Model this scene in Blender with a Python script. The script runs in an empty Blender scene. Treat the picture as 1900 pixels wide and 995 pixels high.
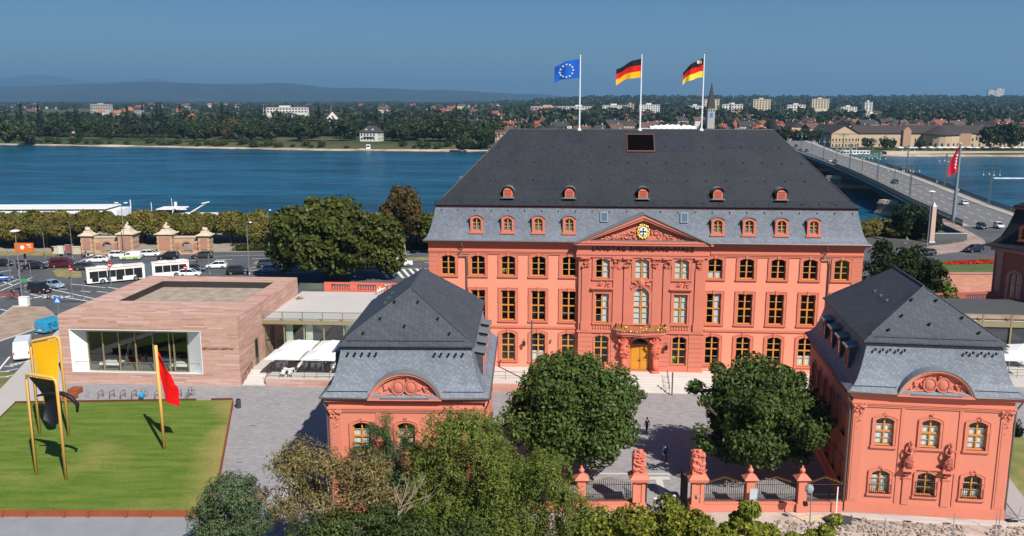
import bpy, bmesh, math, random
import numpy as np
from mathutils import Vector, Matrix, noise
random.seed(7); R = math.radians; PI = math.pi
SC = bpy.context.scene; COL = SC.collection

# ---------------------------------------------------------------- camera
FPX, CXP, CYP, HOR, CAMH = 1620.0, 950.0, 497.5, 188.0, 33.0
PITCH = math.atan((CYP - HOR) / FPX)
cd = bpy.data.cameras.new('camera'); cam = bpy.data.objects.new('camera', cd); COL.objects.link(cam)
cam.location = (0, 0, CAMH); cam.rotation_euler = (PI / 2 - PITCH, 0, 0)
cd.sensor_width = 36; cd.lens = 36 * FPX / 1900; cd.clip_start = .5; cd.clip_end = 90000
SC.camera = cam
# ---------------------------------------------------------------- sky and sun
SUN_AZ, SUN_EL = 148.5, 43.0
w = bpy.data.worlds.new('World'); SC.world = w; w.use_nodes = True
nt = w.node_tree; bg = nt.nodes['Background']
sky = nt.nodes.new('ShaderNodeTexSky'); sky.sky_type = 'NISHITA'; sky.sun_disc = False
sky.sun_elevation = R(SUN_EL); sky.sun_rotation = R(SUN_AZ); sky.altitude = 100
sky.air_density = 1.0; sky.dust_density = 0.3; sky.ozone_density = 4.0
hs = nt.nodes.new('ShaderNodeHueSaturation'); hs.inputs['Saturation'].default_value = 1.18; hs.inputs['Value'].default_value = 1.0
nt.links.new(sky.outputs[0], hs.inputs['Color']); tn = nt.nodes.new('ShaderNodeVectorMath'); tn.operation = 'MULTIPLY'; tn.inputs[1].default_value = (.58,.76,.95)
nt.links.new(hs.outputs[0], tn.inputs[0]); nt.links.new(tn.outputs[0], bg.inputs[0])
bg.inputs[1].default_value = 0.05
sl = bpy.data.lights.new('sun', 'SUN'); sl.energy = 5.0; sl.angle = R(.55); sl.color = (1, .95, .87)
so = bpy.data.objects.new('sun', sl); COL.objects.link(so)
sd = Vector((math.sin(R(SUN_AZ)) * math.cos(R(SUN_EL)), math.cos(R(SUN_AZ)) * math.cos(R(SUN_EL)), math.sin(R(SUN_EL))))
so.rotation_euler = sd.to_track_quat('Z', 'Y').to_euler(); so.location = (40, -60, 90)
vs = SC.view_settings; SC.display_settings.display_device = 'sRGB'
vs.view_transform = 'Standard'; vs.look = 'None'; vs.exposure = 0.42; vs.gamma = 1; vs.use_curve_mapping = False
cy = SC.cycles; cy.use_denoising = True; cy.max_bounces = 6; cy.diffuse_bounces = 2; cy.glossy_bounces = 3
cy.transparent_max_bounces = 12; cy.transmission_bounces = 4; cy.volume_bounces = 0; cy.sample_clamp_indirect = 4
cy.caustics_reflective = False; cy.caustics_refractive = False; cy.use_adaptive_sampling = True

# ---------------------------------------------------------------- placing: a point of the ground as surveyed from the viewpoint
def G(x, y, z=0.0):
    c, s = math.cos(PITCH), math.sin(PITCH)
    dx, dy, dz = x - CXP, FPX * c - (y - CYP) * s, -FPX * s - (y - CYP) * c
    t = (z - CAMH) / dz
    return Vector((dx * t, dy * t, z))
def GY(x, y, Y):
    c, s = math.cos(PITCH), math.sin(PITCH)
    dx, dy, dz = x - CXP, FPX * c - (y - CYP) * s, -FPX * s - (y - CYP) * c
    t = Y / dy
    return Vector((dx * t, Y, CAMH + dz * t))

# ---------------------------------------------------------------- mesh builder
class MB:
    def __init__(s): s.v = []; s.f = []; s.m = []; s.T = None
    def vt(s, p):
        p = Vector(p)
        if s.T: p = s.T @ p
        s.v.append(p[:]); return len(s.v) - 1
    def face(s, pts, m=0):
        s.f.append([s.vt(p) for p in pts]); s.m.append(m)
    def idx(s, ids, m=0): s.f.append(list(ids)); s.m.append(m)
    def box(s, x0, x1, y0, y1, z0, z1, m=0):
        i = [s.vt(p) for p in ((x0,y0,z0),(x1,y0,z0),(x1,y1,z0),(x0,y1,z0),(x0,y0,z1),(x1,y0,z1),(x1,y1,z1),(x0,y1,z1))]
        for q in ((0,1,5,4),(1,2,6,5),(2,3,7,6),(3,0,4,7),(4,5,6,7),(3,2,1,0)): s.idx([i[k] for k in q], m)
        return s
    def frustum(s, cx, cy, z0, z1, a0, b0, a1, b1, m=0):
        i = [s.vt(p) for p in ((cx-a0,cy-b0,z0),(cx+a0,cy-b0,z0),(cx+a0,cy+b0,z0),(cx-a0,cy+b0,z0),(cx-a1,cy-b1,z1),(cx+a1,cy-b1,z1),(cx+a1,cy+b1,z1),(cx-a1,cy+b1,z1))]
        for q in ((0,1,5,4),(1,2,6,5),(2,3,7,6),(3,0,4,7),(4,5,6,7),(3,2,1,0)): s.idx([i[k] for k in q], m)
        return s
    def tube(s, pts, rad, n=6, m=0, cap=True):
        pts = [Vector(p) for p in pts]
        if not hasattr(rad, '__len__'): rad = [rad] * len(pts)
        rings = []
        for k, p in enumerate(pts):
            d = (pts[min(k+1, len(pts)-1)] - pts[max(k-1, 0)])
            d = d.normalized() if d.length > 1e-9 else Vector((0,0,1))
            a = d.cross(Vector((0,0,1)) if abs(d.z) < .9 else Vector((1,0,0))).normalized(); b = d.cross(a)
            rings.append([s.vt(p + (a * math.cos(2*PI*j/n) + b * math.sin(2*PI*j/n)) * rad[k]) for j in range(n)])
        for k in range(len(rings)-1):
            for j in range(n): s.idx((rings[k][j], rings[k][(j+1)%n], rings[k+1][(j+1)%n], rings[k+1][j]), m)
        if cap: s.idx(rings[0][::-1], m); s.idx(rings[-1], m)
        return s
    def lathe(s, c, prof, n=10, m=0):
        rings = []
        for r, z in prof: rings.append([s.vt((c[0]+r*math.cos(2*PI*j/n), c[1]+r*math.sin(2*PI*j/n), c[2]+z)) for j in range(n)])
        for k in range(len(rings)-1):
            for j in range(n): s.idx((rings[k][j], rings[k][(j+1)%n], rings[k+1][(j+1)%n], rings[k+1][j]), m)
        s.idx(rings[0][::-1], m); s.idx(rings[-1], m); return s
    def loft(s, rings, m=0, cap=True, closed=True):
        R_ = [[s.vt(p) for p in r] for r in rings]; n = len(R_[0])
        for k in range(len(R_)-1):
            for j in range(n if closed else n-1): s.idx((R_[k][j], R_[k][(j+1)%n], R_[k+1][(j+1)%n], R_[k+1][j]), m)
        if cap: s.idx(R_[0][::-1], m); s.idx(R_[-1], m)
        return s
    def prism(s, out, y0, y1, m=0, axis='y'):
        P = (lambda a, b, c: (a, c, b)) if axis == 'y' else ((lambda a, b, c: (c, a, b)) if axis == 'x' else (lambda a, b, c: (a, b, c)))
        A = [s.vt(P(a, b, y0)) for a, b in out]; B = [s.vt(P(a, b, y1)) for a, b in out]; n = len(out)
        s.idx(A, m); s.idx(B[::-1], m)
        for j in range(n): s.idx((A[(j+1)%n], A[j], B[j], B[(j+1)%n]), m)
        return s
    def ring(s, inn, out, y0, y1, m=0):
        n = len(inn)
        I0 = [s.vt((a, y0, b)) for a, b in inn]; O0 = [s.vt((a, y0, b)) for a, b in out]
        I1 = [s.vt((a, y1, b)) for a, b in inn]; O1 = [s.vt((a, y1, b)) for a, b in out]
        for j in range(n):
            k = (j+1) % n
            s.idx((O0[j], O0[k], I0[k], I0[j]), m); s.idx((O0[k], O0[j], O1[j], O1[k]), m); s.idx((I0[j], I0[k], I1[k], I1[j]), m)
        return s
    def lump(s, c, r, m=0, seed=0, n=7, k=5, amp=.25):
        rings = []
        for i in range(k+1):
            ph = PI * i / k
            row = []
            for j in range(n):
                th = 2*PI*j/n
                d = Vector((math.sin(ph)*math.cos(th), math.sin(ph)*math.sin(th), math.cos(ph)))
                q = 1 + amp * noise.noise(d*1.7 + Vector((seed*3.1, seed*1.7, seed*.9)))
                row.append((c[0]+d.x*r[0]*q, c[1]+d.y*r[1]*q, c[2]+d.z*r[2]*q))
            rings.append(row)
        return s.loft(rings[::-1], m, cap=False)
    def mesh(s, name, mats, smooth=False):
        me = bpy.data.meshes.new(name); me.from_pydata(s.v, [], s.f)
        for mt in (mats if isinstance(mats, (list, tuple)) else [mats]): me.materials.append(mt)
        if max(s.m, default=0) > 0: me.polygons.foreach_set('material_index', s.m)
        bm = bmesh.new(); bm.from_mesh(me); bmesh.ops.recalc_face_normals(bm, faces=bm.faces); bm.to_mesh(me); bm.free()
        if smooth: me.polygons.foreach_set('use_smooth', [True]*len(me.polygons))
        me.update(); return me
    def build(s, name, mats, parent=None, smooth=False):
        return ob(name, s.mesh(name, mats, smooth), parent)
def ob(name, data, parent=None, loc=None, rz=0):
    o = bpy.data.objects.new(name, data); COL.objects.link(o)
    if parent: o.parent = parent
    if loc is not None: o.location = loc
    if rz: o.rotation_euler = (0, 0, rz)
    return o
def tag(o, label, cat, group=None):
    o['label'] = label; o['category'] = cat
    if group: o['group'] = group
    return o
def thing(name, label, cat, loc=(0,0,0), rz=0, group=None):
    o = ob(name, None, None, loc, rz); o.empty_display_size = .2
    return tag(o, label, cat, group)
def struct(o): o['kind'] = 'structure'; return o
def stuff(o): o['kind'] = 'stuff'; return o
def dup(o, loc, rz=0, label=None, group=None, scale=None, parent=None):
    c = o.copy(); COL.objects.link(c); c.parent = parent; c.location = loc; c.rotation_euler = (0, 0, rz)
    if scale is not None: c.scale = scale if hasattr(scale, '__len__') else (scale,)*3
    if label: c['label'] = label
    if group: c['group'] = group
    for ch in list(o.children):
        d = ch.copy(); COL.objects.link(d); d.parent = c
        for g in list(ch.children):
            e = g.copy(); COL.objects.link(e); e.parent = d
    return c

# ---------------------------------------------------------------- materials
def lin(r, g, b): return tuple((c/255/12.92 if c/255 <= .04045 else ((c/255+.055)/1.055)**2.4) for c in (r, g, b))
MATS = {}
def M(name, base, rough=.85, var=.12, sc=.6, fine=.08, fsc=9., bump=0., bsc=12., metal=0., spec=.25, coat=0, rnd=0., stretch=None, emit=0):
    m = bpy.data.materials.new(name); m.use_nodes = True; n = m.node_tree; L = n.links
    b = n.nodes['Principled BSDF']; MATS[name] = m
    b.inputs['Roughness'].default_value = rough; b.inputs['Metallic'].default_value = metal
    b.inputs['Specular IOR Level'].default_value = spec; b.inputs['Coat Weight'].default_value = coat
    tc = n.nodes.new('ShaderNodeTexCoord'); vec = tc.outputs['Object']
    if stretch:
        mp = n.nodes.new('ShaderNodeMapping'); mp.inputs['Scale'].default_value = stretch; L.new(vec, mp.inputs[0]); vec = mp.outputs[0]
    def nz(scale, det):
        t = n.nodes.new('ShaderNodeTexNoise'); t.inputs['Scale'].default_value = scale; t.inputs['Detail'].default_value = det
        L.new(vec, t.inputs['Vector']); return t.outputs[0]
    def mth(op, a, bb):
        t = n.nodes.new('ShaderNodeMath'); t.operation = op
        for i, q in enumerate((a, bb)):
            if isinstance(q, (int, float)): t.inputs[i].default_value = q
            else: L.new(q, t.inputs[i])
        return t.outputs[0]
    f = mth('ADD', mth('MULTIPLY', nz(sc, 4), 2*var), 1 - var - fine)
    f = mth('ADD', f, mth('MULTIPLY', nz(fsc, 2), 2*fine))
    if rnd:
        oi = n.nodes.new('ShaderNodeObjectInfo'); f = mth('MULTIPLY', f, mth('ADD', mth('MULTIPLY', oi.outputs['Random'], 2*rnd), 1-rnd))
    vm = n.nodes.new('ShaderNodeVectorMath'); vm.operation = 'SCALE'; vm.inputs[0].default_value = base[:3]; L.new(f, vm.inputs['Scale'])
    L.new(vm.outputs[0], b.inputs['Base Color'])
    m['f'] = 1
    if bump:
        bp = n.nodes.new('ShaderNodeBump'); bp.inputs['Strength'].default_value = bump; bp.inputs['Distance'].default_value = .05
        L.new(nz(bsc, 3), bp.inputs['Height']); L.new(bp.outputs[0], b.inputs['Normal'])
    return m
def two(name, c1, c2, sc, lo=.4, hi=.6, rough=.9, fine=.1, fsc=12., spec=.2, stretch=None, bump=0, bsc=10, det=5):
    """two colours mixed by a noise pattern"""
    m = M(name, (1,1,1), rough, 0, 1, fine, fsc, bump, bsc, spec=spec); n = m.node_tree; L = n.links
    vm = [x for x in n.nodes if x.type == 'VECT_MATH'][0]
    tc = [x for x in n.nodes if x.type == 'TEX_COORD'][0]; vec = tc.outputs['Object']
    if stretch:
        mp = n.nodes.new('ShaderNodeMapping'); mp.inputs['Scale'].default_value = stretch; L.new(vec, mp.inputs[0]); vec = mp.outputs[0]
    t = n.nodes.new('ShaderNodeTexNoise'); t.inputs['Scale'].default_value = sc; t.inputs['Detail'].default_value = det; L.new(vec, t.inputs['Vector'])
    r = n.nodes.new('ShaderNodeValToRGB'); r.color_ramp.elements[0].position = lo; r.color_ramp.elements[1].position = hi
    r.color_ramp.elements[0].color = (*c1, 1); r.color_ramp.elements[1].color = (*c2, 1)
    L.new(t.outputs[0], r.inputs[0]); L.new(r.outputs[0], vm.inputs[0]); return m
def slate(name, base, var=.17, spec=.3, rough=.6, sx=3.4, sz=5.5, mort=.75):
    """overlapping slates in slanting courses"""
    m = M(name, base, rough, .25, .35, .12, 2.5, spec=spec); n = m.node_tree; L = n.links
    b = n.nodes['Principled BSDF']; vm = [x for x in n.nodes if x.type == 'VECT_MATH'][0]
    tc = [x for x in n.nodes if x.type == 'TEX_COORD'][0]
    sp = n.nodes.new('ShaderNodeSeparateXYZ'); L.new(tc.outputs['Object'], sp.inputs[0])
    a = n.nodes.new('ShaderNodeMath'); a.operation = 'ADD'; L.new(sp.outputs[0], a.inputs[0]); L.new(sp.outputs[1], a.inputs[1])
    k = n.nodes.new('ShaderNodeMath'); k.operation = 'MULTIPLY_ADD'; L.new(a.outputs[0], k.inputs[0]); k.inputs[1].default_value = .28; L.new(sp.outputs[2], k.inputs[2])
    cb = n.nodes.new('ShaderNodeCombineXYZ'); L.new(a.outputs[0], cb.inputs[0]); L.new(k.outputs[0], cb.inputs[1])
    br = n.nodes.new('ShaderNodeTexBrick'); L.new(cb.outputs[0], br.inputs['Vector'])
    br.inputs['Scale'].default_value = 1; br.inputs['Brick Width'].default_value = 1/sx; br.inputs['Row Height'].default_value = 1/sz
    br.inputs['Mortar Size'].default_value = .018; br.inputs['Mortar Smooth'].default_value = .4; br.inputs['Bias'].default_value = -.1
    lo, hi = 1-var, 1+var
    br.inputs['Color1'].default_value = (lo,lo,lo,1); br.inputs['Color2'].default_value = (hi,hi,hi,1); br.inputs['Mortar'].default_value = (mort*.8,)*3+(1,)
    mu = n.nodes.new('ShaderNodeVectorMath'); mu.operation = 'MULTIPLY'; L.new(vm.outputs[0], mu.inputs[0]); L.new(br.outputs['Color'], mu.inputs[1])
    L.new(mu.outputs[0], b.inputs['Base Color'])
    bp = n.nodes.new('ShaderNodeBump'); bp.inputs['Strength'].default_value = .5; bp.inputs['Distance'].default_value = .03
    L.new(br.outputs['Color'], bp.inputs['Height']); L.new(bp.outputs[0], b.inputs['Normal']); return m
def brick(name, c1, c2, mortar, bw, rh, axes='xz', ms=.02, rough=.9, vary=.12):
    m = M(name, (1,1,1), rough, vary, .25, .06, 8.); n = m.node_tree; L = n.links
    b = n.nodes['Principled BSDF']; vm = [x for x in n.nodes if x.type == 'VECT_MATH'][0]
    tc = [x for x in n.nodes if x.type == 'TEX_COORD'][0]
    vec = tc.outputs['Object']
    if axes == 'xz':
        sp = n.nodes.new('ShaderNodeSeparateXYZ'); L.new(vec, sp.inputs[0])
        a = n.nodes.new('ShaderNodeMath'); a.operation = 'ADD'; L.new(sp.outputs[0], a.inputs[0]); L.new(sp.outputs[1], a.inputs[1])
        cb = n.nodes.new('ShaderNodeCombineXYZ'); L.new(a.outputs[0], cb.inputs[0]); L.new(sp.outputs[2], cb.inputs[1]); vec = cb.outputs[0]
    br = n.nodes.new('ShaderNodeTexBrick'); L.new(vec, br.inputs['Vector']); br.inputs['Scale'].default_value = 1
    br.inputs['Brick Width'].default_value = bw; br.inputs['Row Height'].default_value = rh; br.inputs['Mortar Size'].default_value = ms
    br.inputs['Color1'].default_value = (*c1,1); br.inputs['Color2'].default_value = (*c2,1); br.inputs['Mortar'].default_value = (*mortar,1)
    L.new(br.outputs['Color'], vm.inputs[0]); return m
def glass(name, tint=(.55,.6,.6), refl=.28):
    m = bpy.data.materials.new(name); m.use_nodes = True; n = m.node_tree; L = n.links; MATS[name] = m
    o = n.nodes['Material Output']; n.nodes.remove(n.nodes['Principled BSDF'])
    t = n.nodes.new('ShaderNodeBsdfTransparent'); t.inputs[0].default_value = (*tint,1)
    g = n.nodes.new('ShaderNodeBsdfGlossy'); g.inputs[0].default_value = (.9,.93,.95,1); g.inputs['Roughness'].default_value = .03
    f = n.nodes.new('ShaderNodeLayerWeight'); f.inputs[0].default_value = .5
    pw = n.nodes.new('ShaderNodeMath'); pw.operation = 'POWER'; L.new(f.outputs['Facing'], pw.inputs[0]); pw.inputs[1].default_value = 4.0
    a = n.nodes.new('ShaderNodeMath'); a.operation = 'MULTIPLY_ADD'; L.new(pw.outputs[0], a.inputs[0]); a.inputs[1].default_value = .9; a.inputs[2].default_value = refl*.25
    tc = n.nodes.new('ShaderNodeTexCoord'); nz = n.nodes.new('ShaderNodeTexNoise'); nz.inputs['Scale'].default_value = .9; L.new(tc.outputs['Object'], nz.inputs[0])
    bp = n.nodes.new('ShaderNodeBump'); bp.inputs['Strength'].default_value = .04; L.new(nz.outputs[0], bp.inputs['Height']); L.new(bp.outputs[0], g.inputs['Normal'])
    mx = n.nodes.new('ShaderNodeMixShader'); L.new(a.outputs[0], mx.inputs[0]); L.new(t.outputs[0], mx.inputs[1]); L.new(g.outputs[0], mx.inputs[2]); L.new(mx.outputs[0], o.inputs[0])
    return m
def leafm(name, c, rnd=.12, trans=.25):
    """leaf: diffuse with some light passing through, tone varied leaf clump by leaf clump"""
    m = M(name, c, .55, .38, .55, .25, 3.5, spec=.25, rnd=rnd); n = m.node_tree; L = n.links
    b = n.nodes['Principled BSDF']; o = n.nodes['Material Output']; vm = [x for x in n.nodes if x.type == 'VECT_MATH'][0]
    t = n.nodes.new('ShaderNodeBsdfTranslucent'); L.new(vm.outputs[0], t.inputs[0])
    mx = n.nodes.new('ShaderNodeMixShader'); mx.inputs[0].default_value = trans
    L.new(b.outputs[0], mx.inputs[1]); L.new(t.outputs[0], mx.inputs[2]); L.new(mx.outputs[0], o.inputs[0]); return m

pink = M('pink_render', (.80,.285,.185), .85, .05, .4, .03, 6)
rose = M('rose_trim', (.60,.185,.118), .85, .08, .5, .05, 6)
rose2 = M('rose_wall', (.60,.19,.128), .85, .07, .35, .04, 5)
pavpink = M('pavilion_render', (.66,.228,.15), .85, .07, .35, .05, 6)
pavtrim = M('pavilion_trim', (.63,.21,.138), .85, .08, .5, .05, 6)
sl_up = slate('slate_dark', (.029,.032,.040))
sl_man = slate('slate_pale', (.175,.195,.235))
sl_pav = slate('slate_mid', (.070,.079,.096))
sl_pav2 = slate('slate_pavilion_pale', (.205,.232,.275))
lead = M('lead_sheet', (.22,.24,.26), .45, .2, 1., .1, 8, metal=.3)
ochre = M('ochre_wood', (.62,.26,.05), .5, .1, 1., .05, 10)
doorwood = M('door_oak', (.62,.27,.03), .45, .1, 1., .08, 10)
gl = glass('window_glass', (.86,.9,.9), .3)
gl2 = glass('hall_glass', (.82,.88,.84), .4)
dark = M('interior_dark', (.012,.011,.012), .9, .3, .3)
curtain = M('white_curtain', (.75,.77,.76), .8, .08, 1, .1, 14, stretch=(6,6,.2))
gold = M('gilding', (.95,.60,.12), .3, .15, 4, .1, 20, metal=.8)
white = M('white_paint', (.80,.80,.79), .5, .05, .8, .03, 9)
black = M('black_paint', (.015,.015,.017), .4, .2, 1)
iron = M('wrought_iron', (.025,.022,.025), .5, .2, 2)
steel = M('galvanised_steel', (.34,.36,.38), .4, .12, 2, .05, 9, metal=.6)
greym = M('grey_paint', (.28,.30,.31), .5, .1, 1)
zinc = M('zinc_pipe', (.16,.13,.12), .5, .2, 2, metal=.3)
bronze = M('bronze_frame', (.35,.29,.17), .4, .12, 1, metal=.4)
asphalt = two('asphalt', (.078,.082,.09), (.125,.128,.135), .12, .35, .7, .92, .14, 6., det=8)
paving = brick('grey_paving', (.27,.255,.262), (.345,.33,.335), (.24,.23,.235), .55, .28, axes='xy', ms=.015, vary=.10)
pavlight = M('pale_paving', (.52,.49,.46), .85, .10, .25, .06, 5.)
concrete = M('concrete', (.48,.46,.43), .85, .12, .4, .06, 5.)
roadpaint = M('road_paint', (.72,.72,.70), .7, .12, .8, .15, 6.)
gravel = two('gravel_soil', (.30,.21,.15), (.42,.32,.25), .5, .35, .65, .95, .2, 5.)
dirtm = two('building_site_ground', (.40,.32,.27), (.62,.52,.45), .35, .35, .68, .95, .18, 4., bump=.4, bsc=3)
corten = M('corten_steel', (.29,.075,.03), .7, .3, .7, .12, 7)
cortend = M('corten_dark', (.12,.04,.022), .7, .3, .9, .12, 7)
bark = two('bark', (.10,.07,.05), (.17,.13,.10), 1.2, .4, .65, .95, .15, 8, bump=.5, bsc=6)
barkpale = two('pale_bark', (.28,.22,.15), (.42,.35,.25), .9, .4, .65, .95, .15, 8, bump=.4, bsc=6)
tyre = M('tyre_rubber', (.018,.018,.018), .8, .2, 3)
rim = M('wheel_rim', (.45,.46,.48), .35, .1, 3, metal=.8)
carglass = M('car_glass', (.012,.014,.017), .06, .1, 1, spec=.6)
headl = M('headlamp', (.75,.77,.8), .15, .1, 6, spec=.6)
taill = M('taillamp', (.45,.02,.015), .2, .1, 6, spec=.6)
skin = M('skin', (.50,.27,.18), .6, .08, 4)
hair = M('dark_hair', (.02,.014,.01), .7, .2, 8)
# ================================================================ SETTING
def sheet(name, pts, z, mat, thick=0.0, parent=None):
    b = MB(); P = [(p[0], p[1]) for p in pts]
    if thick: b.prism(P, z - thick, z, axis='z')
    else: b.face([(x, y, z) for x, y in P])
    return b.build(name, mat, parent)
def area(name, pts, z, mat, thick=0.0): return struct(sheet(name, pts, z, mat, thick))
def rect(x0, x1, y0, y1): return [(x0,y0),(x1,y0),(x1,y1),(x0,y1)]
QUAY = 236.0; WATER = -6.0
soil = two('park_grass', (.10,.13,.035), (.22,.19,.08), .25, .35, .7, .95, .2, 5.)
b = MB(); b.face([(-900,-200,-.03),(900,-200,-.03),(900,QUAY,-.03),(-900,QUAY,-.03)]); b.face([(-900,QUAY,-.03),(900,QUAY,-.03),(900,QUAY+3,-7),(-900,QUAY+3,-7)])
struct(b.build('ground', soil))
road = area('road', rect(-400, 150, 104, 197), 0.0, asphalt)
# street frame: origin, direction
SU = Vector((math.cos(R(9)), math.sin(R(9)), 0)); SN = Vector((-SU.y, SU.x, 0)); SO = Vector((-60, 168, 0))
def st(s, n, z=0): return SO + SU*s + SN*n + Vector((0,0,z))
def spoly(s0, s1, n0, n1): return [st(s0,n0)[:2], st(s1,n0)[:2], st(s1,n1)[:2], st(s0,n1)[:2]]
kerbm = M('kerb_stone', (.42,.40,.38), .9, .1, .6)
drygrass = two('dry_grass', (.20,.17,.06), (.34,.27,.13), .6, .35, .65, .95, .2, 6.)
area('courtyard_paving', [(-56,62),(62,62),(62,127),(-28,127),(-54,127)], .014, paving)
promen = two('promenade_gravel', (.27,.22,.17), (.36,.30,.24), .12, .35, .65, .95, .12, 4.)
area('promenade', [(-400,191),(-90,190.5),(40,197),(40,QUAY-.3),(-400,QUAY-.3)], .10, promen, .14)
area('verge_grass', [(-300,186.5),(-98,187.3),(-98,191.5),(-300,191)], .14, drygrass, .18)
area('median', spoly(8, 100, 7.6, 10.2), .13, drygrass, .14)
area('traffic_island', [G(x,y)[:2] for x,y in ((97,505),(108,500),(150,505),(152,514),(128,517),(105,514))], .13, drygrass, .14)
area('gravel_plot', [G(x,y)[:2] for x,y in ((-60,690),(-60,600),(0,588),(24,570),(84,570),(110,590),(110,604),(68,611),(0,634))], .10, gravel, .11)
area('pavement', [G(x,y)[:2] for x,y in ((-260,1000),(-60,784),(5,719),(57,663),(108,613),(116,600),(120,745),(30,749),(-60,860),(-200,1000))], .11, M('pavement_slabs', (.46,.43,.40), .9, .08, .3, .06, 4), .10)
# kerb round the gravel plot
b = MB(); pl = [G(x,y) for x,y in ((-60,690),(0,634),(68,611),(110,604))]
for p, q in zip(pl, pl[1:]): b.tube([p+Vector((0,0,.05)), q+Vector((0,0,.05))], .12, 4)
pl = [G(x,y) for x,y in ((0,588),(24,570),(40,569))]
for p, q in zip(pl, pl[1:]): b.tube([p+Vector((0,0,.05)), q+Vector((0,0,.05))], .16, 4)
struct(b.build('kerb', kerbm))
# markings: each stripe a piece of the road
def stripe(p, q, wd=.14, z=.006):
    p = Vector(p[:2]+(0,)) if isinstance(p, tuple) else Vector((p.x,p.y,0)); q = Vector(q[:2]+(0,)) if isinstance(q, tuple) else Vector((q.x,q.y,0))
    d = (q-p).normalized(); n = Vector((-d.y, d.x, 0))*wd
    b = MB(); b.face([(p-n)+Vector((0,0,z)), (q-n)+Vector((0,0,z)), (q+n)+Vector((0,0,z)), (p+n)+Vector((0,0,z))])
    return b.build('lane_marking', roadpaint, road)
for k in range(14):
    stripe(st(-8+k*7.5, 14.3), st(-4.6+k*7.5, 14.3))
    if not 4 < k < 7: stripe(st(8+k*7, .9), st(11.4+k*7, .9)); 
    stripe(st(8+k*7, 4.2), st(11.4+k*7, 4.2))
stripe(st(6, -2.6), st(110, -2.6), .1); stripe(st(10, 7.0), st(110, 7.0), .08); stripe(st(-2,18.8), st(110,18.8), .08)
for k in range(9): stripe(G(690,500+0)+Vector((2+k*1.35, 0+k*.2,0)), G(690,500)+Vector((4.6+k*1.35,-9+k*.2,0)), .28)
MK = [((96,537),(182,556)),((98,548),(168,560)),((130,527),(196,534)),((0,513),(28,522)),((0,540),(60,515)),((0,531),(30,520)),((45,531),(60,526)),
 ((6,523),(26,530)),((44,541),(58,543)),((72,549),(88,551)),((56,546),(70,549)),((0,505),(22,501)),((80,488),(102,482)),((143,488),(160,480)),((105,536),(125,537)),((150,540),(168,542)),((180,541),(200,543)),((200,533),(230,538)),
 ((0,574),(20,578)),((0,552),(20,549)),((64,543),(98,551)),((50,556),(60,553)),((30,519),(62,522))]
for a_, c_ in MK: stripe(G(*a_), G(*c_), .13)
for x0,y0 in ((0,700),(0,690),(8,680),(18,676)):   # lane figures painted near the van
    p = G(x0,y0); stripe(p, p+Vector((1.1,.1,0)), .12); stripe(p+Vector((.5,.1,0)), p+Vector((1.5,1.3,0)), .10)
stripe(G(-30,720), G(18,662), .12); stripe(G(66,620), G(72,617), .14)
# pedestrian arrow block
for k in range(4): stripe(G(63,553)+Vector((k*1.5,0,0)), G(63,553)+Vector((k*1.5+1.0,1.6,0)), .3)
# red cycle lane piece
redl = M('cycle_lane_red', (.30,.07,.06), .9, .15, .5)
b = MB(); b.face([tuple(G(x,y,.009)) for x,y in ((-40,543),(36,545),(40,551),(-40,549))]); b.build('cycle_lane', redl, road)
# manholes, drain covers and worn patches on the asphalt
patch = M('asphalt_patch', (.06,.062,.068), .9, .15, .4)
for x0,y0,w_,d_ in ((210,527,7,2.2),(20,600,3,7),(250,490,10,1.6),(100,562,5,1.8)):
    p = G(x0,y0); b = MB(); b.face([(p.x,p.y,.003),(p.x+w_,p.y+.2,.003),(p.x+w_,p.y+d_,.003),(p.x,p.y+d_,.003)]); b.build('road_patch', patch, road)

# ---------------------------------------------------------------- river
wm = M('river_water', (.007,.070,.125), .25, 1.0, .035, 1.1, .22, spec=.5, stretch=(.2,1,1))
n = wm.node_tree; L = n.links; bs = n.nodes['Principled BSDF']
tc = [x for x in n.nodes if x.type == 'TEX_COORD'][0]
mp = n.nodes.new('ShaderNodeMapping'); mp.inputs['Scale'].default_value = (.045,.14,1); mp.inputs['Rotation'].default_value = (0,0,.12); L.new(tc.outputs['Object'], mp.inputs[0])
t1 = n.nodes.new('ShaderNodeTexNoise'); t1.inputs['Scale'].default_value = 1.6; t1.inputs['Detail'].default_value = 6; t1.inputs['Roughness'].default_value = .62; L.new(mp.outputs[0], t1.inputs[0])
bp = n.nodes.new('ShaderNodeBump'); bp.inputs['Strength'].default_value = .55; bp.inputs['Distance'].default_value = 2.2; L.new(t1.outputs[0], bp.inputs['Height']); L.new(bp.outputs[0], bs.inputs['Normal'])
bs.inputs['IOR'].default_value = 1.2
b = MB(); b.face([(-3000,QUAY+1,WATER),(3000,QUAY+1,WATER),(3000,1100,WATER),(-3000,1100,WATER)]); struct(b.build('river', wm))
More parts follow.
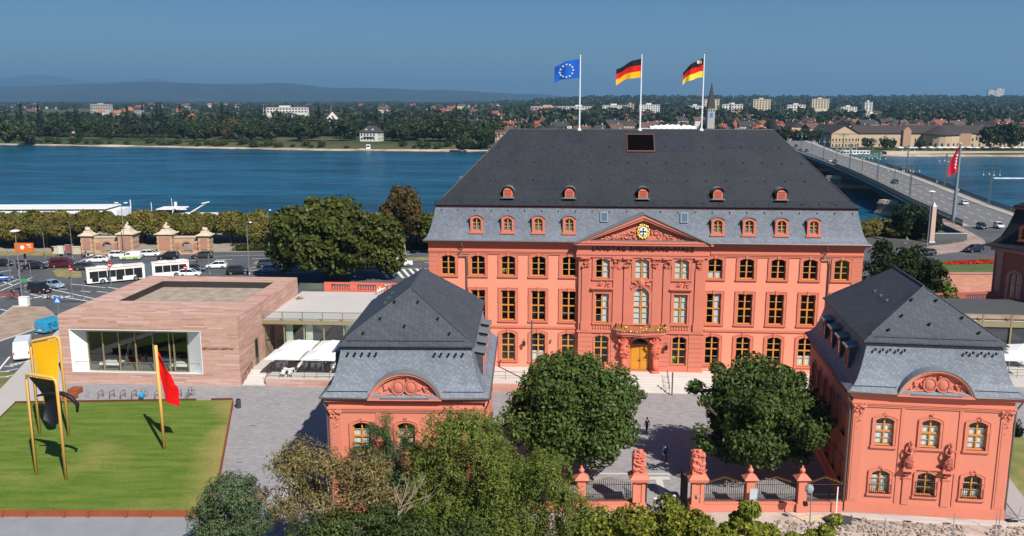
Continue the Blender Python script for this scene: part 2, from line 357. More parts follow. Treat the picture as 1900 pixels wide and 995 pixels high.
# ---------------------------------------------------------------- far land: one sheet to the horizon
def shore(x):   # far shoreline depth as a function of x
    pts = [(-3000,1050),(-900,880),(-470,800),(-305,757),(-153,708),(-21,693),(100,668),(200,645),(290,632),(360,628),(3000,600)]
    for (a,c),(d,e) in zip(pts, pts[1:]):
        if a <= x <= d: return c + (e-c)*(x-a)/(d-a)
    return 700
def sst(a, c, v):
    t = min(1, max(0, (v-a)/(c-a))); return t*t*(3-2*t)
def land(x, y):
    d = y - shore(x if abs(x) < 2999 else 2999)
    a = x / max(y, 1)                       # bearing: left -.6 .. right +.6
    rt_ = sst(-.08, .12, a)
    z = -5.8 + 3.6 * sst(0, 22, d)
    z += 10*sst(150, 1400, d)*rt_ + 34*sst(1500, 4200, d)*rt_ + 6*sst(400,2500,d)*(1-rt_)
    if d > 200: z += (noise.noise(Vector((x/700, y/900, 3))) * 5) * sst(200, 2000, d)
    return z
b = MB(); ys = [0,4,9,16,24,40,70,120,200,320,480,700,1000,1400,1900,2500,3200,4000,5000,6500,8500,11500,16000]
an = [-.95+.05*i for i in range(39)]
rows = []
for d in ys:
    row = []
    for a in an:
        x = a*700; y0 = shore(max(-2900,min(2900,x)))
        y = y0 + d; xx = x if d == 0 else x * (y/700) if d > 70 else x*(1+(y/700-1)*d/70)
        xx = a*700*(1 + max(0, d-0)/700*.93)
        row.append(b.vt((xx, y if d > 40 else shore(max(-2900,min(2900,xx)))+d, land(xx, shore(max(-2900,min(2900,xx)))+d) if d <= 40 else land(xx, y))))
    rows.append(row)
for i in range(len(rows)-1):
    for j in range(len(an)-1): b.idx((rows[i][j],rows[i][j+1],rows[i+1][j+1],rows[i+1][j]))
lm = two('far_fields', (.045,.065,.02), (.13,.105,.05), .0035, .42, .62, .95, .2, .05, stretch=(.5,1.6,1), det=6)
struct(b.build('far_land', lm))
# bank: pale stone shingle strip along the far water edge
b = MB(); prev = None
for i in range(120):
    x = -520 + i*8.0; y = shore(x) - 1.5; hgt = 1.1 + .8*noise.noise(Vector((x*.03,2,1)))
    cur = (b.vt((x,y,WATER-.2)), b.vt((x+1, y+5.5+2*noise.noise(Vector((x*.05,0,5))), WATER+max(.7,hgt))), b.vt((x+1,y+11,WATER+1.0)))
    if prev: b.idx((prev[0],cur[0],cur[1],prev[1])); b.idx((prev[1],cur[1],cur[2],prev[2]))
    prev = cur
struct(b.build('far_bank', two('shingle_bank', (.34,.27,.20), (.52,.44,.35), .1, .4, .62, .95, .2, .6)))
# hills
def ridge(name, pts, Y, depth, mat):
    """pts: bearing px -> crest px"""
    b = MB(); A = []; Bk = []; Fr = []
    for k in range(121):
        x = -700 + k*27.0
        for (a,c),(d,e) in zip(pts, pts[1:]):
            if a <= x <= d: t = (x-a)/(d-a); t = t*t*(3-2*t); yy = c+(e-c)*t; break
        yy += 1.6*noise.noise(Vector((x*.02, Y*.001, 0))) + .7*noise.noise(Vector((x*.09, Y*.001, 4)))
        p = GY(x, yy, Y); A.append(p); Fr.append(Vector((p.x*(1-depth/Y), Y-depth, -12))); Bk.append(Vector((p.x*(1+depth/Y), Y+depth, -40)))
    rings = [Fr]
    for q, hgt in ((.35,.22),(.7,.62)):
        rings.append([f.lerp(a, q) * 1 + Vector((0,0,(f.z+(a.z-f.z)*hgt) - f.lerp(a,q).z + 18*noise.noise(Vector((f.x*.0015, q*7, Y))))) for f, a in zip(Fr, A)])
    rings += [A, Bk]
    b.loft(rings, cap=False, closed=False); return struct(b.build(name, mat, smooth=True))
wood = two('wooded_hill', (.012,.020,.010), (.040,.038,.022), .0022, .45, .66, .95, .2, .02, det=7)
ridge('hills_mountain', [(-700,165),(-300,158),(-60,152),(70,139),(190,153),(230,150),(290,146),(350,158),(600,172),(800,182),(1000,189),(2600,190)], 26000, 5000, wood)
ridge('hills', [(-700,172),(-200,166),(60,160),(180,155),(290,152),(420,157),(520,154),(620,163),(700,164),(800,167),(1000,175),(1075,181),(1120,186),(1300,190),(2600,192)], 13000, 3000, wood)
ridge('hills_low', [(-700,190),(300,189),(800,189),(1000,187),(1080,181),(1200,182),(1350,184),(1500,179),(1640,182),(1760,181),(1900,178),(2100,177),(2600,180)], 5200, 900, wood)
# ================================================================ WINDOWS AND WALLS
def outline(w, z0, z1, rise=0, n=8, cx=0):
    p = [(cx-w/2, z0), (cx+w/2, z0)]
    if rise <= 0: return p + [(cx+w/2, z1), (cx-w/2, z1)]
    r = (w*w/4 + rise*rise)/(2*rise); a = math.asin(min(1, w/2/r)); 
    if rise > w/2: a = PI - a
    return p + [(cx + r*math.sin(a - 2*a*i/n), z1 - r + r*math.cos(a - 2*a*i/n)) for i in range(n+1)]
def wall(b, x0, x1, z0, z1, ops, m=0, y=0.0, dep=.35, mr=None):
    xs = sorted({x0, x1, *[v for o in ops for v in (o[0]-o[1]/2, o[0]+o[1]/2)]}); zs = sorted({z0, z1, *[v for o in ops for v in (o[2], o[3])]})
    for i in range(len(xs)-1):
        for j in range(len(zs)-1):
            cx, cz = (xs[i]+xs[i+1])/2, (zs[j]+zs[j+1])/2
            if any(abs(cx-o[0]) < o[1]/2 and o[2] < cz < o[3] for o in ops): continue
            b.face([(xs[i],y,zs[j]),(xs[i+1],y,zs[j]),(xs[i+1],y,zs[j+1]),(xs[i],y,zs[j+1])], m)
    for o in ops:
        c, w, a, e, rise = o; pts = outline(w, a, e, rise, 8, c); n = len(pts)
        for j in range(n):
            p, q = pts[j], pts[(j+1)%n]; b.face([(p[0],y,p[1]),(q[0],y,q[1]),(q[0],y+dep,q[1]),(p[0],y+dep,p[1])], m if mr is None else mr)
        if rise > 0:
            arc = pts[2:]; h = len(arc)//2
            for k in range(len(arc)-1):
                corner = (c+w/2, e) if k < h else (c-w/2, e)
                b.face([(corner[0],y,corner[1]),(arc[k][0],y,arc[k][1]),(arc[k+1][0],y,arc[k+1][1])], m)
            b.face([(c+w/2,y,e),(arc[h][0],y,arc[h][1]),(c-w/2,y,e)], m)
KIT = {}
def kit(w, h, rise, tr, bars=2, fw=.11, mat=None):
    """window of two leaves over two: frame mesh and the panes' meshes; tr: transom height or None"""
    key = (w,h,rise,tr,bars,fw)
    if key in KIT: return KIT[key]
    b = MB(); o_ = outline(w, 0, h, rise); i_ = outline(w-2*fw, fw, h-fw, rise*.92 if rise else 0); b.ring(i_, o_, .16, .27)
    b.box(-fw*.75,fw*.75,.15,.27,fw,h-fw*.7)
    segs = [(fw, h-fw-(rise*.3))] if tr is None else [(fw, tr-.06), (tr+.06, h-fw-rise*.3)]
    if tr is not None: b.box(-w/2+fw, w/2-fw, .14,.27, tr-.07, tr+.07)
    for a, e in segs:
        nb = bars if tr is None else max(1, bars//2)
        for k in range(1, nb+1):
            z = a + (e-a)*k/(nb+1)
            b.box(-w/2+fw, -.06, .19,.25, z-.022, z+.022, 1); b.box(.06, w/2-fw, .19,.25, z-.022, z+.022, 1)
    fr = b.mesh('window', [ochre, M('muntin_'+str(len(KIT)), (.62,.40,.16), .5)])
    panes = []
    for sx in (-1, 1):
        for k, (a, e) in enumerate(segs):
            pb = MB(); top = k == len(segs)-1
            if rise and top:
                arc = [(x, z) for x, z in outline(w-2*fw, fw, h-fw, rise*.92)[2:] if x*sx >= -1e-6]
                pts = [(0, a), (sx*(w/2-fw), a)] + (arc if sx > 0 else arc[::-1])
            else: pts = [(0,a),(sx*(w/2-fw),a),(sx*(w/2-fw),e),(0,e)]
            pb.face([(x,.22,z) for x, z in pts]); panes.append(pb.mesh('pane', gl))
    KIT[key] = (fr, panes); return KIT[key]
CUR = {}
def put_window(root, x, y, z, w, h, rise, tr, cur=0, rz=0, bars=2, fw=.11):
    fr, panes = kit(w, h, rise, tr, bars, fw)
    f = ob('window', fr, root, (x,y,z), rz)
    for p in panes: ob('pane', p, f)
    if cur:
        k = (w,h,cur)
        if k not in CUR:
            b = MB()
            def cloth(x0,x1,z0,z1):
                nn = 10
                b.loft([[(x0+(x1-x0)*i/nn, .29+.03*(i%2), z0) for i in range(nn+1)], [(x0+(x1-x0)*i/nn, .29+.03*(i%2), z1) for i in range(nn+1)]], cap=False, closed=False)
            if cur == 1: cloth(0, w/2, .1, h)          # right leaf
            if cur == 2: cloth(-w/2,-.1,.1,h); cloth(.15,w/2,.1,h)
            if cur == 3: cloth(-w/2, w/2, .1, h*.72)   # lower half blind
            if cur == 4: cloth(-w/2, w/2, .1, h*.34)
            CUR[k] = b.mesh('curtain', curtain)
        ob('curtain', CUR[k], f)
    return f
TR = {}
def put_trim(root, x, y, z, w, h, rise, mat, bw=.34, prot=.09, key=True, sill=True, rz=0):
    k = (w,h,rise,mat.name,bw,key,sill)
    if k not in TR:
        b = MB(); b.ring(outline(w, 0, h, rise), outline(w+2*bw, -.02, h+bw, rise*1.1 if rise else 0), -prot, .02)
        b.ring(outline(w+2*bw-.16, .0, h+bw-.08, rise*1.1 if rise else 0), outline(w+2*bw, -.02, h+bw, rise*1.1 if rise else 0), -prot-.04, -prot+.01)
        for s in (-1,1): b.box(s*(w/2+bw*.5)-bw*.62, s*(w/2+bw*.5)+bw*.62, -prot-.015, 0, h*.60, h*.82)
        if key: b.prism([(-.13,h-.06),(.13,h-.06),(.2,h+bw+.1),(-.2,h+bw+.1)], -prot-.08, 0)
        if sill: b.box(-w/2-bw-.05, w/2+bw+.05, -prot-.1, 0, -.2, 0); b.box(-w/2-bw, w/2+bw, -prot-.03, 0, -.3, -.2)
        TR[k] = b.mesh('window_surround', mat)
    return ob('window_surround', TR[k], root, (x,y,z), rz)
def text(name, s, size, mat, parent, loc, ext=.03, rot=(PI/2,0,0), bold=0, sx=1.0, sp=1.0):
    c = bpy.data.curves.new(name, 'FONT'); c.body = s; c.size = size; c.extrude = ext; c.align_x = 'CENTER'; c.align_y = 'CENTER'; c.offset = bold; c.space_character = sp; c.resolution_u = 2
    o = bpy.data.objects.new(name, c); COL.objects.link(o)
    me = bpy.data.meshes.new_from_object(o.evaluated_get(bpy.context.evaluated_depsgraph_get())); bpy.data.objects.remove(o); me.name = name
    me.materials.clear(); me.materials.append(mat)
    q = ob(name, me, parent, loc); q.rotation_euler = rot; q.scale = (sx,1,1); return q
def hipring(hx, y0, y1, z): return [(-hx,y0,z),(hx,y0,z),(hx,y1,z),(-hx,y1,z)]
def carve(b, c, sx, sz, n, seed, dep=.16, m=0, rmin=.09, rmax=.2):
    """relief carving: overlapping rounded lumps and scrolls on a surface facing -y"""
    rr = random.Random(seed)
    for k in range(n):
        r = rr.uniform(rmin, rmax); x = c[0]+rr.uniform(-1,1)*sx; z = c[2]+rr.uniform(-1,1)*sz
        if k % 2:
            a0, da, q = rr.uniform(0,6.28), rr.uniform(1.5,4)*rr.choice((-1,1)), r*rr.uniform(1.0,1.9)
            b.tube([(x+q*math.cos(a0+da*j/5)*(1-.12*j), c[1]-dep*.35, z+q*.8*math.sin(a0+da*j/5)*(1-.12*j)) for j in range(6)], [r*.25,r*.42,r*.45,r*.4,r*.34,r*.2], 5, m)
        else: b.lump((x, c[1], z), (r*rr.uniform(.6,1.5), dep*rr.uniform(.5,1.1), r*rr.uniform(.6,1.0)), m, seed+k, 6, 4, .5)
def figure(b, c, h, seed, m=0, female=True):
    """draped standing figure in stone"""
    x, y, z = c; rr = random.Random(seed); s = h/1.8
    prof = [(.25,.0),(.24,.12),(.19,.4),(.19,.75),(.20,.95),(.15,1.12),(.19,1.3),(.20,1.42),(.11,1.5),(.07,1.55)]
    rings = []
    for r, zz in prof:
        sway = .09*math.sin(zz*2.6+seed)
        rings.append([(x+s*(sway+r*(1+.16*math.sin(5*t+zz*2+seed))*math.cos(t)), y+s*(r*.8*(1+.1*math.sin(6*t+zz))*math.sin(t)), z+zz*s) for t in [2*PI*j/14 for j in range(14)]])
    b.loft(rings, m)
    b.lump((x+.04*s, y-.02*s, z+1.68*s), (.105*s,.12*s,.15*s), m, seed, 8, 6, .1); b.lump((x+.04*s,y+.05*s,z+1.74*s),(.13*s,.12*s,.1*s),m,seed+1,7,4,.3)
    b.tube([(x-.2*s,y,z+1.4*s),(x-.32*s,y-.08*s,z+1.12*s),(x-.1*s,y-.24*s,z+1.02*s)], [.075*s,.06*s,.05*s], 7, m)
    b.tube([(x+.22*s,y,z+1.4*s),(x+.36*s,y-.05*s,z+1.15*s),(x+.22*s,y-.24*s,z+1.3*s)], [.075*s,.06*s,.05*s], 7, m)
    b.tube([(x+.22*s,y-.1*s,z+1.35*s),(x,y-.24*s,z+1.0*s),(x-.24*s,y-.16*s,z+.55*s),(x-.3*s,y,z+.15*s)],[.06*s,.1*s,.12*s,.09*s],7,m)
    carve(b,(x,y-.2*s,z+.35*s),.14*s,.3*s,8,seed+5,.1*s,m,.06*s,.12*s)
    for k in range(5): b.tube([(x+(-.14+.07*k)*s,y-.14*s,z+1.0*s),(x+(-.16+.075*k)*s,y-.19*s,z+.45*s),(x+(-.12+.07*k)*s,y-.2*s,z+.02)], [.03*s,.04*s,.045*s], 5, m)

# ================================================================ PALACE
PO = Vector((15.4, 101.81, 0)); PR = R(-4.25)
pal = thing('baroque_palace', 'long salmon pink baroque palace with dark hipped slate roof and three flags', 'palace', PO, PR)
HX = 25.4; DEP = 19.0
axs = [s*v for v in (8.6,12.25,15.9,19.55,23.15) for s in (-1,1)]
ROWS = [(1.86,5.40,.3,1.9),(6.90,10.60,0,1.85),(12.40,14.85,.28,None)]
ops = [(x,1.72,a,e,r) for x in axs for a,e,r,t in ROWS]
b = MB(); wall(b, -HX, -7.5, 0, 16.6, [o for o in ops if o[0] < 0]); wall(b, 7.5, HX, 0, 16.6, [o for o in ops if o[0] > 0])
b.face([(-HX,0,0),(-HX,DEP,0),(-HX,DEP,16.6),(-HX,0,16.6)]); b.face([(HX,0,0),(HX,DEP,0),(HX,DEP,16.6),(HX,0,16.6)]); b.face([(-HX,DEP,0),(HX,DEP,0),(HX,DEP,16.6),(-HX,DEP,16.6)])
b.build('wall', pink, pal)
b = MB(); b.face([(-HX,1.6,0),(HX,1.6,0),(HX,1.6,16.6),(-HX,1.6,16.6)]); 
for zz in (1.2,6.2,11.6): b.face([(-HX,.4,zz),(HX,.4,zz),(HX,1.6,zz),(-HX,1.6,zz)])
b.build('room', dark, pal)
rnd = random.Random(3)
for x in axs:
    for k,(a,e,r,t) in enumerate(ROWS):
        cur = 0
        if x == 8.6 and k > 0: cur = 1
        if rnd.random() < .12: cur = 4
        put_window(pal, x, 0, a, 1.72, e-a, r, t, cur, bars=2); put_trim(pal, x, 0, a, 1.72, e-a, r, rose)
# centre bay (risalit)
YC = -.55
cax = (-4.63, 0, 4.63)
cops = [(x,1.72,1.86,5.35,.28) for x in (-4.63,4.63)] + [(x,1.62,6.95,10.5,0) for x in (-4.63,4.63)] + [(x,1.7,12.35,14.75,.3) for x in cax] + [(0,1.9,6.75,11.25,.95),(0,2.35,1.0,5.05,.9)]
b = MB(); wall(b, -7.45, 7.45, 0, 16.6, cops, y=YC, dep=.5)
for s in (-1,1): b.face([(s*7.45,YC,0),(s*7.45,.02,0),(s*7.45,.02,16.6),(s*7.45,YC,16.6)])
b.build('centre_bay', rose2, pal)
for x in (-4.63,4.63):
    put_window(pal, x, YC, 1.86, 1.72, 3.49, .28, 1.9, 0); put_trim(pal, x, YC, 1.86, 1.72, 3.49, .28, rose2, bw=.12, prot=.03, sill=False)
    put_window(pal, x, YC, 6.95, 1.62, 3.55, 0, 1.8, 1 if x < 0 else 2); put_trim(pal, x, YC, 6.95, 1.62, 3.55, 0, rose2, bw=.3, key=False)
    b = MB(); b.box(-1.35,1.35,-.42,0,0,.14); b.box(-1.2,1.2,-.3,0,-.16,0); carve(b, (0,-.08,.62), .85,.32, 16, int(x*10), .15); b.build('window_hood', rose2, pal).location = (x,YC,11.1)
    b = MB(); b.box(-1.15,1.15,-.12,0,-.08,.1); b.box(-1.15,1.15,-.12,0,.78,.9)
    bb = ob('balustrade_panel', b.mesh('balustrade_panel', rose2), pal, (x,YC,5.98))
    b = MB(); b.lathe((0,-.06,.1), [(.06,0),(.10,.16),(.045,.42),(.07,.6),(.06,.68)], 8); bm_ = b.mesh('baluster', rose2)
    for k in range(7): ob('baluster', bm_, bb, (-.96+k*.32,0,0))
for x in cax: put_window(pal, x, YC, 12.35, 1.7, 2.4, .3, None, 2 if x >= 0 else 1); put_trim(pal, x, YC, 12.35, 1.7, 2.4, .3, rose2)
put_window(pal, 0, YC, 6.75, 1.9, 4.5, .95, 2.2, 2, bars=4); put_trim(pal, 0, YC, 6.75, 1.9, 4.5, .95, rose2, bw=.4, sill=False)
b = MB(); carve(b, (0,YC-.12,11.75), 1.3,.35, 22, 77, .18); b.lump((0,YC-.15,11.9),(.4,.25,.5),0,3); b.build('carved_cartouche', rose2, pal)
# rustication courses on the ground floor of the centre bay
rb = MB(); rb.box(-.5,.5,-.05,0,-.2,.2)
for k in range(8):
    z = 1.35 + k*.58
    for x0,x1 in ((-7.45,-5.75),(-3.5,-1.85),(1.85,3.5),(5.75,7.45)):
        if k == 7: x0, x1 = (x0,x1)
        b = MB(); b.box(x0+.02,x1-.02,YC-.07,YC+.01,z-.27,z+.27); b.build('rustic_block', rose2, pal)
b = MB(); b.box(-7.6,7.6,YC-.2,YC,5.72,5.98); b.box(-7.52,7.52,YC-.1,YC,.9,1.1); b.build('belt_course', rose2, pal)
for s in (-1,1):
    b = MB(); b.box(min(s*7.62,s*HX),max(s*7.62,s*HX),-.14,0,5.95,6.22); b.build('belt_course', rose, pal)
    b = MB()
    for k in range(25): b.box(min(s*23.95,s*25.5) if 0 else min(s*24.35,s*25.48), max(s*24.35,s*25.48), -.1, .02, 1.05+k*.565, 1.05+k*.565+.545)
    b.build('corner_quoin', rose, pal)
# pilasters with leafy capitals
for i, x in enumerate((-6.75,-2.55,-1.55+.0,1.55,2.55,6.75)):
    xx = x if abs(x) > 2 else x*1.0
    xx = (-6.65,-2.95,-1.68,1.68,2.95,6.65)[i]
    b = MB(); b.box(xx-.42,xx+.42,YC-.16,YC+.01,7.1,13.5); b.box(xx-.5,xx+.5,YC-.24,YC+.01,6.0,7.0); b.box(xx-.46,xx+.46,YC-.2,YC+.01,7.0,7.12); p = b.build('pilaster', rose2, pal)
    b = MB(); b.box(xx-.42,xx+.42,YC-.18,YC,13.5,13.6); carve(b, (xx,YC-.2,14.15), .4,.42, 18, 100+i, .2, rmin=.09, rmax=.17); b.box(xx-.55,xx+.55,YC-.36,YC,14.72,14.9); b.build('capital', rose, p)
# entablature, frieze, cornice
b = MB(); b.box(-7.75,7.75,YC-.22,0,14.9,15.2); b.box(-7.8,7.8,YC-.3,0,15.2,15.42); b.box(-7.7,7.7,YC-.16,0,15.42,16.42); b.box(-8.1,8.1,YC-.75,0,16.42,16.6); b.build('entablature', rose2, pal)
for s in (-1,1):
    b = MB(); x0,x1 = sorted((s*8.0, s*(HX+.12)))
    b.box(x0,x1,-.12,.0,15.0,15.2); b.box(x0,x1,-.2,0,15.2,15.36); b.box(x0,x1,-.26,0,15.36,15.5); b.box(x0,x1,-.1,0,15.5,16.2); b.box(x0,x1,-.5,0,16.2,16.45); b.box(x0,x1,-.75,0,16.45,16.66)
    b.build('cornice', rose, pal)
for s in (-1,1):
    b = MB(); x0, x1 = sorted((s*HX, s*(HX+.6))); b.box(x0,x1,-.75,DEP+.7,16.45,16.66); x0, x1 = sorted((s*HX, s*(HX+.15))); b.box(x0,x1,.03,DEP,15.2,15.5); b.build('cornice', rose, pal)
text('lettering', 'LANDTAG RHEINLAND-PFALZ', .76, M('bronze_letters', (.05,.03,.02), .4, metal=.5), pal, (0,YC-.22,15.92), .03, sx=1.02, sp=1.16)
# pediment
b = MB(); out = [(-7.9,16.66),(7.9,16.66),(0,20.15)]; inn = [(-6.3,16.98),(6.3,16.98),(0,19.42)]
b.ring(inn, out, YC-.7, YC-.1); b.face([(x,YC-.12,z) for x,z in inn]); b.ring([(-6.9,16.9),(6.9,16.9),(0,19.7)],[(-7.9,16.66),(7.9,16.66),(0,20.15)],YC-.82,YC-.68)
pd = b.build('pediment', rose2, pal)
b = MB(); b.box(-6.1,6.1,YC-.74,YC-.13,16.985,17.03); b.build('lead_ledge', lead, pd)
b = MB(); b.face([(-7.95,YC-.95,16.72),(0,YC-.95,20.28),(0,2.0,20.28),(-7.95,2.0,16.72)]); b.face([(7.95,YC-.95,16.72),(0,YC-.95,20.28),(0,2.0,20.28),(7.95,2.0,16.72)])
b.face([(-7.95,YC-.95,16.72),(0,YC-.95,20.28),(0,YC-.95,20.14),(-7.95,YC-.95,16.6)]); b.face([(7.95,YC-.95,16.72),(0,YC-.95,20.28),(0,YC-.95,20.14),(7.95,YC-.95,16.6)]); b.build('pediment_roof', lead, pal)
for s in (-1,1):
    rl = MB()
    for k in range(16):
        q = k/15; xx = s*(1.1+4.2*q); hh = .9*(1-q)+.12
        carve(rl, (xx,YC-.16,17.05+hh*.55), .25, hh*.55, 4, k*7+(50 if s>0 else 0), .2, rmin=.1, rmax=.24)
    rl.build('pediment_relief', rose2, pd)

b = MB(); rr = random.Random(5)
for k in range(26):
    a = 2*PI*k/26; q = .74+.1*(k%2); b.lump((q*.82*math.cos(a),YC-.28,18.05+q*math.sin(a)),(.15,.14,.17),0,k,6,4,.4)
for k in range(7): b.lump((-.4+k*.133,YC-.28,19.02+.14*math.sin(PI*k/6)),(.075,.1,.12),0,k+40,6,4,.3)
b.lump((0,YC-.28,19.3),(.07,.08,.11),0,2)
b.build('gilded_frame', gold, pd, True)
b = MB(); b.lathe((0,0,0),[(.58,0),(.58,.1),(.46,.16)],18); sh = b.build('coat_of_arms', white, pd); sh.location = (0,YC-.2,18.05); sh.rotation_euler = (PI/2,0,0); sh.scale = (.85,1,1)
b = MB(); b.box(-.06,.06,-.4,.4,.12,.2); b.box(-.36,.36,-.06,.06,.12,.2)
for q in (-.36,.36): b.box(-.13,.13,q-.05,q+.05,.12,.2); b.box(q-.05,q+.05,-.13,.13,.12,.2)
b.build('black_cross', black, sh)
# mansard, break cornice, upper roof
def mansard(hx, y0, y1, prof, name, mat, parent):
    b = MB(); b.loft([hipring(hx-i, y0+i, y1-i, z) for i, z in prof], cap=False); return b.build(name, mat, parent)
prof = [(0,16.66),(0,16.76),(.32,17.05),(.58,17.55),(.80,18.2),(1.0,18.95),(1.18,19.75),(1.36,20.6)]
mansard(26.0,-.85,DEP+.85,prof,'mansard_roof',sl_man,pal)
b = MB(); b.box(-24.7,24.7,.45,DEP-.45,20.55,20.82); b.build('break_cornice', M('break_trim',(.10,.035,.03),.8), pal)
b = MB(); RZ = 29.45
b.loft([hipring(24.85,.28,DEP-.28,20.80), hipring(24.85,.28,DEP-.28,20.92), hipring(23.9,1.15,DEP-1.15,21.6), [(-16.45,9.4,RZ),(16.45,9.4,RZ),(16.45,9.6,RZ),(-16.45,9.6,RZ)]])
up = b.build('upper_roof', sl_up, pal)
b = MB(); b.tube([(-16.45,9.5,RZ),(16.45,9.5,RZ)], .16, 6); 
for sx in (-1,1):
    for sy,yy in ((-1,1.15),(1,DEP-1.15)): b.tube([(sx*23.9,yy,21.62),(sx*16.45,9.5,RZ)], .09, 5)
b.build('ridge_capping', M('ridge_lead',(.05,.055,.065),.6), up)
def roofz(y): return 21.6 + (RZ-21.6)*(y-1.15)/(9.4-1.15)     # upper front slope
# darker repaired fields and fine hooks
b = MB()
for row,(x0,x1,st_) in enumerate(((-23.5,23.5,1.9),)):
    x = x0
    while x < x1:
        z = 21.2; y = .28+(1.15-.28)*(z-20.92)/(21.6-20.92); b.box(x,x+.06,y-.14,y,z-.02,z+.10); x += st_
for zr in (23.6,25.6,27.4):
    x = -20
    while x < 20:
        if abs(x) < 24.0-(zr-21.6)*.95: y = 1.15+(zr-21.6)*(8.25/7.85); b.box(x,x+.07,y-.16,y,zr,zr+.12)
        x += 2.3
for x in range(-24,25,2):
    if abs(x) > 7 or abs(x)>1.5: b.box(x,x+.09,.36,.52,20.1,20.3)
stuff(b.build('snow_hooks', black, up))
slr = slate('slate_repair', (.024,.029,.042))
for x0,x1,z0,z1 in ((1.9,6.5,26.9,29.0),(9.4,14.0,27.3,29.0),(-9.2,-7.2,27.9,29.0),(-13,-9.5,22.6,23.6)):
    k = 8.25/7.85; y = lambda z: 1.15+(z-21.6)*k
    b = MB(); b.face([(x0,y(z0)-.02,z0+.012),(x1,y(z0)-.02,z0+.012),(x1,y(z1)-.02,z1+.012),(x0,y(z1)-.02,z1+.012)]); b.build('slate_field', slr, up)
# roof hatch; a black sheet stands in for the shade of its recess
z0,z1 = 27.05,28.9; yz = lambda z: 1.15+(z-21.6)*(8.25/7.85)
b = MB()
for (xa,xb,za,zb) in ((-1.72,1.72,z0-.14,z0),(-1.72,1.72,z1,z1+.08),(-1.72,-1.62,z0,z1),(1.62,1.72,z0,z1)):
    b.loft([[(xa,yz(za)-.22,za),(xb,yz(za)-.22,za),(xb,yz(za)+.2,za),(xa,yz(za)+.2,za)],[(xa,yz(zb)-.22,zb),(xb,yz(zb)-.22,zb),(xb,yz(zb)+.2,zb),(xa,yz(zb)+.2,zb)]])
h = b.build('roof_hatch', M('hatch_frame',(.14,.06,.05),.7), pal); b = MB(); b.face([(-1.62,yz(z0)-.1,z0),(1.62,yz(z0)-.1,z0),(1.62,yz(z1)-.1,z1),(-1.62,yz(z1)-.1,z1)]); b.build('hatch_shade', M('hatch_black',(.003,.003,.003),1,spec=0), h)
# dormers
def dormer(root, x, y, z, rz=0, w=1.5, h=2.1):
    o = ob('dormer', None, root, (x,y,z), rz)
    b = MB(); b.ring(outline(w-.5,.22,h-.32,.28), outline(w,0,h,.34), -.1,.1); b.ring(outline(w-.02,.02,h-.02,.34), outline(w+.02,0,h,.34), .1, 1.9); b.box(-w/2-.12,w/2+.12,-.22,.1,-.1,.08)
    b.build('dormer_frame', rose, o)
    b = MB(); t = outline(w+.18,0,h+.1,.40)[2:]; 
    t = [(w/2+.16,h-.32)] + t[1:-1] + [(-w/2-.16,h-.32)]
    b.loft([[(a,-.2,c) for a,c in t],[(a,1.9,c+.02) for a,c in t]],cap=False,closed=False); b.loft([[(a,-.2,c) for a,c in t],[(a*.96,-.2,c-.09) for a,c in t]],cap=False,closed=False); b.build('dormer_roof', lead, o)
    b = MB()
    for s in (-1,1): b.face([(s*(w/2+.01),.1,0),(s*(w/2+.01),1.9,0),(s*(w/2+.01),1.9,h-.34),(s*(w/2+.01),.1,h-.34)])
    b.build('dormer_cheek', sl_man, o)
    b = MB(); b.face([(-w/2+.25,.6,0),(w/2-.25,.6,0),(w/2-.25,.6,h-.3),(-w/2+.25,.6,h-.3)]); b.build('room', dark, o)
    fr, panes = kit(w-.46, h-.5, .26, None, 2, .08)
    f = ob('window', fr, o, (0,-.12,.2))
    # third level stays flat: the panes sit beside the frame
    for p in panes: ob('pane', p, o, (0,-.12,.2))
    return o
for x in (-19.65,-15.93,-12.3,-8.65,8.65,12.25,15.95,19.6): dormer(pal, x, -.22, 17.62)
for x in (-16,-8.66,0,8.7,16.02):
    o = ob('roof_vent_dormer', None, pal, (x,1.0,21.75))
    b = MB(); t = outline(1.1,0,1.15,.5); b.prism(t,-.1,1.6); b.build('vent_body', rose, o)
    b = MB(); t = outline(1.5,0,1.32,.62)[2:]; b.loft([[(a,-.3,c) for a,c in t],[(a,1.7,c) for a,c in t]],cap=False,closed=False); b.build('vent_hood', lead, o)
    b = MB(); b.box(-.8,.8,-.4,-.1,-.1,.02); b.build('vent_sill', lead, o)
    b = MB()
    for k in range(5): b.box(-.4,.4,-.14,-.1,.12+k*.17,.18+k*.17)
    b.build('louvre', M('louvre_'+str(x),(.35,.06,.04),.8), o)
for x in (-4.55,4.8):
    b = MB(); b.ring(outline(.66,.1,1.05),outline(.9,0,1.2),-.12,.5); o = b.build('skylight', greym, pal); o.location=(x,.12,19.0)
    o.rotation_euler = (R(-12),0,0); b = MB(); b.face([(-.33,-.08,.1),(.33,-.08,.1),(.33,-.08,1.05),(-.33,-.08,1.05)]); b.build('skylight_pane', M('sky_glass'+str(x),(.10,.15,.22),.08,spec=.8), o)
# chimneys at the hips
for s in (-1,1):
    b = MB(); b.box(s*25.1-.5,s*25.1+.5,6,7.2,18.2,20.3); b.box(s*25.1-.6,s*25.1+.6,5.9,7.3,20.3,20.5); b.build('side_dormer', sl_up, pal)
    b = MB(); b.box(s*22.0-.5,s*22.0+1.0,7.5,9.0,22.5,23.4); b.box(s*22-.7,s*22+1.2,7.3,9.2,23.4,23.55); b.build('roof_ventilator', lead, pal)
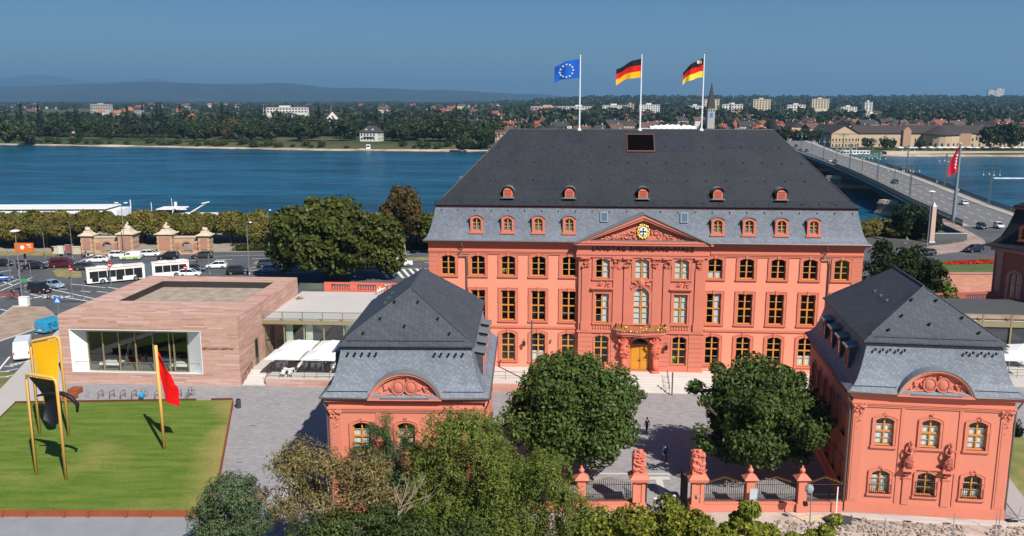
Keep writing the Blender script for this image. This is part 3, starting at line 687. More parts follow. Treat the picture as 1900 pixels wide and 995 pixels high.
# downpipes
for x in (-21.3,21.3):
    b = MB(); b.tube([(x-.1,-.85,16.6),(x-.1,-.75,16.2),(x+.05,-.45,15.9),(x-.45,-.38,15.2),(x-.4,-.3,14.9),(x+.35,-.2,14.8),(x+.4,-.16,14.2),(x+.4,-.16,1.0)], .085, 7); b.build('downpipe', zinc, pal)
b = MB(); b.tube([(-26.05,-.9,16.72),(26.05,-.9,16.72)], .1, 6); b.build('gutter', zinc, pal)
# balcony with gilded railing on two carved figures
bal = ob('balcony', None, pal, (0,YC,5.75))
b = MB(); t = [(-2.9,0),(-2.9,-.9),(-2.3,-1.25),(-1.2,-1.35),(0,-1.55),(1.2,-1.35),(2.3,-1.25),(2.9,-.9),(2.9,0)]
b.prism(t, .05, .3, axis='z'); b.prism([(x*.94,y*.9) for x,y in t], -.2, .05, axis='z'); b.build('balcony_slab', rose2, bal)
b = MB(); e = t
for (x0,y0),(x1,y1) in zip(e,e[1:]):
    b.tube([(x0,y0,.36),(x1,y1,.36)],.035,5); b.tube([(x0,y0,1.22),(x1,y1,1.22)],.04,5)
    nn = max(2,int(math.hypot(x1-x0,y1-y0)/.16))
    for k in range(nn):
        q = k/nn; px,py = x0+(x1-x0)*q, y0+(y1-y0)*q; bul = .1*math.sin(k*1.3)
        b.tube([(px,py,.36),(px+.06,py-.06,.6),(px-.05,py-.05,.9),(px,py,1.22)],.022,4)
b.build('balcony_railing', iron, bal)
b = MB(); rr = random.Random(8)
for (x0,y0),(x1,y1) in zip(e,e[1:]):
    for k in range(int(math.hypot(x1-x0,y1-y0)*20)):
        q = rr.random(); b.lump((x0+(x1-x0)*q, y0+(y1-y0)*q-.03, rr.uniform(.42,1.2)),(.085,.05,.10),0,k,5,3,.5)
b.build('gilded_ornament', gold, bal)
for s in (-1,1):
    b = MB(); x = s*1.85
    b.loft([[(x+r*math.cos(t),-.45+r*.75*math.sin(t),z) for t in [2*PI*j/12 for j in range(12)]] for r,z in ((.30,-3.2),(.42,-2.6),(.62,-2.0),(.55,-1.6),(.40,-1.3),(.5,-.9),(.62,-.55),(.35,-.25),(.4,-.1))])
    b.lump((x,-.75,-.42),(.24,.26,.32),0,4); b.tube([(x-.55,-.5,-.6),(x-.7,-.75,-.95),(x-.25,-1.0,-1.05)],[.17,.15,.12],7); b.tube([(x+.55,-.5,-.6),(x+.65,-.8,-.5),(x+.2,-.95,-.18)],[.17,.15,.12],7)
    carve(b,(x,-.75,-2.0),.45,.45,16,int(s*9)+30,.2,rmin=.12,rmax=.25); carve(b,(x,-.6,-2.8),.25,.3,8,int(s*9)+60,.2,rmin=.1,rmax=.2)
    b.prism([(x-.36,-4.75),(x+.36,-4.75),(x+.30,-3.1),(x-.30,-3.1)],-.75,.02); b.box(x-.5,x+.5,-.9,.02,-4.85,-4.5)
    b.build('atlas_figure', M('atlas_stone'+str(s),(.66,.16,.10),.85,.1,1.2), bal, True)
# door
dr = ob('door', None, pal, (0,YC,1.0))
for s in (-1,1):
    b = MB(); x0,x1 = sorted((s*.02,s*1.12)); b.box(x0,x1,.24,.32,.02,3.1)
    for z0,z1 in ((.15,1.1),(1.2,1.5),(1.65,2.9)): b.box(x0+.17,x1-.17,.19,.25,z0,z1)
    b.box(x0+.06,x1-.06,.215,.25,.08,3.02); lf = b.build('door_leaf', doorwood, dr)
b = MB(); b.tube([(.1,.12,1.25),(.1,.12,1.45)],.025,5); b.tube([(-.1,.12,1.25),(-.1,.12,1.45)],.025,5); b.box(-.12,.12,.13,.2,1.22,1.26); b.build('door_handle', iron, dr)
b = MB(); b.box(-1.16,1.16,.2,.34,3.1,3.25); b.ring(outline(2.15,3.2,3.98,.8),outline(2.33,3.1,4.05,.9),.2,.34); b.build('transom', doorwood, dr)
b = MB(); b.face([(x,.3,z) for x,z in outline(2.2,3.2,4.0,.85)]); b.build('fanlight', gl, dr)
b = MB(); b.ring(outline(2.35,0,4.05,.9),outline(2.95,0,4.45,1.1),-.14,.0); b.build('door_surround', rose2, dr)
# lanterns on the wall
for x in (4.63-2.35+.8, -13.95):
    yy = YC if abs(x) < 7 else 0
    b = MB(); b.tube([(0,0,.5),(0,-.4,.62),(0,-.5,.4)],.03,5); b.lathe((0,-.5,-.35),[(.06,0),(.16,.12),(.2,.5),(.24,.55),(.05,.72)],6); b.build('wall_lantern', iron, pal).location=(x,yy,4.1)
b = MB(); b.lathe((0,0,0),[(.1,0),(.12,.3),(.05,.4)],7); b.box(-.04,.04,.1,.3,.1,.2)
b.build('security_camera', greym, pal).location=(-9.9-.7,-.3,4.4)
# flags on the ridge
def flagpole(x, label):
    f = thing('flagpole', label, 'flagpole', PO + Matrix.Rotation(PR,3,'Z') @ Vector((x,9.5,RZ-.1)), PR)
    b = MB(); b.tube([(0,0,0),(0,0,9.15)],[.11,.07],8); b.lathe((0,0,9.15),[(.06,0),(.11,.08),(.06,.18)],8); b.lathe((0,0,0),[(.3,0),(.3,.12),(.14,.3)],8); b.build('pole', M('pole_white'+str(x),(.72,.74,.76),.35,.04), f)
    return f
def flag(parent, name, L_, Hh, mats, seed, colour, droop):
    b = MB(); nx, nz = 44, 30
    def P(u, v):      # u 0 at the pole, v 0 bottom
        x = -L_*u*.95; y = .22*math.sin(u*7+seed)*u + .10*math.sin(u*15+v*2.5+seed*2)*u
        z = Hh*(v-1) - droop*u*u - droop*.45*u*v + .12*math.sin(u*9+v*2+seed)*u
        if v > .55: z -= .5*droop*(v-.55)*u
        return (x, y, z)
    g = [[b.vt(P(i/nx, j/nz)) for j in range(nz+1)] for i in range(nx+1)]
    for i in range(nx):
        for j in range(nz): b.idx((g[i][j],g[i+1][j],g[i+1][j+1],g[i][j+1]), colour((i+.5)/nx,(j+.5)/nz))
    o = b.build(name, mats, parent, True); o.location = (-.08,0,8.85); return o, P
fb = M('flag_blue',(.008,.10,.50),.8,.05); fy = M('flag_gold',(.85,.42,.01),.8,.05); fk = M('flag_black',(.01,.01,.012),.8,.1); fr_ = M('flag_red',(.62,.012,.012),.8,.05); fyl = M('flag_yellow',(.82,.62,.05),.8,.05); star = M('star_yellow',(.85,.75,.30),.7)
f1 = flagpole(-7.6, 'white flagpole flying the blue flag with gold stars'); f2 = flagpole(0, 'white flagpole flying the plain black red gold flag'); f3 = flagpole(7.65, 'white flagpole flying the black red yellow flag with a small shield')
o, P = flag(f1, 'starred_flag', 3.3, 2.35, [fb], 1.3, lambda u,v: 0, .55)
for k in range(12):
    a = 2*PI*k/12; c = P(.52+.27*math.cos(a), .46+.34*math.sin(a)); b = MB(); pts = []
    for j in range(10): r = .15 if j%2==0 else .065; pts.append((c[0]+r*math.sin(PI*j/5), c[1]-.05, c[2]+r*math.cos(PI*j/5)))
    b.face(pts); b.face([(x,y+.1,z) for x,y,z in pts]); b.build('star', star, o)
flag(f2, 'tricolour_flag', 3.2, 2.3, [fk,fr_,fy], 2.6, lambda u,v: 0 if v > .667 else (1 if v > .333 else 2), .85)
o, P = flag(f3, 'shield_flag', 2.55, 2.3, [fk,fr_,fyl], .4, lambda u,v: 0 if v > .667 else (1 if v > .333 else 2), .95)
b = MB(); c = P(.2,.78)
for sx,sz,m,w_,h_ in ((-.15,.2,0,.28,.36),(.15,.2,1,.28,.36),(0,-.2,2,.4,.3)): b.box(c[0]+sx-w_/2,c[0]+sx+w_/2,c[1]-.06,c[1]+.06,c[2]+sz-h_/2,c[2]+sz+h_/2,m)
b.build('shield', [M('shield_white',(.7,.6,.62),.8),M('shield_red',(.5,.2,.2),.8),M('shield_black',(.05,.03,.02),.8)], o)
# terrace and steps
tm = M('terrace_stone', (.60,.56,.52), .85, .10, .35, .06, 3.)
ter = ob('terrace', None, None, PO, PR); struct(ter)
b = MB(); b.box(-25.5,-9.5,-5.2,0,0,.98); b.box(9.5,27,-5.2,0,0,.98); b.box(-9.5,9.5,-2.8,0,0,.98); b.build('terrace_slab', tm, ter)
for k in range(6):
    b = MB(); b.box(-9.5,9.5,-2.8-.5*(k+1),-2.8-.5*k+.02,0,.98-.155*(k+1)); b.build('step', tm, ter)
b = MB(); b.box(-25.5,-9.52,-6.6,-5.22,0,.55); b.box(9.52,27,-6.6,-5.22,0,.5); b.build('ramp_wall', M('red_sandstone',(.50,.26,.20),.9,.2,.8), ter)
def railing(label, p, q, z, n, root_rot=0, loc=None, h=.95, cat='railing', mids=1):
    o = thing('railing', label, cat, loc or (0,0,0), root_rot); p, q = Vector(p), Vector(q)
    for k in range(n+1):
        c = p.lerp(q, k/n); b = MB(); b.tube([(c.x,c.y,c.z),(c.x,c.y,c.z+h)],.025,5); b.build('post', iron, o)
    b = MB(); b.tube([p+Vector((0,0,h)), q+Vector((0,0,h))],.03,5); b.build('handrail', iron, o)
    for m_ in range(mids): b = MB(); b.tube([p+Vector((0,0,h*(m_+1)/(mids+1))), q+Vector((0,0,h*(m_+1)/(mids+1)))],.016,4); b.build('rail', iron, o)
    return o
railing('thin black railing on the pale terrace next to the slate pavilion', (-22,-5.0,.98),(-9.7,-5.0,.98),0,6,PR,PO)
railing('thin black railing on the terrace behind the round courtyard tree beside the shaded pavilion', (9.7,-5.0,.98),(24,-5.0,.98),0,7,PR,PO)
railing('sloping black handrail in the middle of the palace steps', (3.1,-6.0,.0),(3.1,-2.9,.98),0,3,PR,PO,.95)
# ================================================================ PAVILIONS
HOOK = MB(); HOOK.box(-.04,.04,-.18,.02,0,.2); HOOK.box(-.1,.1,-.18,-.12,.12,.2); HOOKM = HOOK.mesh('snow_hook', black)
def pavilion(label, loc, rz, cur):
    r = thing('slate_pavilion', label, 'pavilion', loc, rz); hx, dp = 6.05, 17.2
    rr = random.Random(int(loc[0])); WX = 3.5
    fo = [(x,1.42,1.75,3.72,.28) for x in (-WX,0,WX)] + [(x,1.42,5.85,8.2,.26) for x in (-WX,0,WX)]
    b = MB(); wall(b,-hx,hx,0,10.2,fo)
    b.face([(-hx,dp,0),(hx,dp,0),(hx,dp,10.2),(-hx,dp,10.2)])
    for s in (-1,1):
        b.T = Matrix.Translation((s*hx,0,0)) @ Matrix.Rotation(s*PI/2,4,'Z')
        sgn = 1 if s > 0 else -1
        so_ = [((sgn*(2.2+k*2.55)),1.3,z0,z1,.25) for k in range(6) for z0,z1 in ((1.75,3.72),(5.85,8.2))]
        wall(b, min(0,sgn*dp), max(0,sgn*dp), 0, 10.2, so_); b.T = None
    b.build('wall', pavpink, r)
    b = MB(); b.box(-hx+1.2,hx-1.2,1.2,dp-1.2,0,10.1); b.build('room', dark, r)
    for i,(x,w_,z0,z1,ri) in enumerate(fo):
        put_window(r, x,0,z0,w_,z1-z0,ri,(z1-z0)*.5 if z0 > 4 else None, cur[i], bars=2, fw=.075); put_trim(r, x,0,z0,w_,z1-z0,ri,pavtrim,bw=.26,key=False)
        b = MB(); carve(b,(0,-.1,z1-z0+.25),.22,.16,5,i,.13,rmin=.07,rmax=.12); b.build('keystone_mask', pavtrim, r).location=(x,0,z0)
        if z0 < 4:     # wrought iron grilles
            b = MB(); bul = .3 if x == 0 else .16; gw = w_/2+.1
            for k in range(11):
                gx = -gw+2*gw*k/10; b.tube([(gx,-.04,.0),(gx,-bul,.1),(gx,-bul*.9,.5),(gx,-.06 if x else -.12,.95),(gx,-.05,1.25 if x else 1.7)],.016,4)
            for zz in (.08,.75,1.25): b.tube([(-gw,-.02,zz),(-gw,-bul*.8,zz),(gw,-bul*.8,zz),(gw,-.02,zz)],.018,4)
            for k in range(8): b.lump((-gw+2*gw*(k+.5)/8,-bul,.12),(.06,.04,.06),0,k,5,3)
            b.build('window_grille', iron, r).location=(x,0,z0)
    for s in (-1,1):
        for k in range(6):
            for z0,z1 in ((1.75,3.72),(5.85,8.2)): 
                yy = 2.2+k*2.55
                put_window(r, s*hx, yy, z0, 1.3, z1-z0, .25, None, 0, s*PI/2); put_trim(r, s*hx, yy, z0, 1.3, z1-z0, .25, pavtrim, bw=.24, key=False, rz=s*PI/2)
    # plinth, strips, cornice
    b = MB(); b.box(-hx-.1,hx+.1,-.1,dp+.1,0,.8); b.box(-hx-.06,hx+.06,-.06,dp+.06,.8,.92); b.build('plinth', pavtrim, r)
    for s in (-1,1):
        x0 = s*5.55
        b = MB(); b.box(x0-.42,x0+.42,-.08,.01,.92,9.05); b.box(x0-.28,x0+.28,-.11,-.07,1.1,8.3); p = b.build('corner_pilaster', pavtrim, r)
        b = MB(); carve(b,(x0,-.14,9.0),.4,.3,14,int(s*20),.16,rmin=.09,rmax=.18); b.build('carved_capital', pavtrim, p); b = MB(); carve(b,(x0,-.1,8.0),.14,.7,12,int(s*30),.1,rmin=.06,rmax=.11); b.build('carved_drop', pavtrim, p)
        x1 = s*2.05; b = MB(); b.box(min(x1,x1+s*.28),max(x1,x1+s*.28),-.07,.01,.92,9.05); b.build('pilaster_strip', pavtrim, r)
    b = MB(); b.box(-2.33,2.33,-.05,.01,0,.9); b.box(-hx-.05,hx+.05,-.1,.01,9.05,9.2); b.box(-hx-.08,hx+.08,-.16,dp+.1,9.2,9.34); b.box(-hx-.12,hx+.12,-.22,dp+.12,9.34,9.46)
    b.box(-hx-.3,hx+.3,-.32,dp+.3,10.0,10.18); b.box(-hx-.42,hx+.42,-.44,dp+.42,10.18,10.33); b.build('cornice', pavtrim, r)
    # balcony ledge and statues
    for s in (-1,1):
        x0 = s*1.5; b = MB(); b.box(x0-.28,x0+.28,-.12,.01,.92,3.2); b.box(x0-.34,x0+.34,-.2,.01,3.2,3.3); carve(b,(x0,-.22,3.6),.24,.22,9,int(s*11),.16,rmin=.08,rmax=.14); b.box(x0-.5,x0+.5,-.62,.01,3.95,4.12); b.box(x0-.42,x0+.42,-.5,.01,4.12,4.24); p = b.build('console', pavtrim, r)
        b = MB(); figure(b,(x0,-.34,4.24),2.15,int(loc[0])+s*3); b.build('stone_statue', M('statue_stone%d%d'%(int(loc[0]),s),(.48,.15,.11),.85,.15,1.5), r, True)
    b = MB(); b.box(-1.0,1.0,-.24,.01,3.98,4.12); b.box(-.98,.98,-.16,.01,4.12,4.2); b.build('ledge', pavtrim, r)
    # roof
    prof = [(0,10.33),(0,10.42),(.42,10.75),(.75,11.25),(1.0,11.9),(1.2,12.65),(1.36,13.35),(1.48,14.0)]
    b = MB(); b.loft([hipring(6.58-i,-.53+i,dp+.53-i,z) for i,z in prof], cap=False)
    def slopem(b):
        pass
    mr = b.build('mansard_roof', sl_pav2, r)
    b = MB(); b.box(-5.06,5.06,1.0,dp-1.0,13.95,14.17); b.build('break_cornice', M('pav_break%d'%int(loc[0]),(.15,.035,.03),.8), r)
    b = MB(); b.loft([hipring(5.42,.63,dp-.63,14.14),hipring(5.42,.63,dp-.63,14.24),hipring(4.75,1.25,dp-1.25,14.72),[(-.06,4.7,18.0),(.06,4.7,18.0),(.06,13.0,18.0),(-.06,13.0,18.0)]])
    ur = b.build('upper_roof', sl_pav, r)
    b = MB(); b.tube([(0,4.7,18.02),(0,13.0,18.02)],.11,6)
    for s in (-1,1): b.tube([(s*4.75,1.25,14.74),(0,4.7,18.02)],.06,5); b.tube([(s*4.75,dp-1.25,14.74),(0,13,18.02)],.06,5)
    b.build('ridge_capping', M('pav_ridge%d'%int(loc[0]),(.06,.066,.078),.6), ur)
    for x in (-4.5,-3.95,-3.4,-2.8,-2.3,2.3,2.8,3.4,3.95,4.5): ob('snow_hook', HOOKM, mr, (x,.72,13.5))
    for x,z in ((-1.2,17.0),(.7,17.0),(-2.2,15.9),(2.4,15.9),(-3.4,14.95),(3.4,14.95),(-.2,15.4)): ob('snow_hook', HOOKM, ur, (x,1.25+(z-14.72)*3.45/3.28,z+.02))
    b = MB(); b.tube([(-4.6,.98,14.55),(4.6,.98,14.55)],.03,4); b.build('snow_rail', black, ur)
    for s in (-1,1): b = MB(); b.tube([(s*2.9,-.15,10.78),(s*6.1,-.15,10.78)],.03,4); b.build('snow_rail', black, mr)
    # side dormers and vents
    for s in (-1,1):
        for k in range(4):
            yy = 3.4+k*3.0; o = ob('side_dormer', None, r, (s*5.9,yy,11.35), s*PI/2)
            b = MB(); b.box(-.55,.55,-.05,1.2,0,1.75); b.build('dormer_cheek', sl_pav, o)
            b = MB(); b.ring(outline(.7,.2,1.5,.2),outline(1.04,.02,1.72,.25),-.12,-.04); b.build('dormer_frame', pavtrim, o)
            b = MB(); b.face([(x,-.07,z) for x,z in outline(.7,.2,1.5,.2)]); b.build('dormer_pane', gl, o)
            b = MB(); b.loft([[(-.75,-.35,1.72),(.75,-.35,1.72),(.75,1.6,2.05),(-.75,1.6,2.05)],[(-.75,-.35,1.84),(.75,-.35,1.84),(.75,1.6,2.17),(-.75,1.6,2.17)]]); b.build('dormer_roof', lead, o)
        for k in range(3):
            yy = 6.2+k*1.9; xx = 2.5; z = 18-(xx/4.75)*3.28
            b = MB(); b.face([(-.26,0,.02),(.26,0,.02),(0,.02,.3)]); b.face([(-.26,0,.02),(0,.02,.3),(0,.8,.32)]); b.face([(.26,0,.02),(0,.02,.3),(0,.8,.32)]); ob('roof_vent', b.mesh('roof_vent', sl_pav), r, (s*xx,yy,z-.05), s*PI/2)
    # segmental gable with shields
    g = ob('segmental_gable', None, r, (0,-.3,10.33))
    b = MB(); A = outline(5.0,.12,1.75,1.62,16); B = outline(5.6,-.02,2.05,2.0,16); b.ring(A,B,-.14,.3); b.ring(outline(5.3,.05,1.9,1.8,16),B,-.26,-.12); b.face([(x,.12,z) for x,z in A]); b.box(-2.9,2.9,-.26,.3,-.16,0); b.build('gable_frame', pavpink, g)
    b = MB(); t = outline(5.75,-.02,2.14,2.08,16)[2:]; b.loft([[(x,-.32,z) for x,z in t],[(x*.98,2.4,z-.1) for x,z in t]],cap=False,closed=False); b.loft([[(x,-.32,z) for x,z in t],[(x*.97,-.32,z*.97-.02) for x,z in t]],cap=False,closed=False); b.build('gable_roof', lead, g)
    b = MB()
    for s in (-1,1):
        b.lump((s*.5,.02,.85),(.42,.18,.5),0,2,14,8,.08); b.ring([(s*.5+.42*math.cos(a),.85+.5*math.sin(a)) for a in [2*PI*k/14 for k in range(14)]],[(s*.5+.54*math.cos(a),.85+.62*math.sin(a)) for a in [2*PI*k/14 for k in range(14)]],-.12,.12)
        carve(b,(s*1.3,.06,.6),.5,.35,12,int(s*50),.16,rmin=.08,rmax=.17); carve(b,(s*1.9,.06,.3),.3,.15,7,int(s*60),.14,rmin=.06,rmax=.12); b.tube([(s*.9,0,.35),(s*2.0,0,.22)],.09,6)
    carve(b,(0,.02,1.45),.4,.12,8,99,.16,rmin=.08,rmax=.13); b.build('shield_relief', M('relief_stone%d'%int(loc[0]),(.57,.18,.125),.85,.15,1.5), g)
    b = MB(); b.box(-1.9,1.9,-.3,-.05,-.0,.05); b.build('lead_ledge', lead, g)
    # gutters, downpipes
    for s in (-1,1): b = MB(); b.tube([(s*6.62,dp+.5,10.36),(s*6.62,-.52,10.36),(s*2.9,-.56,10.34)],.085,6); b.build('gutter', zinc, r)
    for s in (-1,1):
        b = MB(); b.tube([(s*6.5,-.3,10.3),(s*6.5,-.1,9.9),(s*6.22,.12,9.2),(s*6.2,.12,.1)],.075,7); b.build('downpipe', zinc, r)
    return r
pavL = pavilion('pink pavilion with curved slate roof standing behind foreground trees', (-8.33,65.1,0), R(-1), [0,0,0,3,3,3])
pavR = pavilion('pink pavilion with statues on its unobstructed facade beside the building site', (33.29,65.76,0), R(-8), [3,0,4,3,3,3])
# ================================================================ COURT FENCE
FA, FB = Vector((-2.2,66.6,0)), Vector((27.2,66.9,0)); FRZ = math.atan2(FB.y-FA.y, FB.x-FA.x)
def gate_post(x, label, big=True, group=None):
    o = thing('gate_post', label, 'gate post', (x,66.6,0), FRZ, group)
    b = MB()
    if big:
        b.box(-.62,.62,-.62,.62,0,.75); b.box(-.52,.52,-.52,.52,.75,.9); b.box(-.42,.42,-.42,.42,.9,2.6); b.box(-.5,-.2,-.5,-.3,.9,2.55); b.box(.2,.5,-.5,-.3,.9,2.55)
        b.frustum(0,0,2.6,2.8,.46,.46,.6,.6); b.frustum(0,0,2.8,3.05,.75,.75,.82,.82); b.frustum(0,0,3.05,3.35,.82,.82,.5,.5); b.build('pier', pavtrim, o)
        b = MB(); rr = random.Random(int(x)); b.box(-.5,.5,-.4,.4,3.33,3.6)
        b.loft([[(q*c_,q2*.42,z) for c_,q2 in ((-.5,-1),(.5,-1),(.5,1),(-.5,1))] for q,z in ((1,3.6),(1.05,4.2),(.95,4.9),(.7,5.2))])
        carve(b,(0,-.42,4.35),.42,.7,34,int(x),.26,rmin=.1,rmax=.22); carve(b,(0,.42,4.35),.42,.7,14,int(x)+3,.2); b.lump((0,-.3,5.25),(.2,.2,.22),0,2); b.lump((-.35,-.2,5.0),(.2,.2,.24),0,4); b.lump((.38,-.2,4.95),(.2,.2,.22),0,5)
        b.build('trophy_sculpture', M('trophy%d'%int(x),(.62,.19,.13),.85,.15,1.6), o)
    else:
        b.box(-.45,.45,-.45,.45,0,.75); b.box(-.34,.34,-.34,.34,.75,2.7); b.frustum(0,0,2.7,2.9,.4,.4,.6,.6); b.frustum(0,0,2.9,3.25,.6,.6,.22,.22); b.build('pier', pavtrim, o)
        b = MB(); b.lathe((0,0,3.22),[(.2,0),(.12,.1),(.22,.25),(.24,.38),(.1,.55),(.04,.75)],9); b.build('finial', pavtrim, o)
    return o
gx1, gx2 = G(1183,948).x, G(1292,950).x
gate_post(gx1, 'tall gate post crowned by a carved trophy beside the half-hidden bar fence'); gate_post(gx2, 'tall gate post crowned by a carved trophy with a small dark plate')
b = MB(); b.box(-.13,.13,-.06,0,0,.26); tag(b.build('post_plate', greym), 'small dark plate on the tall carved gate post', 'plate').location=(gx2,66.6-.62-.0,1.5)
sp = [G(1390,950).x, G(1487,952).x]
gate_post(sp[0], 'small finial post under the round tree beside the info board', False); gate_post(sp[1], 'small finial post between two railings near the building site', False)
xl = [G(1078,948).x, G(985,946).x]
gate_post(xl[0], 'small finial post half hidden by tree leaves beside the bar fence', False); gate_post(xl[1], 'small finial post lost in the foreground thicket', False)
BAR = MB(); BAR.tube([(0,0,0),(0,0,1)],.026,4)
def fence_bay(x0, x1, label, big0=.62, big1=.45, wall_h=.72, hump=True):
    o = thing('iron_fence', label, 'fence', (x0,66.6,0), FRZ); L_ = x1-x0; a, e = big0, L_-big1
    b = MB(); b.box(a,e,-.24,.24,0,wall_h); b.box(a,e,-.28,.28,wall_h,wall_h+.1); b.build('fence_wall', pavtrim, o)
    n_ = max(3,int((e-a)/.17)); bmh = bpy.data.meshes.new('bar') if 0 else None
    for k in range(n_+1):
        q = k/n_; t = 2.35 + (.55*(1-abs(2*q-1)) if hump else 0); x = a+(e-a)*q
        if k%2 == 0 or True:
            bb = ob('bar', BARM, o, (x,0,wall_h+.1)); bb.scale = (1,1,t-wall_h-.1)
    b = MB(); b.tube([(a,0,1.0),(e,0,1.0)],.025,4); b.tube([(a,0,2.3),(e,0,2.3)],.025,4); b.tube([(a,0,1.45),(e,0,1.45)],.018,4)
    for k in range(n_): 
        x = a+(e-a)*(k+.5)/n_; b.tube([(x,0,1.0),(x,0,1.5)],.014,4)
    b.build('rail', iron, o)
    if hump:
        b = MB(); m = 26
        for k in range(m):
            q = (k+.5)/m; t = 2.35+.55*(1-abs(2*q-1)); x = a+(e-a)*q; b.tube([(x,0,t-.02),(x,0,t+.16)],[.035,.005],4)
        b.build('gilded_spike', M('dull_gilding%d'%int(x0*9),(.40,.22,.05),.5,metal=.4), o)
    return o
BARM = BAR.mesh('bar', iron)
fence_bay(gx2, sp[0], 'iron bar fence next to the carved post in tree shade'); fence_bay(sp[0], sp[1], 'iron bar fence behind the info board', .45); fence_bay(sp[1], 27.1, 'iron bar fence ending at the pavilion wall by the building site', .45, .1)
fence_bay(xl[0], gx1, 'iron bar fence with the sunlit courtyard showing through', .45, .62); fence_bay(xl[1], xl[0], 'iron bar fence behind the foreground thicket', .45, .45); fence_bay(-2.1, xl[1], 'iron bar fence beside the tree-hidden pavilion', .1,.45)
for sx, x in ((1,gx1+.72),(-1,gx2-.72)):   # open gate leaves swung into the court
    o = thing('gate_leaf', 'black iron gate leaf swung open against %s' % ('the gate post beside the half-hidden fence' if sx>0 else 'the gate post with the plate'), 'gate', (x,66.9,0), R(84) if sx>0 else R(96))
    b = MB(); b.tube([(0,0,.15),(0,0,2.6)],.05,5); b.tube([(1.7,0,.15),(1.7,0,2.9)],.04,5); b.tube([(0,0,.25),(1.7,0,.25)],.03,4); b.tube([(0,0,2.3),(1.7,0,2.3)],.03,4); b.build('gate_frame', iron, o)
    for k in range(10): bb = ob('bar', BARM, o, (.15+k*.16,0,.25)); bb.scale=(1,1,2.2+.03*k)
b = MB(); b.box(-.3,.3,-.05,.05,.02,2.4); b.box(-.26,.26,-.07,-.05,.1,1.0,1); b.box(.2,.27,-.08,-.05,.2,1.6,2); o = b.build('info_board', [M('board_grey',(.45,.48,.50),.4),M('board_pale',(.58,.6,.62),.4),M('board_blue',(.05,.15,.45),.4)])
tag(o,'upright pale grey info board standing before the fence','info board'); p = G(1394,956); o.location = (p.x,65.6,0)
for x0,y0,l in ((1215,945,'dark bollard with pale cap standing in sun between the gate posts'),(1250,940,'bollard with pale cap standing in shade between the gate posts')):
    o = thing('bollard', l, 'bollard', G(x0,y0)); b = MB(); b.lathe((0,0,0),[(.14,0),(.14,.9)],12); b.build('shaft', greym, o); b = MB(); b.lathe((0,0,.9),[(.145,0),(.145,.06),(.1,.1)],12); b.build('cap', white, o)
# pale bands set in the courtyard floor
ban = M('pale_band',(.56,.53,.50),.9,.08,.6)
for pts in (((968,880),(1090,880)),((1100,880),(1300,882))):
    p,q = G(*pts[0]),G(*pts[1]); b=MB(); b.face([(p.x,p.y,.02),(q.x,q.y,.02),(q.x,q.y+.28,.02),(p.x,p.y+.28,.02)]); struct(b.build('paving_band', ban))
p,q = G(1222,888),G(1238,950); b=MB(); b.face([(p.x-.3,p.y,.024),(p.x+.3,p.y,.024),(q.x+.3,q.y,.024),(q.x-.3,q.y,.024)]); b.face([(p.x-1.0,p.y-.3,.026),(p.x+1.0,p.y-.3,.026),(p.x+1.0,p.y+.35,.026),(p.x-1.0,p.y+.35,.026)]); struct(b.build('paving_band', ban))
# ================================================================ SANDSTONE RESTAURANT
RO = Vector((-53.4,99.75,0)); RR_ = R(-3.5); RW, RD, RH = 21.5, 23.2, 8.4
res = thing('sandstone_restaurant', 'flat-roofed building clad in pale red sandstone with one long recessed window', 'building', RO, RR_)
stone = [M('sandstone_%d'%k, c, .9, .10, 1.2, .08, 10) for k,c in enumerate(((.50,.305,.245),(.475,.285,.225),(.53,.335,.275),(.43,.235,.18),(.57,.39,.33)))]
def clad(b, u0, u1, v0, v1, P, rng, hole=None, ch=.2, lmin=.8, lmax=3.2, out=.03):
    """courses of thin slabs; P(u,v,d) -> point"""
    v = v0
    while v < v1-.02:
        h = min(ch*rng.choice((.8,1,1,1.25)), v1-v); u = u0
        while u < u1-.02:
            l = min(rng.uniform(lmin,lmax), u1-u)
            if u1-(u+l) < .25: l = u1-u
            segs = [(u,u+l)]
            if hole and v+h > hole[2]+.01 and v < hole[3]-.01:
                segs = []
                if u < hole[0]: segs.append((u,min(u+l,hole[0])))
                if u+l > hole[1]: segs.append((max(u,hole[1]),u+l))
            for a,e in segs:
                d = rng.uniform(0,out); g = .006; m = rng.choices(range(5),(5,4,3,1.2,1.6))[0]
                p = [P(a+g,v+g,d),P(e-g,v+g,d),P(e-g,v+h-g,d),P(a+g,v+h-g,d)]; q = [P(a+g,v+g,-.05),P(e-g,v+g,-.05),P(e-g,v+h-g,-.05),P(a+g,v+h-g,-.05)]
                b.face(p,m)
                for j in range(4): b.face([p[j],p[(j+1)%4],q[(j+1)%4],q[j]],m)
            u += l
        v += h
rg = random.Random(11); WX0,WX1,WZ0,WZ1 = 1.25,17.0,1.45,6.6
IX0,IX1,IZ0,IZ1,IY = 2.2,14.6,1.0,5.95,1.9
b = MB(); clad(b,0,RW,0,RH,lambda u,v,d:(u,-d,v),rg,(WX0,WX1,WZ0,WZ1)); stuff(b.build('facing_slabs', stone, res))
b = MB(); clad(b,0,RD,0,RH,lambda u,v,d:(RW+d,u,v),rg,(5.0,6.3,.9,4.3)); stuff(b.build('facing_slabs', stone, res))
b = MB(); clad(b,0,RD,0,RH,lambda u,v,d:(-d,u,v),rg); stuff(b.build('facing_slabs', stone, res))
b = MB(); HX0,HX1,HY0,HY1 = 3.6,19.3,7.4,19.6
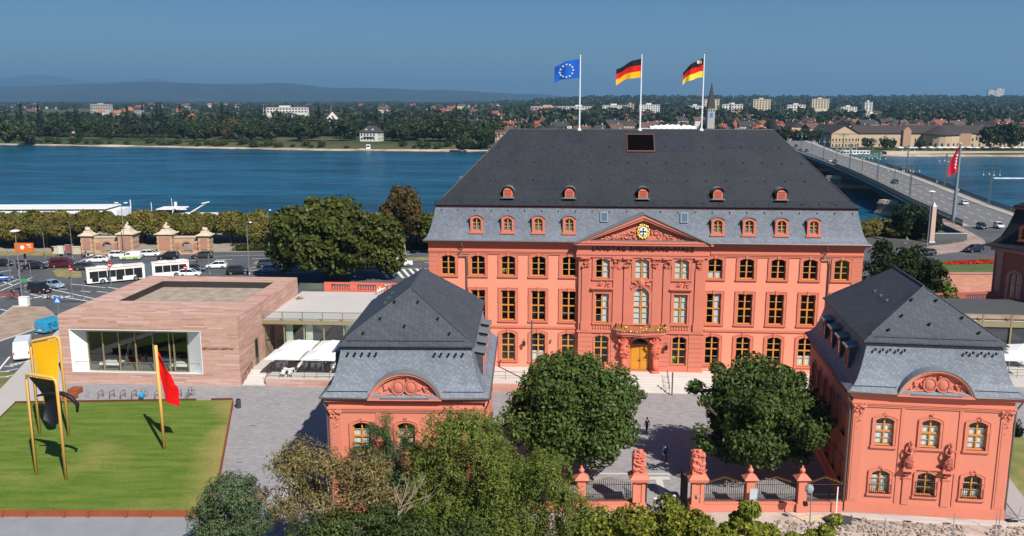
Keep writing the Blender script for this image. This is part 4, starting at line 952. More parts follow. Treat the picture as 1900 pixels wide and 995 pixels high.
clad(b,0,RW,0,HY0,lambda u,v,d:(u,v,RH+d*.5),rg,None,.45); clad(b,0,RW,HY1,RD,lambda u,v,d:(u,v,RH+d*.5),rg,None,.45); clad(b,0,HX0,HY0,HY1,lambda u,v,d:(u,v,RH+d*.5),rg,None,.45); clad(b,HX1,RW,HY0,HY1,lambda u,v,d:(u,v,RH+d*.5),rg,None,.45); stuff(b.build('roof_slabs', stone, res))
core = MB(); m0 = 0
wall(core,.02,RW-.02,0,RH-.02,[((WX0+WX1)/2,WX1-WX0,WZ0,WZ1,0)],y=.03,dep=.02)
core.face([(.03,.03,0),(.03,RD,0),(.03,RD,RH-.03),(.03,.03,RH-.03)]); core.face([(RW-.03,.03,0),(RW-.03,RD,0),(RW-.03,RD,RH-.03),(RW-.03,.03,RH-.03)]); core.face([(0,RD,0),(RW,RD,0),(RW,RD,RH-.03),(0,RD,RH-.03)])
for x0,x1,y0,y1 in ((.03,RW-.03,.03,HY0),(.03,RW-.03,HY1,RD),(.03,HX0,HY0,HY1),(HX1,RW-.03,HY0,HY1)): core.face([(x0,y0,RH-.03),(x1,y0,RH-.03),(x1,y1,RH-.03),(x0,y1,RH-.03)])
core.build('wall_core', stone[1], res)
b = MB(); 
for p,q in (((HX0,HY0),(HX1,HY0)),((HX1,HY0),(HX1,HY1)),((HX1,HY1),(HX0,HY1)),((HX0,HY1),(HX0,HY0))): b.face([(*p,RH),(*q,RH),(*q,RH-.9),(*p,RH-.9)])
b.build('parapet_lining', M('dark_flashing',(.04,.035,.035),.6), res)
b = MB(); b.face([(HX0,HY0,RH-.85),(HX1,HY0,RH-.85),(HX1,HY1,RH-.85),(HX0,HY1,RH-.85)]); b.build('gravel_roof', two('roof_gravel',(.30,.23,.18),(.42,.35,.28),.8,.35,.65,.95,.25,4.), res)
b = MB(); O = outline(WX1-WX0,WZ0,WZ1,0,8,(WX0+WX1)/2); I = outline(IX1-IX0,IZ0,IZ1,0,8,(IX0+IX1)/2)
for j in range(4):
    k = (j+1)%4; b.face([(O[j][0],-.03,O[j][1]),(O[k][0],-.03,O[k][1]),(I[k][0],IY,I[k][1]),(I[j][0],IY,I[j][1])])
b.ring(O, outline(WX1-WX0+.12,WZ0-.06,WZ1+.06,0,8,(WX0+WX1)/2), -.07, 0)
b.build('window_reveal', M('white_reveal',(.80,.81,.80),.5,.03), res)
b = MB(); b.ring(outline(IX1-IX0-.2,IZ0+.08,IZ1-.1,0,8,(IX0+IX1)/2), I, IY-.06, IY+.1)
mu = [IX0+v*(IX1-IX0) for v in (.155,.315,.48,.655,.815,.86,.985)]
for x in mu[:6]: b.box(x-.06,x+.06,IY-.1,IY+.1,IZ0+.05,IZ1-.05)
b.build('glazing_frame', bronze, res)
ed = [IX0+.1]+mu[:6]+[IX1-.1]
for x0,x1 in zip(ed,ed[1:]):
    b = MB(); b.face([(x0,IY+.02,IZ0+.08),(x1,IY+.02,IZ0+.08),(x1,IY+.02,IZ1-.08),(x0,IY+.02,IZ1-.08)]); b.build('pane', gl2, res)
b = MB(); b.face([(WX0+.2,.25,2.55),(WX1-.2,.25,2.55),(WX1-.2,.25,2.58),(WX0+.2,.25,2.58)]); b.tube([(WX0+.2,.25,2.6),(WX1-.2,.25,2.6)],.025,5); b.build('guard_rail', bronze, res)
# room behind the glass
fl = M('dining_floor',(.17,.15,.13),.5,.2,.5); wl = M('dining_wall',(.10,.10,.10),.8,.1)
b = MB(); b.face([(.2,IY+.12,.9),(RW-.3,IY+.12,.9),(RW-.3,14,.9),(.2,14,.9)],0); b.face([(.2,14,1.4),(RW-.3,14,1.4),(RW-.3,14,6.5),(.2,14,6.5)],1); b.face([(.2,2.2,6.45),(RW-.3,2.2,6.45),(RW-.3,14,6.45),(.2,14,6.45)],1); b.face([(.2,2,1.4),(.2,14,1.4),(.2,14,6.5),(.2,2,6.5)],1); b.face([(RW-.3,2,1.4),(RW-.3,14,1.4),(RW-.3,14,6.5),(RW-.3,2,6.5)],1); b.build('dining_room', [fl,wl], res)
woodc = M('chair_wood',(.20,.09,.04),.5,.15,2)
RT = Matrix.Rotation(RR_,4,'Z')
def rl(x,y,z): return RO + (RT @ Vector((x,y,z)))
def dining_table(x,y,l,label,nch=4):
    t = thing('dining_table', label, 'table', rl(x,y,.905), RR_)
    b = MB(); b.box(-l/2,l/2,-.55,.55,.7,.76); b.build('table_top', woodc, t)
    for sx in (-1,1):
        for sy in (-1,1): b = MB(); b.box(sx*(l/2-.1)-.04,sx*(l/2-.1)+.04,sy*.45-.04,sy*.45+.04,0,.7); b.build('leg', woodc, t)
    b = MB(); b.box(-l/2-.06,l/2+.06,-.62,.62,.765,.79); b.box(-l/2-.06,l/2+.06,-.63,-.61,.5,.765); b.build('tablecloth', white, t)
    for k in range(nch):
        c = thing('dining_chair', 'brown wooden dining chair at a white-clothed table behind the long restaurant window', 'chair', rl(x-l/2+.5+k*.75,y+1.0,.905), RR_, 'chairs in the restaurant')
        b = MB(); b.box(-.22,.22,-.22,.22,.42,.47); b.build('seat', woodc, c)
        b = MB(); b.box(-.22,.22,-.24,-.2,.6,.95); b.build('backrest', woodc, c)
        for sx in (-1,1):
            for sy in (-1,1): b = MB(); b.box(sx*.2-.02,sx*.2+.02,sy*.2-.02,sy*.2+.02,0,.42 if sy>0 else .95); b.build('leg', woodc, c)
dining_table(4.3,3.4,2.6,'long white-clothed table inside the restaurant, beside the stepladder'); dining_table(13.2,3.3,2.4,'white-clothed table inside the restaurant, near the far window end',3)
dining_table(10.6,5.5,2.2,'white-clothed table deep inside the restaurant behind the middle panes',3); dining_table(15.0,7.5,2.0,'white-clothed table deepest in the dim restaurant corner',2)
b = MB(); o = thing('stepladder','tall aluminium stepladder standing inside the restaurant window','ladder',rl(6.6,3.6,.905),RR_)
for s in (-1,1):
    b = MB(); b.tube([(s*.95,-.25,0),(s*.1,-.18,3.1)],.04,4); b.tube([(s*.95,.25,0),(s*.1,.18,3.1)],.04,4)
    for k in range(9): q = .1+.8*k/9; b.tube([(s*(.95-.85*q),-.25+.07*q,3.1*q),(s*(.95-.85*q),.25-.07*q,3.1*q)],.025,4)
    b.build('ladder_leg', steel, o)
text('lettering','RESTAURANT LANDTAG',.34,M('sign_letters',(.16,.08,.06),.6),res,(19.0,-.06,4.55),.015,sx=.98)
b = MB(); b.box(RW-.02,RW+.06,5.0,6.3,.9,1.0); b.ring([(a,c) for a,c in outline(1.1,1.0,4.2,0,8,5.65)],[(a,c) for a,c in outline(1.3,.9,4.3,0,8,5.65)],0,.1)
o = thing('side_entrance','narrow bronze-framed glass door in the sandstone side wall','door',rl(RW+.0,0,0),RR_)
b = MB(); b.box(.0,.10,5.0,5.1,1.0,4.3); b.box(0,.1,6.2,6.3,1.0,4.3); b.box(0,.1,5.1,6.2,4.2,4.3); b.build('door_frame', bronze, o); b = MB(); b.face([(.04,5.1,1.0),(.04,6.2,1.0),(.04,6.2,4.2),(.04,5.1,4.2)]); b.build('door_pane', M('door_dark_glass',(.03,.03,.03),.1,spec=.7), o)
# ---------------------------------------------------------------- glass hall
gh = thing('glass_hall', 'low glass-fronted hall with a pale flat roof behind white parasols', 'building', rl(RW,0,0), RR_)
GY0, GY1, GW = 8.6, 25.2, 17.0
b = MB(); b.box(0,GW,GY0-.5,GY1,5.55,5.95); b.build('roof_slab', pavlight, gh)
b = MB(); b.box(0,GW,GY0-.55,GY0-.5,5.5,6.0); b.build('roof_edge', bronze, gh)
b = MB(); b.box(0,GW,GY0+7,GY0+7.2,1.0,5.5); b.build('rear_wall', wl, gh)
cw = M('hall_curtain',(.55,.62,.52),.8,.06,1,.08,12,stretch=(5,5,.2))
xs_ = [0.1+k*2.55 for k in range(7)]
for k,x in enumerate(xs_):
    b = MB(); b.box(x-.07,x+.07,GY0-.08,GY0+.1,1.0,5.55); b.build('mullion', bronze, gh)
    b = MB(); b.box(x-.06,x+.06,GY0-.55,GY0-.43,5.9,7.05); b.build('parapet_post', bronze, gh)
for k in range(6):
    x0,x1 = xs_[k]+.07,xs_[k+1]-.07
    b = MB(); b.face([(x0,GY0,1.05),(x1,GY0,1.05),(x1,GY0,5.5),(x0,GY0,5.5)]); b.build('pane', gl2, gh)
    b = MB(); b.face([(x0,GY0-.48,5.98),(x1,GY0-.48,5.98),(x1,GY0-.48,6.95),(x0,GY0-.48,6.95)]); b.build('parapet_pane', glass('parapet_glass%d'%k,(.85,.87,.85),.2), gh)
    if k in (1,2,4): b = MB(); nn=8; x1c = x0+(.9 if k!=4 else 2.2); b.loft([[(x0+(x1c-x0)*i/nn,GY0+.5+.06*(i%2),1.1) for i in range(nn+1)],[(x0+(x1c-x0)*i/nn,GY0+.5+.06*(i%2),5.4) for i in range(nn+1)]],cap=False,closed=False); b.build('curtain', cw, gh)
b = MB(); b.box(0,GW,GY0-.5,GY0-.42,7.0,7.1); b.build('parapet_rail', steel, gh)
b = MB(); b.box(xs_[0],xs_[1],GY0-.06,GY0+.06,3.2,3.32); b.box(1.3,1.4,GY0-.05,GY0+.05,1.0,3.2); b.build('entrance_frame', black, gh)
b = MB(); b.face([(0,GY0+.2,1.02),(GW,GY0+.2,1.02),(GW,GY0+7,1.02),(0,GY0+7,1.02)]); b.build('hall_floor', fl, gh)
# pink balustrade behind the flat roof
def balustrade(label, p, q, z0, h, segs, trim, mat=None):
    d = (q-p); o = thing('stone_balustrade', label, 'balustrade', p, math.atan2(d.y,d.x)); L_ = d.length
    b = MB(); b.box(0,L_,-.2,.2,z0-1.5,z0+.15); b.box(0,L_,-.24,.24,z0+h-.2,z0+h); b.build('rail', trim, o)
    bl = MB(); bl.lathe((0,0,0),[(.08,0),(.13,.2*h),(.06,.5*h),(.1,.62*h)],6); bm_ = bl.mesh('baluster', trim); x = 0
    per = L_/segs
    for k in range(segs):
        b = MB(); b.box(k*per-.0,k*per+per*.28,-.2,.2,z0+.15,z0+h-.2); b.build('pedestal', trim, o); n_ = int(per*.68/.33)
        for j in range(n_): ob('baluster', bm_, o, (k*per+per*.30+ (j+.5)*per*.68/n_,0,z0+.13))
    return o
balustrade('salmon pink balustrade along the back of the pale flat roof', Vector((-27.3,124.3,0)), Vector((-12,123.2,0)), 5.9, 1.25, 4, M('balustrade_pink',(.66,.155,.10),.85,.06))
b = MB(); b.face([(-31.0,124.4,6.0),(-27.5,124.2,6.0),(-27.5,124.2,7.0),(-31.0,124.4,7.0)]); o = b.build('glass_screen', M('smoked_pane',(.10,.12,.10),.1,spec=.6)); tag(o,'dark glass screen between the sandstone block and the pink balustrade','screen')
b = MB(); rr = random.Random(4)
for k in range(40):
    a = rr.uniform(0,2*PI); q = rr.uniform(.2,.9); b.tube([(rr.uniform(-.3,.3),rr.uniform(-.3,.3),rr.uniform(.0,.15)),(q*math.cos(a),q*math.sin(a),rr.uniform(.05,.5))],[.03,.01],4)
o = b.build('brushwood', M('twig_brown',(.30,.2,.12),.9)); tag(o,'small heap of brown twigs on the pale flat roof','twigs'); p = G(555,555,5.96); o.location = p
# ---------------------------------------------------------------- cafe terrace
ct = ob('cafe_terrace', None, None, rl(RW,0,0), RR_); struct(ct)
b = MB(); b.box(2.9,17,.3,GY0-.1,0,.98); b.box(.02,2.9,3.9,GY0-.1,0,.98); b.build('terrace_floor', pavlight, ct)
b = MB(); clad(b,2.9,17,0,.9,lambda u,v,d:(u,.28-d,v),rg); stuff(b.build('terrace_wall', stone, ct))
for k in range(7): b = MB(); b.box(.05,2.88,.35+k*.5,.35+k*.5+.52 if k<6 else 3.95,0,.14*(k+1)); b.build('step', tm, ct)
railing('thin black rail along the front edge of the cafe terrace', (3.0,.5,.98),(16.5,.5,.98),0,9,RR_,rl(RW,0,0),1.0,mids=3)
railing('black handrail on the cafe steps beside the sandstone wall', (.12,.4,.1),(.12,3.7,.98),0,3,RR_,rl(RW,0,0),.95,mids=1)
railing('black handrail on the cafe steps beside the parasol terrace', (2.85,.4,.1),(2.85,3.7,.98),0,3,RR_,rl(RW,0,0),.95,mids=1)
canv = M('parasol_canvas',(.80,.80,.78),.8,.03,.6)
def parasol(p, z, label, s=2.05, h=2.75, group=None):
    o = thing('parasol', label, 'parasol', (p[0],p[1],z), RR_, group)
    b = MB(); c = [(-s,-s,h-.55),(s,-s,h-.55),(s,s,h-.55),(-s,s,h-.55)]
    mid = [(0,-s*.97,h-.52),(s*.97,0,h-.52),(0,s*.97,h-.52),(-s*.97,0,h-.52)]
    for k in range(4):
        b.face([c[k],mid[k],(0,0,h+.12)]); b.face([mid[k],c[(k+1)%4],(0,0,h+.12)])
        b.face([c[k],c[(k+1)%4],(c[(k+1)%4][0],c[(k+1)%4][1],h-.67),(c[k][0],c[k][1],h-.67)])
    b.build('canopy', canv, o)
    b = MB(); b.tube([(0,0,0),(0,0,h+.2)],.045,7); b.build('pole', white, o); b = MB(); b.box(-.45,.45,-.45,.45,0,.1); b.build('base_plate', greym, o)
    b = MB()
    for k in range(4): b.tube([(0,0,h-.2),(c[k][0]*.96,c[k][1]*.96,h-.57)],.02,4)
    b.build('rib', white, o); return o
PB = [(-27.0,101.0),(-22.7,100.7),(-26.5,105.0),(-22.2,104.8),(-18.4,100.4),(-18.0,104.5)]
for k,p in enumerate(PB): parasol(p, .985, 'square white parasol on the cafe terrace ' + ('in the row by the edge rail' if k in (0,1,4) else 'in the row by the glass front'), group='parasols front row' if k in (0,1,4) else 'parasols rear row')
CH = None
def shell_chair(p, z, rz, label, group):
    global CH
    if CH is None:
        CH = thing('shell_chair', label, 'chair', (p[0],p[1],z), rz, group)
        b = MB(); pts = []
        for i in range(7):
            t = i/6; row = []
            for j in range(7):
                u = j/6*2-1; y = -.24+.46*min(1,t*1.7); zz = .43 + (0 if t < .55 else (t-.55)*.95) + .06*u*u; row.append((u*.25*(1-.15*t), y+(.06 if t > .8 else 0), zz))
            pts.append(row)
        b.loft(pts, cap=False, closed=False); b.build('seat_shell', white, CH, True)
        for sx in (-1,1):
            for sy in (-1,1): b = MB(); b.tube([(sx*.12,sy*.1,.44),(sx*.24,sy*.22,0)],.017,5); b.build('leg', white, CH)
        return CH
    return dup(CH,(p[0],p[1],z),rz,label,group)
def cafe_table(p, label, group, big=True):
    o = thing('cafe_table', label, 'table', (p[0],p[1],.985), RR_, group); b = MB(); b.box(-.6,.6,-.4,.4,.71,.75); b.build('table_top', white, o); b = MB(); b.tube([(0,0,.03),(0,0,.71)],.04,6); b.build('column', white, o); b = MB(); b.box(-.3,.3,-.3,.3,0,.03); b.build('foot', white, o)
rr = random.Random(2)
for k,(x,y) in enumerate(((-28.0,102.4),(-25.4,102.3),(-23.8,102.1),(-21.2,101.9),(-27.4,105.9),(-24.8,105.6),(-23.0,105.3),(-20.6,105.4),(-19.4,102.0),(-26.6,99.6),(-18.6,106))):
    ed_ = k == 9
    cafe_table((x,y),'white cafe table standing in the sun by the terrace rail' if ed_ else 'white cafe table shaded by the terrace parasols',None if ed_ else 'shaded cafe tables')
    for a in (0,1,2,3): shell_chair((x+(-.4,.4,-.4,.4)[a]+rr.uniform(-.1,.1), y+(-.75,-.75,.75,.75)[a]),.985,(PI if a<2 else 0)+rr.uniform(-.4,.4)+PI, 'white shell chair in the sun by the terrace rail' if ed_ else 'white shell chair shaded by the terrace parasols','sunlit terrace chairs' if ed_ else 'shaded terrace chairs')
for k in range(7): p = G(700+k*4,548-k*2.2,5.96); shell_chair(p,5.96,rr.uniform(0,6),'white shell chair standing on the pale flat roof beside the slate hip','chairs on the flat roof')

# ================================================================ LAWN AND SCULPTURES
LZ = .5
BL,BR,FR = G(28,748,LZ),G(432,742,LZ),G(394,949,LZ); dv = (G(0,775,LZ)-BL).normalized(); FY = G(0,948,LZ).y; FL = BL+dv*((FY-BL.y)/dv.y)
gm = two('mown_grass',(.078,.14,.013),(.15,.205,.034),.5,.3,.7,.95,.3,4.5,stretch=(.5,2.6,1),bump=.5,bsc=8,det=8)
n = gm.node_tree; L = n.links; vm = [x for x in n.nodes if x.type=='VECT_MATH'][0]; old = vm.inputs[0].links[0].from_socket
tcc = [x for x in n.nodes if x.type=='TEX_COORD'][0]; t2 = n.nodes.new('ShaderNodeTexNoise'); t2.inputs['Scale'].default_value=.11; t2.inputs['Detail'].default_value=7; t2.inputs['Roughness'].default_value=.6; L.new(tcc.outputs['Object'],t2.inputs[0])
# worn dry strip near the far right border and along the front, as in the mown bed itself
sp_ = n.nodes.new('ShaderNodeSeparateXYZ'); L.new(tcc.outputs['Object'],sp_.inputs[0])
def mnode(op,a,b_):
    t = n.nodes.new('ShaderNodeMath'); t.operation=op; t.use_clamp = op in ('MULTIPLY_ADD',) and False
    for i,q in enumerate((a,b_)):
        if isinstance(q,(int,float)): t.inputs[i].default_value=q
        else: L.new(q,t.inputs[i])
    return t.outputs[0]
ks = (BR.x-FR.x)/(BR.y-FR.y); u = mnode('SUBTRACT',mnode('SUBTRACT',sp_.outputs[0],FR.x-ks*FR.y),mnode('MULTIPLY',sp_.outputs[1],ks))   # metres from the border, negative inside; v = mnode('MULTIPLY',mnode('SUBTRACT',sp_.outputs[1],G(0,905).y),-.10)
r2 = n.nodes.new('ShaderNodeValToRGB'); r2.color_ramp.elements[0].position=.52; r2.color_ramp.elements[1].position=.92; L.new(mnode('ADD',mnode('MULTIPLY',t2.outputs[0],.95),mnode('MULTIPLY',mnode('MAXIMUM',mnode('ADD',u,3.2),0.0),0.12)),r2.inputs[0])
mix = n.nodes.new('ShaderNodeMix'); mix.data_type='RGBA'; L.new(r2.outputs[0],mix.inputs[0]); L.new(old,mix.inputs[6]); mix.inputs[7].default_value=(.34,.26,.09,1); L.new(mix.outputs[2],vm.inputs[0])
struct(sheet('lawn',[BL,BR,FR,FL],LZ,gm))
cor = thing('corten_edging','rusty steel edging holding the raised lawn','edging')
def edge(p,q,rib=0,mt=None,h=LZ+.08):
    d=(q-p).normalized(); nn=Vector((-d.y,d.x,0))*.05; b=MB(); b.loft([[p-nn,q-nn,q+nn,p+nn],[v_+Vector((0,0,h)) for v_ in (p-nn,q-nn,q+nn,p+nn)]]); b.build('steel_panel', mt or corten, cor)
    if rib:
        k = 0
        while k*rib < (q-p).length: c=p+d*(k*rib); b=MB(); b.box(c.x-.1,c.x+.1,c.y-.22,c.y-.04,0,h-.02); b.build('rib', corten, cor); k+=1
g0 = lambda v_: Vector((v_.x,v_.y,0))
BLg,BRg,FRg,FLg = map(g0,(BL,BR,FR,FL)); br_n = BRg+(BLg-BRg)*.10; br_n2 = BRg+(BLg-BRg)*.17
N_ = 5
for k in range(N_): edge(FLg.lerp(FRg,k/N_),FLg.lerp(FRg,(k+1)/N_)-Vector((.04,0,0)),4.6 if k<0 else 3.05)
edge(FRg,BRg,0,corten); edge(BRg,br_n,0,cortend,LZ+.2); edge(br_n2,BLg,0,cortend,LZ+.2); edge(BLg,FLg,0,cortend)
b = MB(); b.face([(p.x,p.y,.03) for p in (FLg+Vector((-30,0,0)),FRg,FRg+Vector((0,-4.3,0)),FLg+Vector((-30,-4.3,0)))]); struct(b.build('footpath', M('path_slabs',(.26,.27,.29),.9,.18,.5,.08,3)))
b = MB(); b.face([(p.x,p.y,.022) for p in (FLg+Vector((-30,-4.2,0)),FRg+Vector((3,-4.2,0)),FRg+Vector((1,-30,0)),FLg+Vector((-30,-30,0)))]); struct(b.build('front_grass', two('rough_grass',(.14,.14,.03),(.30,.24,.09),.5,.3,.7,.95,.25,4)))
yel = M('sculpture_ochre',(.74,.41,.11),.5,.08,.8); yc = M('sculpture_yellow_sheet',(.78,.40,.005),.6,.05,.5); bc = M('sculpture_black_sheet',(.012,.012,.016),.5,.2,.5); rc = M('sculpture_red_sheet',(.68,.004,.006),.55,.06,.5)
def uframe(b, p, q, h0, h1, r=.14):
    p,q = Vector(p),Vector(q); pt,qt = p+Vector((0,0,h0-p.z)),q+Vector((0,0,h1-q.z)); d = (qt-pt).normalized()
    b.tube([p,pt-Vector((0,0,.55)),pt-Vector((0,0,.2))+d*.08,pt+d*.4,qt-d*.4,qt-Vector((0,0,.2))-d*.08,qt-Vector((0,0,.55)),q],r,8)
def cloth(b, f, nu=24, nv=24, m=0):
    g_ = [[b.vt(f(i/nu,j/nv)) for j in range(nv+1)] for i in range(nu+1)]
    for i in range(nu):
        for j in range(nv): b.idx((g_[i][j],g_[i+1][j],g_[i+1][j+1],g_[i][j+1]),m)
l1,l2,l3 = G(68,881,LZ),G(123,890,LZ),G(74,805,LZ); l4 = l3+Vector((3.2,-.6,0))
sc_ = thing('frame_sculpture','tall ochre sculpture of two bent frames with yellow and black sheets on the lawn','sculpture')
b = MB(); uframe(b,l1,l2,9.85,9.75); b.build('front_frame', yel, sc_, True)
b = MB(); uframe(b,l3,l4,10.0,10.75); b.build('rear_frame', yel, sc_, True)
b = MB(); A0,A1 = Vector((l3.x,l3.y,9.75)),Vector((l4.x,l4.y,10.5))
def fyl_(u_,v_):
    top = A0.lerp(A1,.06+.88*u_); dpt = 6.2*v_; sag = .5*math.sin(v_*PI)
    x = top.x+ (0 if u_>.5 else 0) + (.0 if u_ > .98 else 1.6*(1-u_)*v_*v_); return (x, top.y-1.6*v_*v_-.25*math.sin(u_*PI)*v_, top.z-dpt)
cloth(b,fyl_); b.build('yellow_sheet', yc, sc_, True)
b = MB(); B0,B1 = Vector((l1.x,l1.y,9.62)),Vector((l2.x,l2.y,9.5))
def fbk(u_,v_):
    top = B0.lerp(B1,.06+.88*u_); w0 = .28*min(1,v_*2.2)          # near edge swings in, far edge follows the leg
    q_ = B0.lerp(B1,.06+w0+(.88-w0)*u_); bot = 4.6-1.4*abs(u_-.45)*v_
    return (q_.x, q_.y+.9*math.sin(v_*PI*.85)+.35*math.sin(u_*5)*v_*.5, top.z-bot*v_)
cloth(b,fbk); b.build('black_sheet', bc, sc_, True)
b = MB(); c0 = Vector((l2.x-.3,l2.y+.7,8.1))
b.tube([c0+Vector((-2.0,.2,-.25)),c0+Vector((-.9,.2,.0)),c0+Vector((.3,.1,.0)),c0+Vector((1.0,.1,-.35)),c0+Vector((1.5,.1,-1.0)),c0+Vector((1.45,.05,-1.7))],[.08,.16,.2,.2,.18,.08],10); b.build('black_tail', bc, sc_, True)
rp = G(305,833,LZ); rs = thing('red_sheet_mast','slim ochre mast with a hanging red sheet on the lawn','sculpture',rp)
b = MB(); b.tube([(0,0,0),(-.05,0,10.2)],.15,8); b.build('mast', yel, rs, True)
b = MB()
def frd(u_,v_):
    w_ = .12+1.5*math.sin(min(1,v_*1.25)*PI*.62)*(1-.25*v_); top = 9.6-4.9*v_; 
    return (.12+w_*u_*(.9 if v_<.55 else 1.0)+ (v_-.45)*.75*(v_>.45), .35*math.sin(u_*4+v_*5)*u_, top-.9*u_*(.3+v_*.5)+.08*math.sin(v_*20)*u_)
cloth(b,frd); b.build('red_sheet', rc, rs, True)
# ---------------------------------------------------------------- cycle stands, bicycle, corten blocks, bins
for k,x in enumerate((187,208,228,249,292,312,333)):
    o = G(x,738); b = MB(); b.tube([(0,-.45,0),(0,-.4,.75),(0,.4,.8),(0,.45,0)],.035,6); b.tube([(0,-.42,.4),(0,.42,.4)],.025,5)
    q = ob('cycle_stand', None, None, o, R(-12)); tag(q,'black steel hoop cycle stand in the row behind the lawn','cycle stand','row of cycle stands'); b.build('hoop', iron, q); b = MB(); b.box(-.08,.08,-.55,-.35,0,.02); b.box(-.08,.08,.35,.55,0,.02); b.build('foot_plate', iron, q)
o = tag(ob('slot_post',MB().box(-.1,.1,-.08,.08,0,1.0).mesh('slot_post',greym),None,G(163,739)),'flat dark post at the end of the cycle stand row','post')
def bicycle(p, rz, label, col):
    o = thing('bicycle', label, 'bicycle', p, rz); fm = M('bike_'+label[:9],col,.4)
    for x in (-.53,.53):
        b = MB(); c = [(x+.34*math.cos(2*PI*k/16),0,.35+.34*math.sin(2*PI*k/16)) for k in range(17)]; b.tube(c,.025,5,cap=False); wh = b.build('wheel', tyre, o)
        b = MB()
        for k in range(8): b.tube([(x,0,.35),(x+.32*math.cos(PI*k/4),0,.35+.32*math.sin(PI*k/4))],.005,3)
        b.build('spokes', steel, wh)
    b = MB(); b.tube([(-.53,0,.35),(-.1,0,.3),(.36,0,.78),(-.22,0,.8),(-.53,0,.35)],.025,5); b.tube([(-.1,0,.3),(-.25,0,.92)],.02,5); b.tube([(.53,0,.35),(.36,0,.78),(.33,0,1.0)],.022,5); b.build('frame', fm, o)
    b = MB(); b.lump((-.27,0,.95),(.13,.08,.05)); b.build('saddle', black, o); b = MB(); b.tube([(.22,-.28,1.02),(.34,-.1,1.0),(.34,.1,1.0),(.22,.28,1.02)],.018,5); b.build('handlebar', black, o); return o
bicycle(G(266,739),R(80),'blue bicycle parked between the hoop stands',(.02,.30,.55)); bicycle(G(353,737),R(75),'black bicycle parked at the end of the cycle stand row',(.02,.02,.025))
b = MB(); p = G(264,742); b.lump((0,-.1,.55),(.28,.35,.35),0,3,8,6,.2); o = b.build('cycle_cover', M('cover_blue',(.01,.28,.52),.6,.15,3)); o.location=p; tag(o,'crumpled bright blue cover draped over the parked bicycle','cover')
for x,y,w_,l in ((140,730,1.15,'rusty steel block seat beside the sandstone wall'),(130,741,1.25,'rusty steel block seat next to the lawn edging')):
    p = G(x,y); b = MB(); b.box(-w_/2,w_/2,-.6,.6,.06,.62); b.frustum(0,0,.62,.66,w_/2,.6,w_/2-.04,.56); b.box(-w_/2+.1,w_/2-.1,-.5,.5,0,.06); o = b.build('block_seat', corten); o.location=p; o.rotation_euler=(0,0,R(-8)); tag(o,l,'seat')
for x,y,l in ((443,757,'round dark litter bin by the lawn corner'),(413,905,'round dark litter bin half behind the grey-green shrub')):
    o = thing('litter_bin',l,'bin',G(x,y)); b = MB(); b.lathe((0,0,0),[(.26,0),(.28,.9),(.24,.95)],12); b.build('drum', M('bin_grey'+str(x),(.05,.055,.06),.5), o); b = MB(); b.lathe((0,0,.96),[(.2,0),(.22,.05),(.05,.08)],12); b.build('lid', black, o)
# ================================================================ TREES
def leaf_data(lobes, n, size, seed, gap=.0, shell=.5, up=.3, aspect=.6, fs=.9):
    """leaf quads spread through lobes (cx,cy,cz,rx,ry,rz[,tone]); clumped, with gaps"""
    rg_ = np.random.default_rng(seed); lb = np.array([l[:6] for l in lobes]); tone = np.array([l[6] if len(l) > 6 else 0 for l in lobes])
    wgt = (lb[:,3]*lb[:,4]*lb[:,5])**.67; wgt = wgt/wgt.sum(); k = rg_.choice(len(lb), int(n*2.2), p=wgt)
    d = rg_.normal(size=(len(k),3)); d /= np.linalg.norm(d,axis=1)[:,None]
    r = shell + (1-shell)*rg_.random(len(k))**.6
    c = lb[k,:3] + d*lb[k,3:6]*r[:,None]
    ph = rg_.random((6,3))*6.28; fq = rg_.normal(size=(6,3))*fs; val = sum(np.sin(c@fq[i]*1.4+ph[i,0]) for i in range(6))
    keep = val > (np.quantile(val, max(.02,min(.9,.545+gap))) if True else 0)
    keep |= rg_.random(len(k)) < .18
    c, d, k, val = c[keep][:n], d[keep][:n], k[keep][:n], val[keep][:n]
    m = len(c); nr = d + rg_.normal(size=(m,3))*.75 + np.array([0,0,up]); nr /= np.linalg.norm(nr,axis=1)[:,None]
    a = np.cross(nr, rg_.normal(size=(m,3))); a /= np.linalg.norm(a,axis=1)[:,None]+1e-9; bq = np.cross(nr,a)
    s = size*(.6+.8*rg_.random(m))[:,None]
    V = np.stack([c-a*s, c-bq*s*aspect, c+a*s, c+bq*s*aspect],1).reshape(-1,3)
    tn = tone[k] + (rg_.random(m) < .25).astype(int)
    return V, tn
def quads_mesh(name, V, idx, mats):
    me = bpy.data.meshes.new(name); n = len(V)//4
    me.vertices.add(n*4); me.vertices.foreach_set('co', V.astype(np.float32).ravel()); me.loops.add(n*4); me.loops.foreach_set('vertex_index', np.arange(n*4,dtype=np.int32))
    me.polygons.add(n); me.polygons.foreach_set('loop_start', np.arange(0,n*4,4,dtype=np.int32)); me.polygons.foreach_set('loop_total', np.full(n,4,dtype=np.int32))
    for m in mats: me.materials.append(m)
    me.polygons.foreach_set('material_index', np.clip(idx,0,len(mats)-1).astype(np.int32)); me.update(); me.validate(); return me
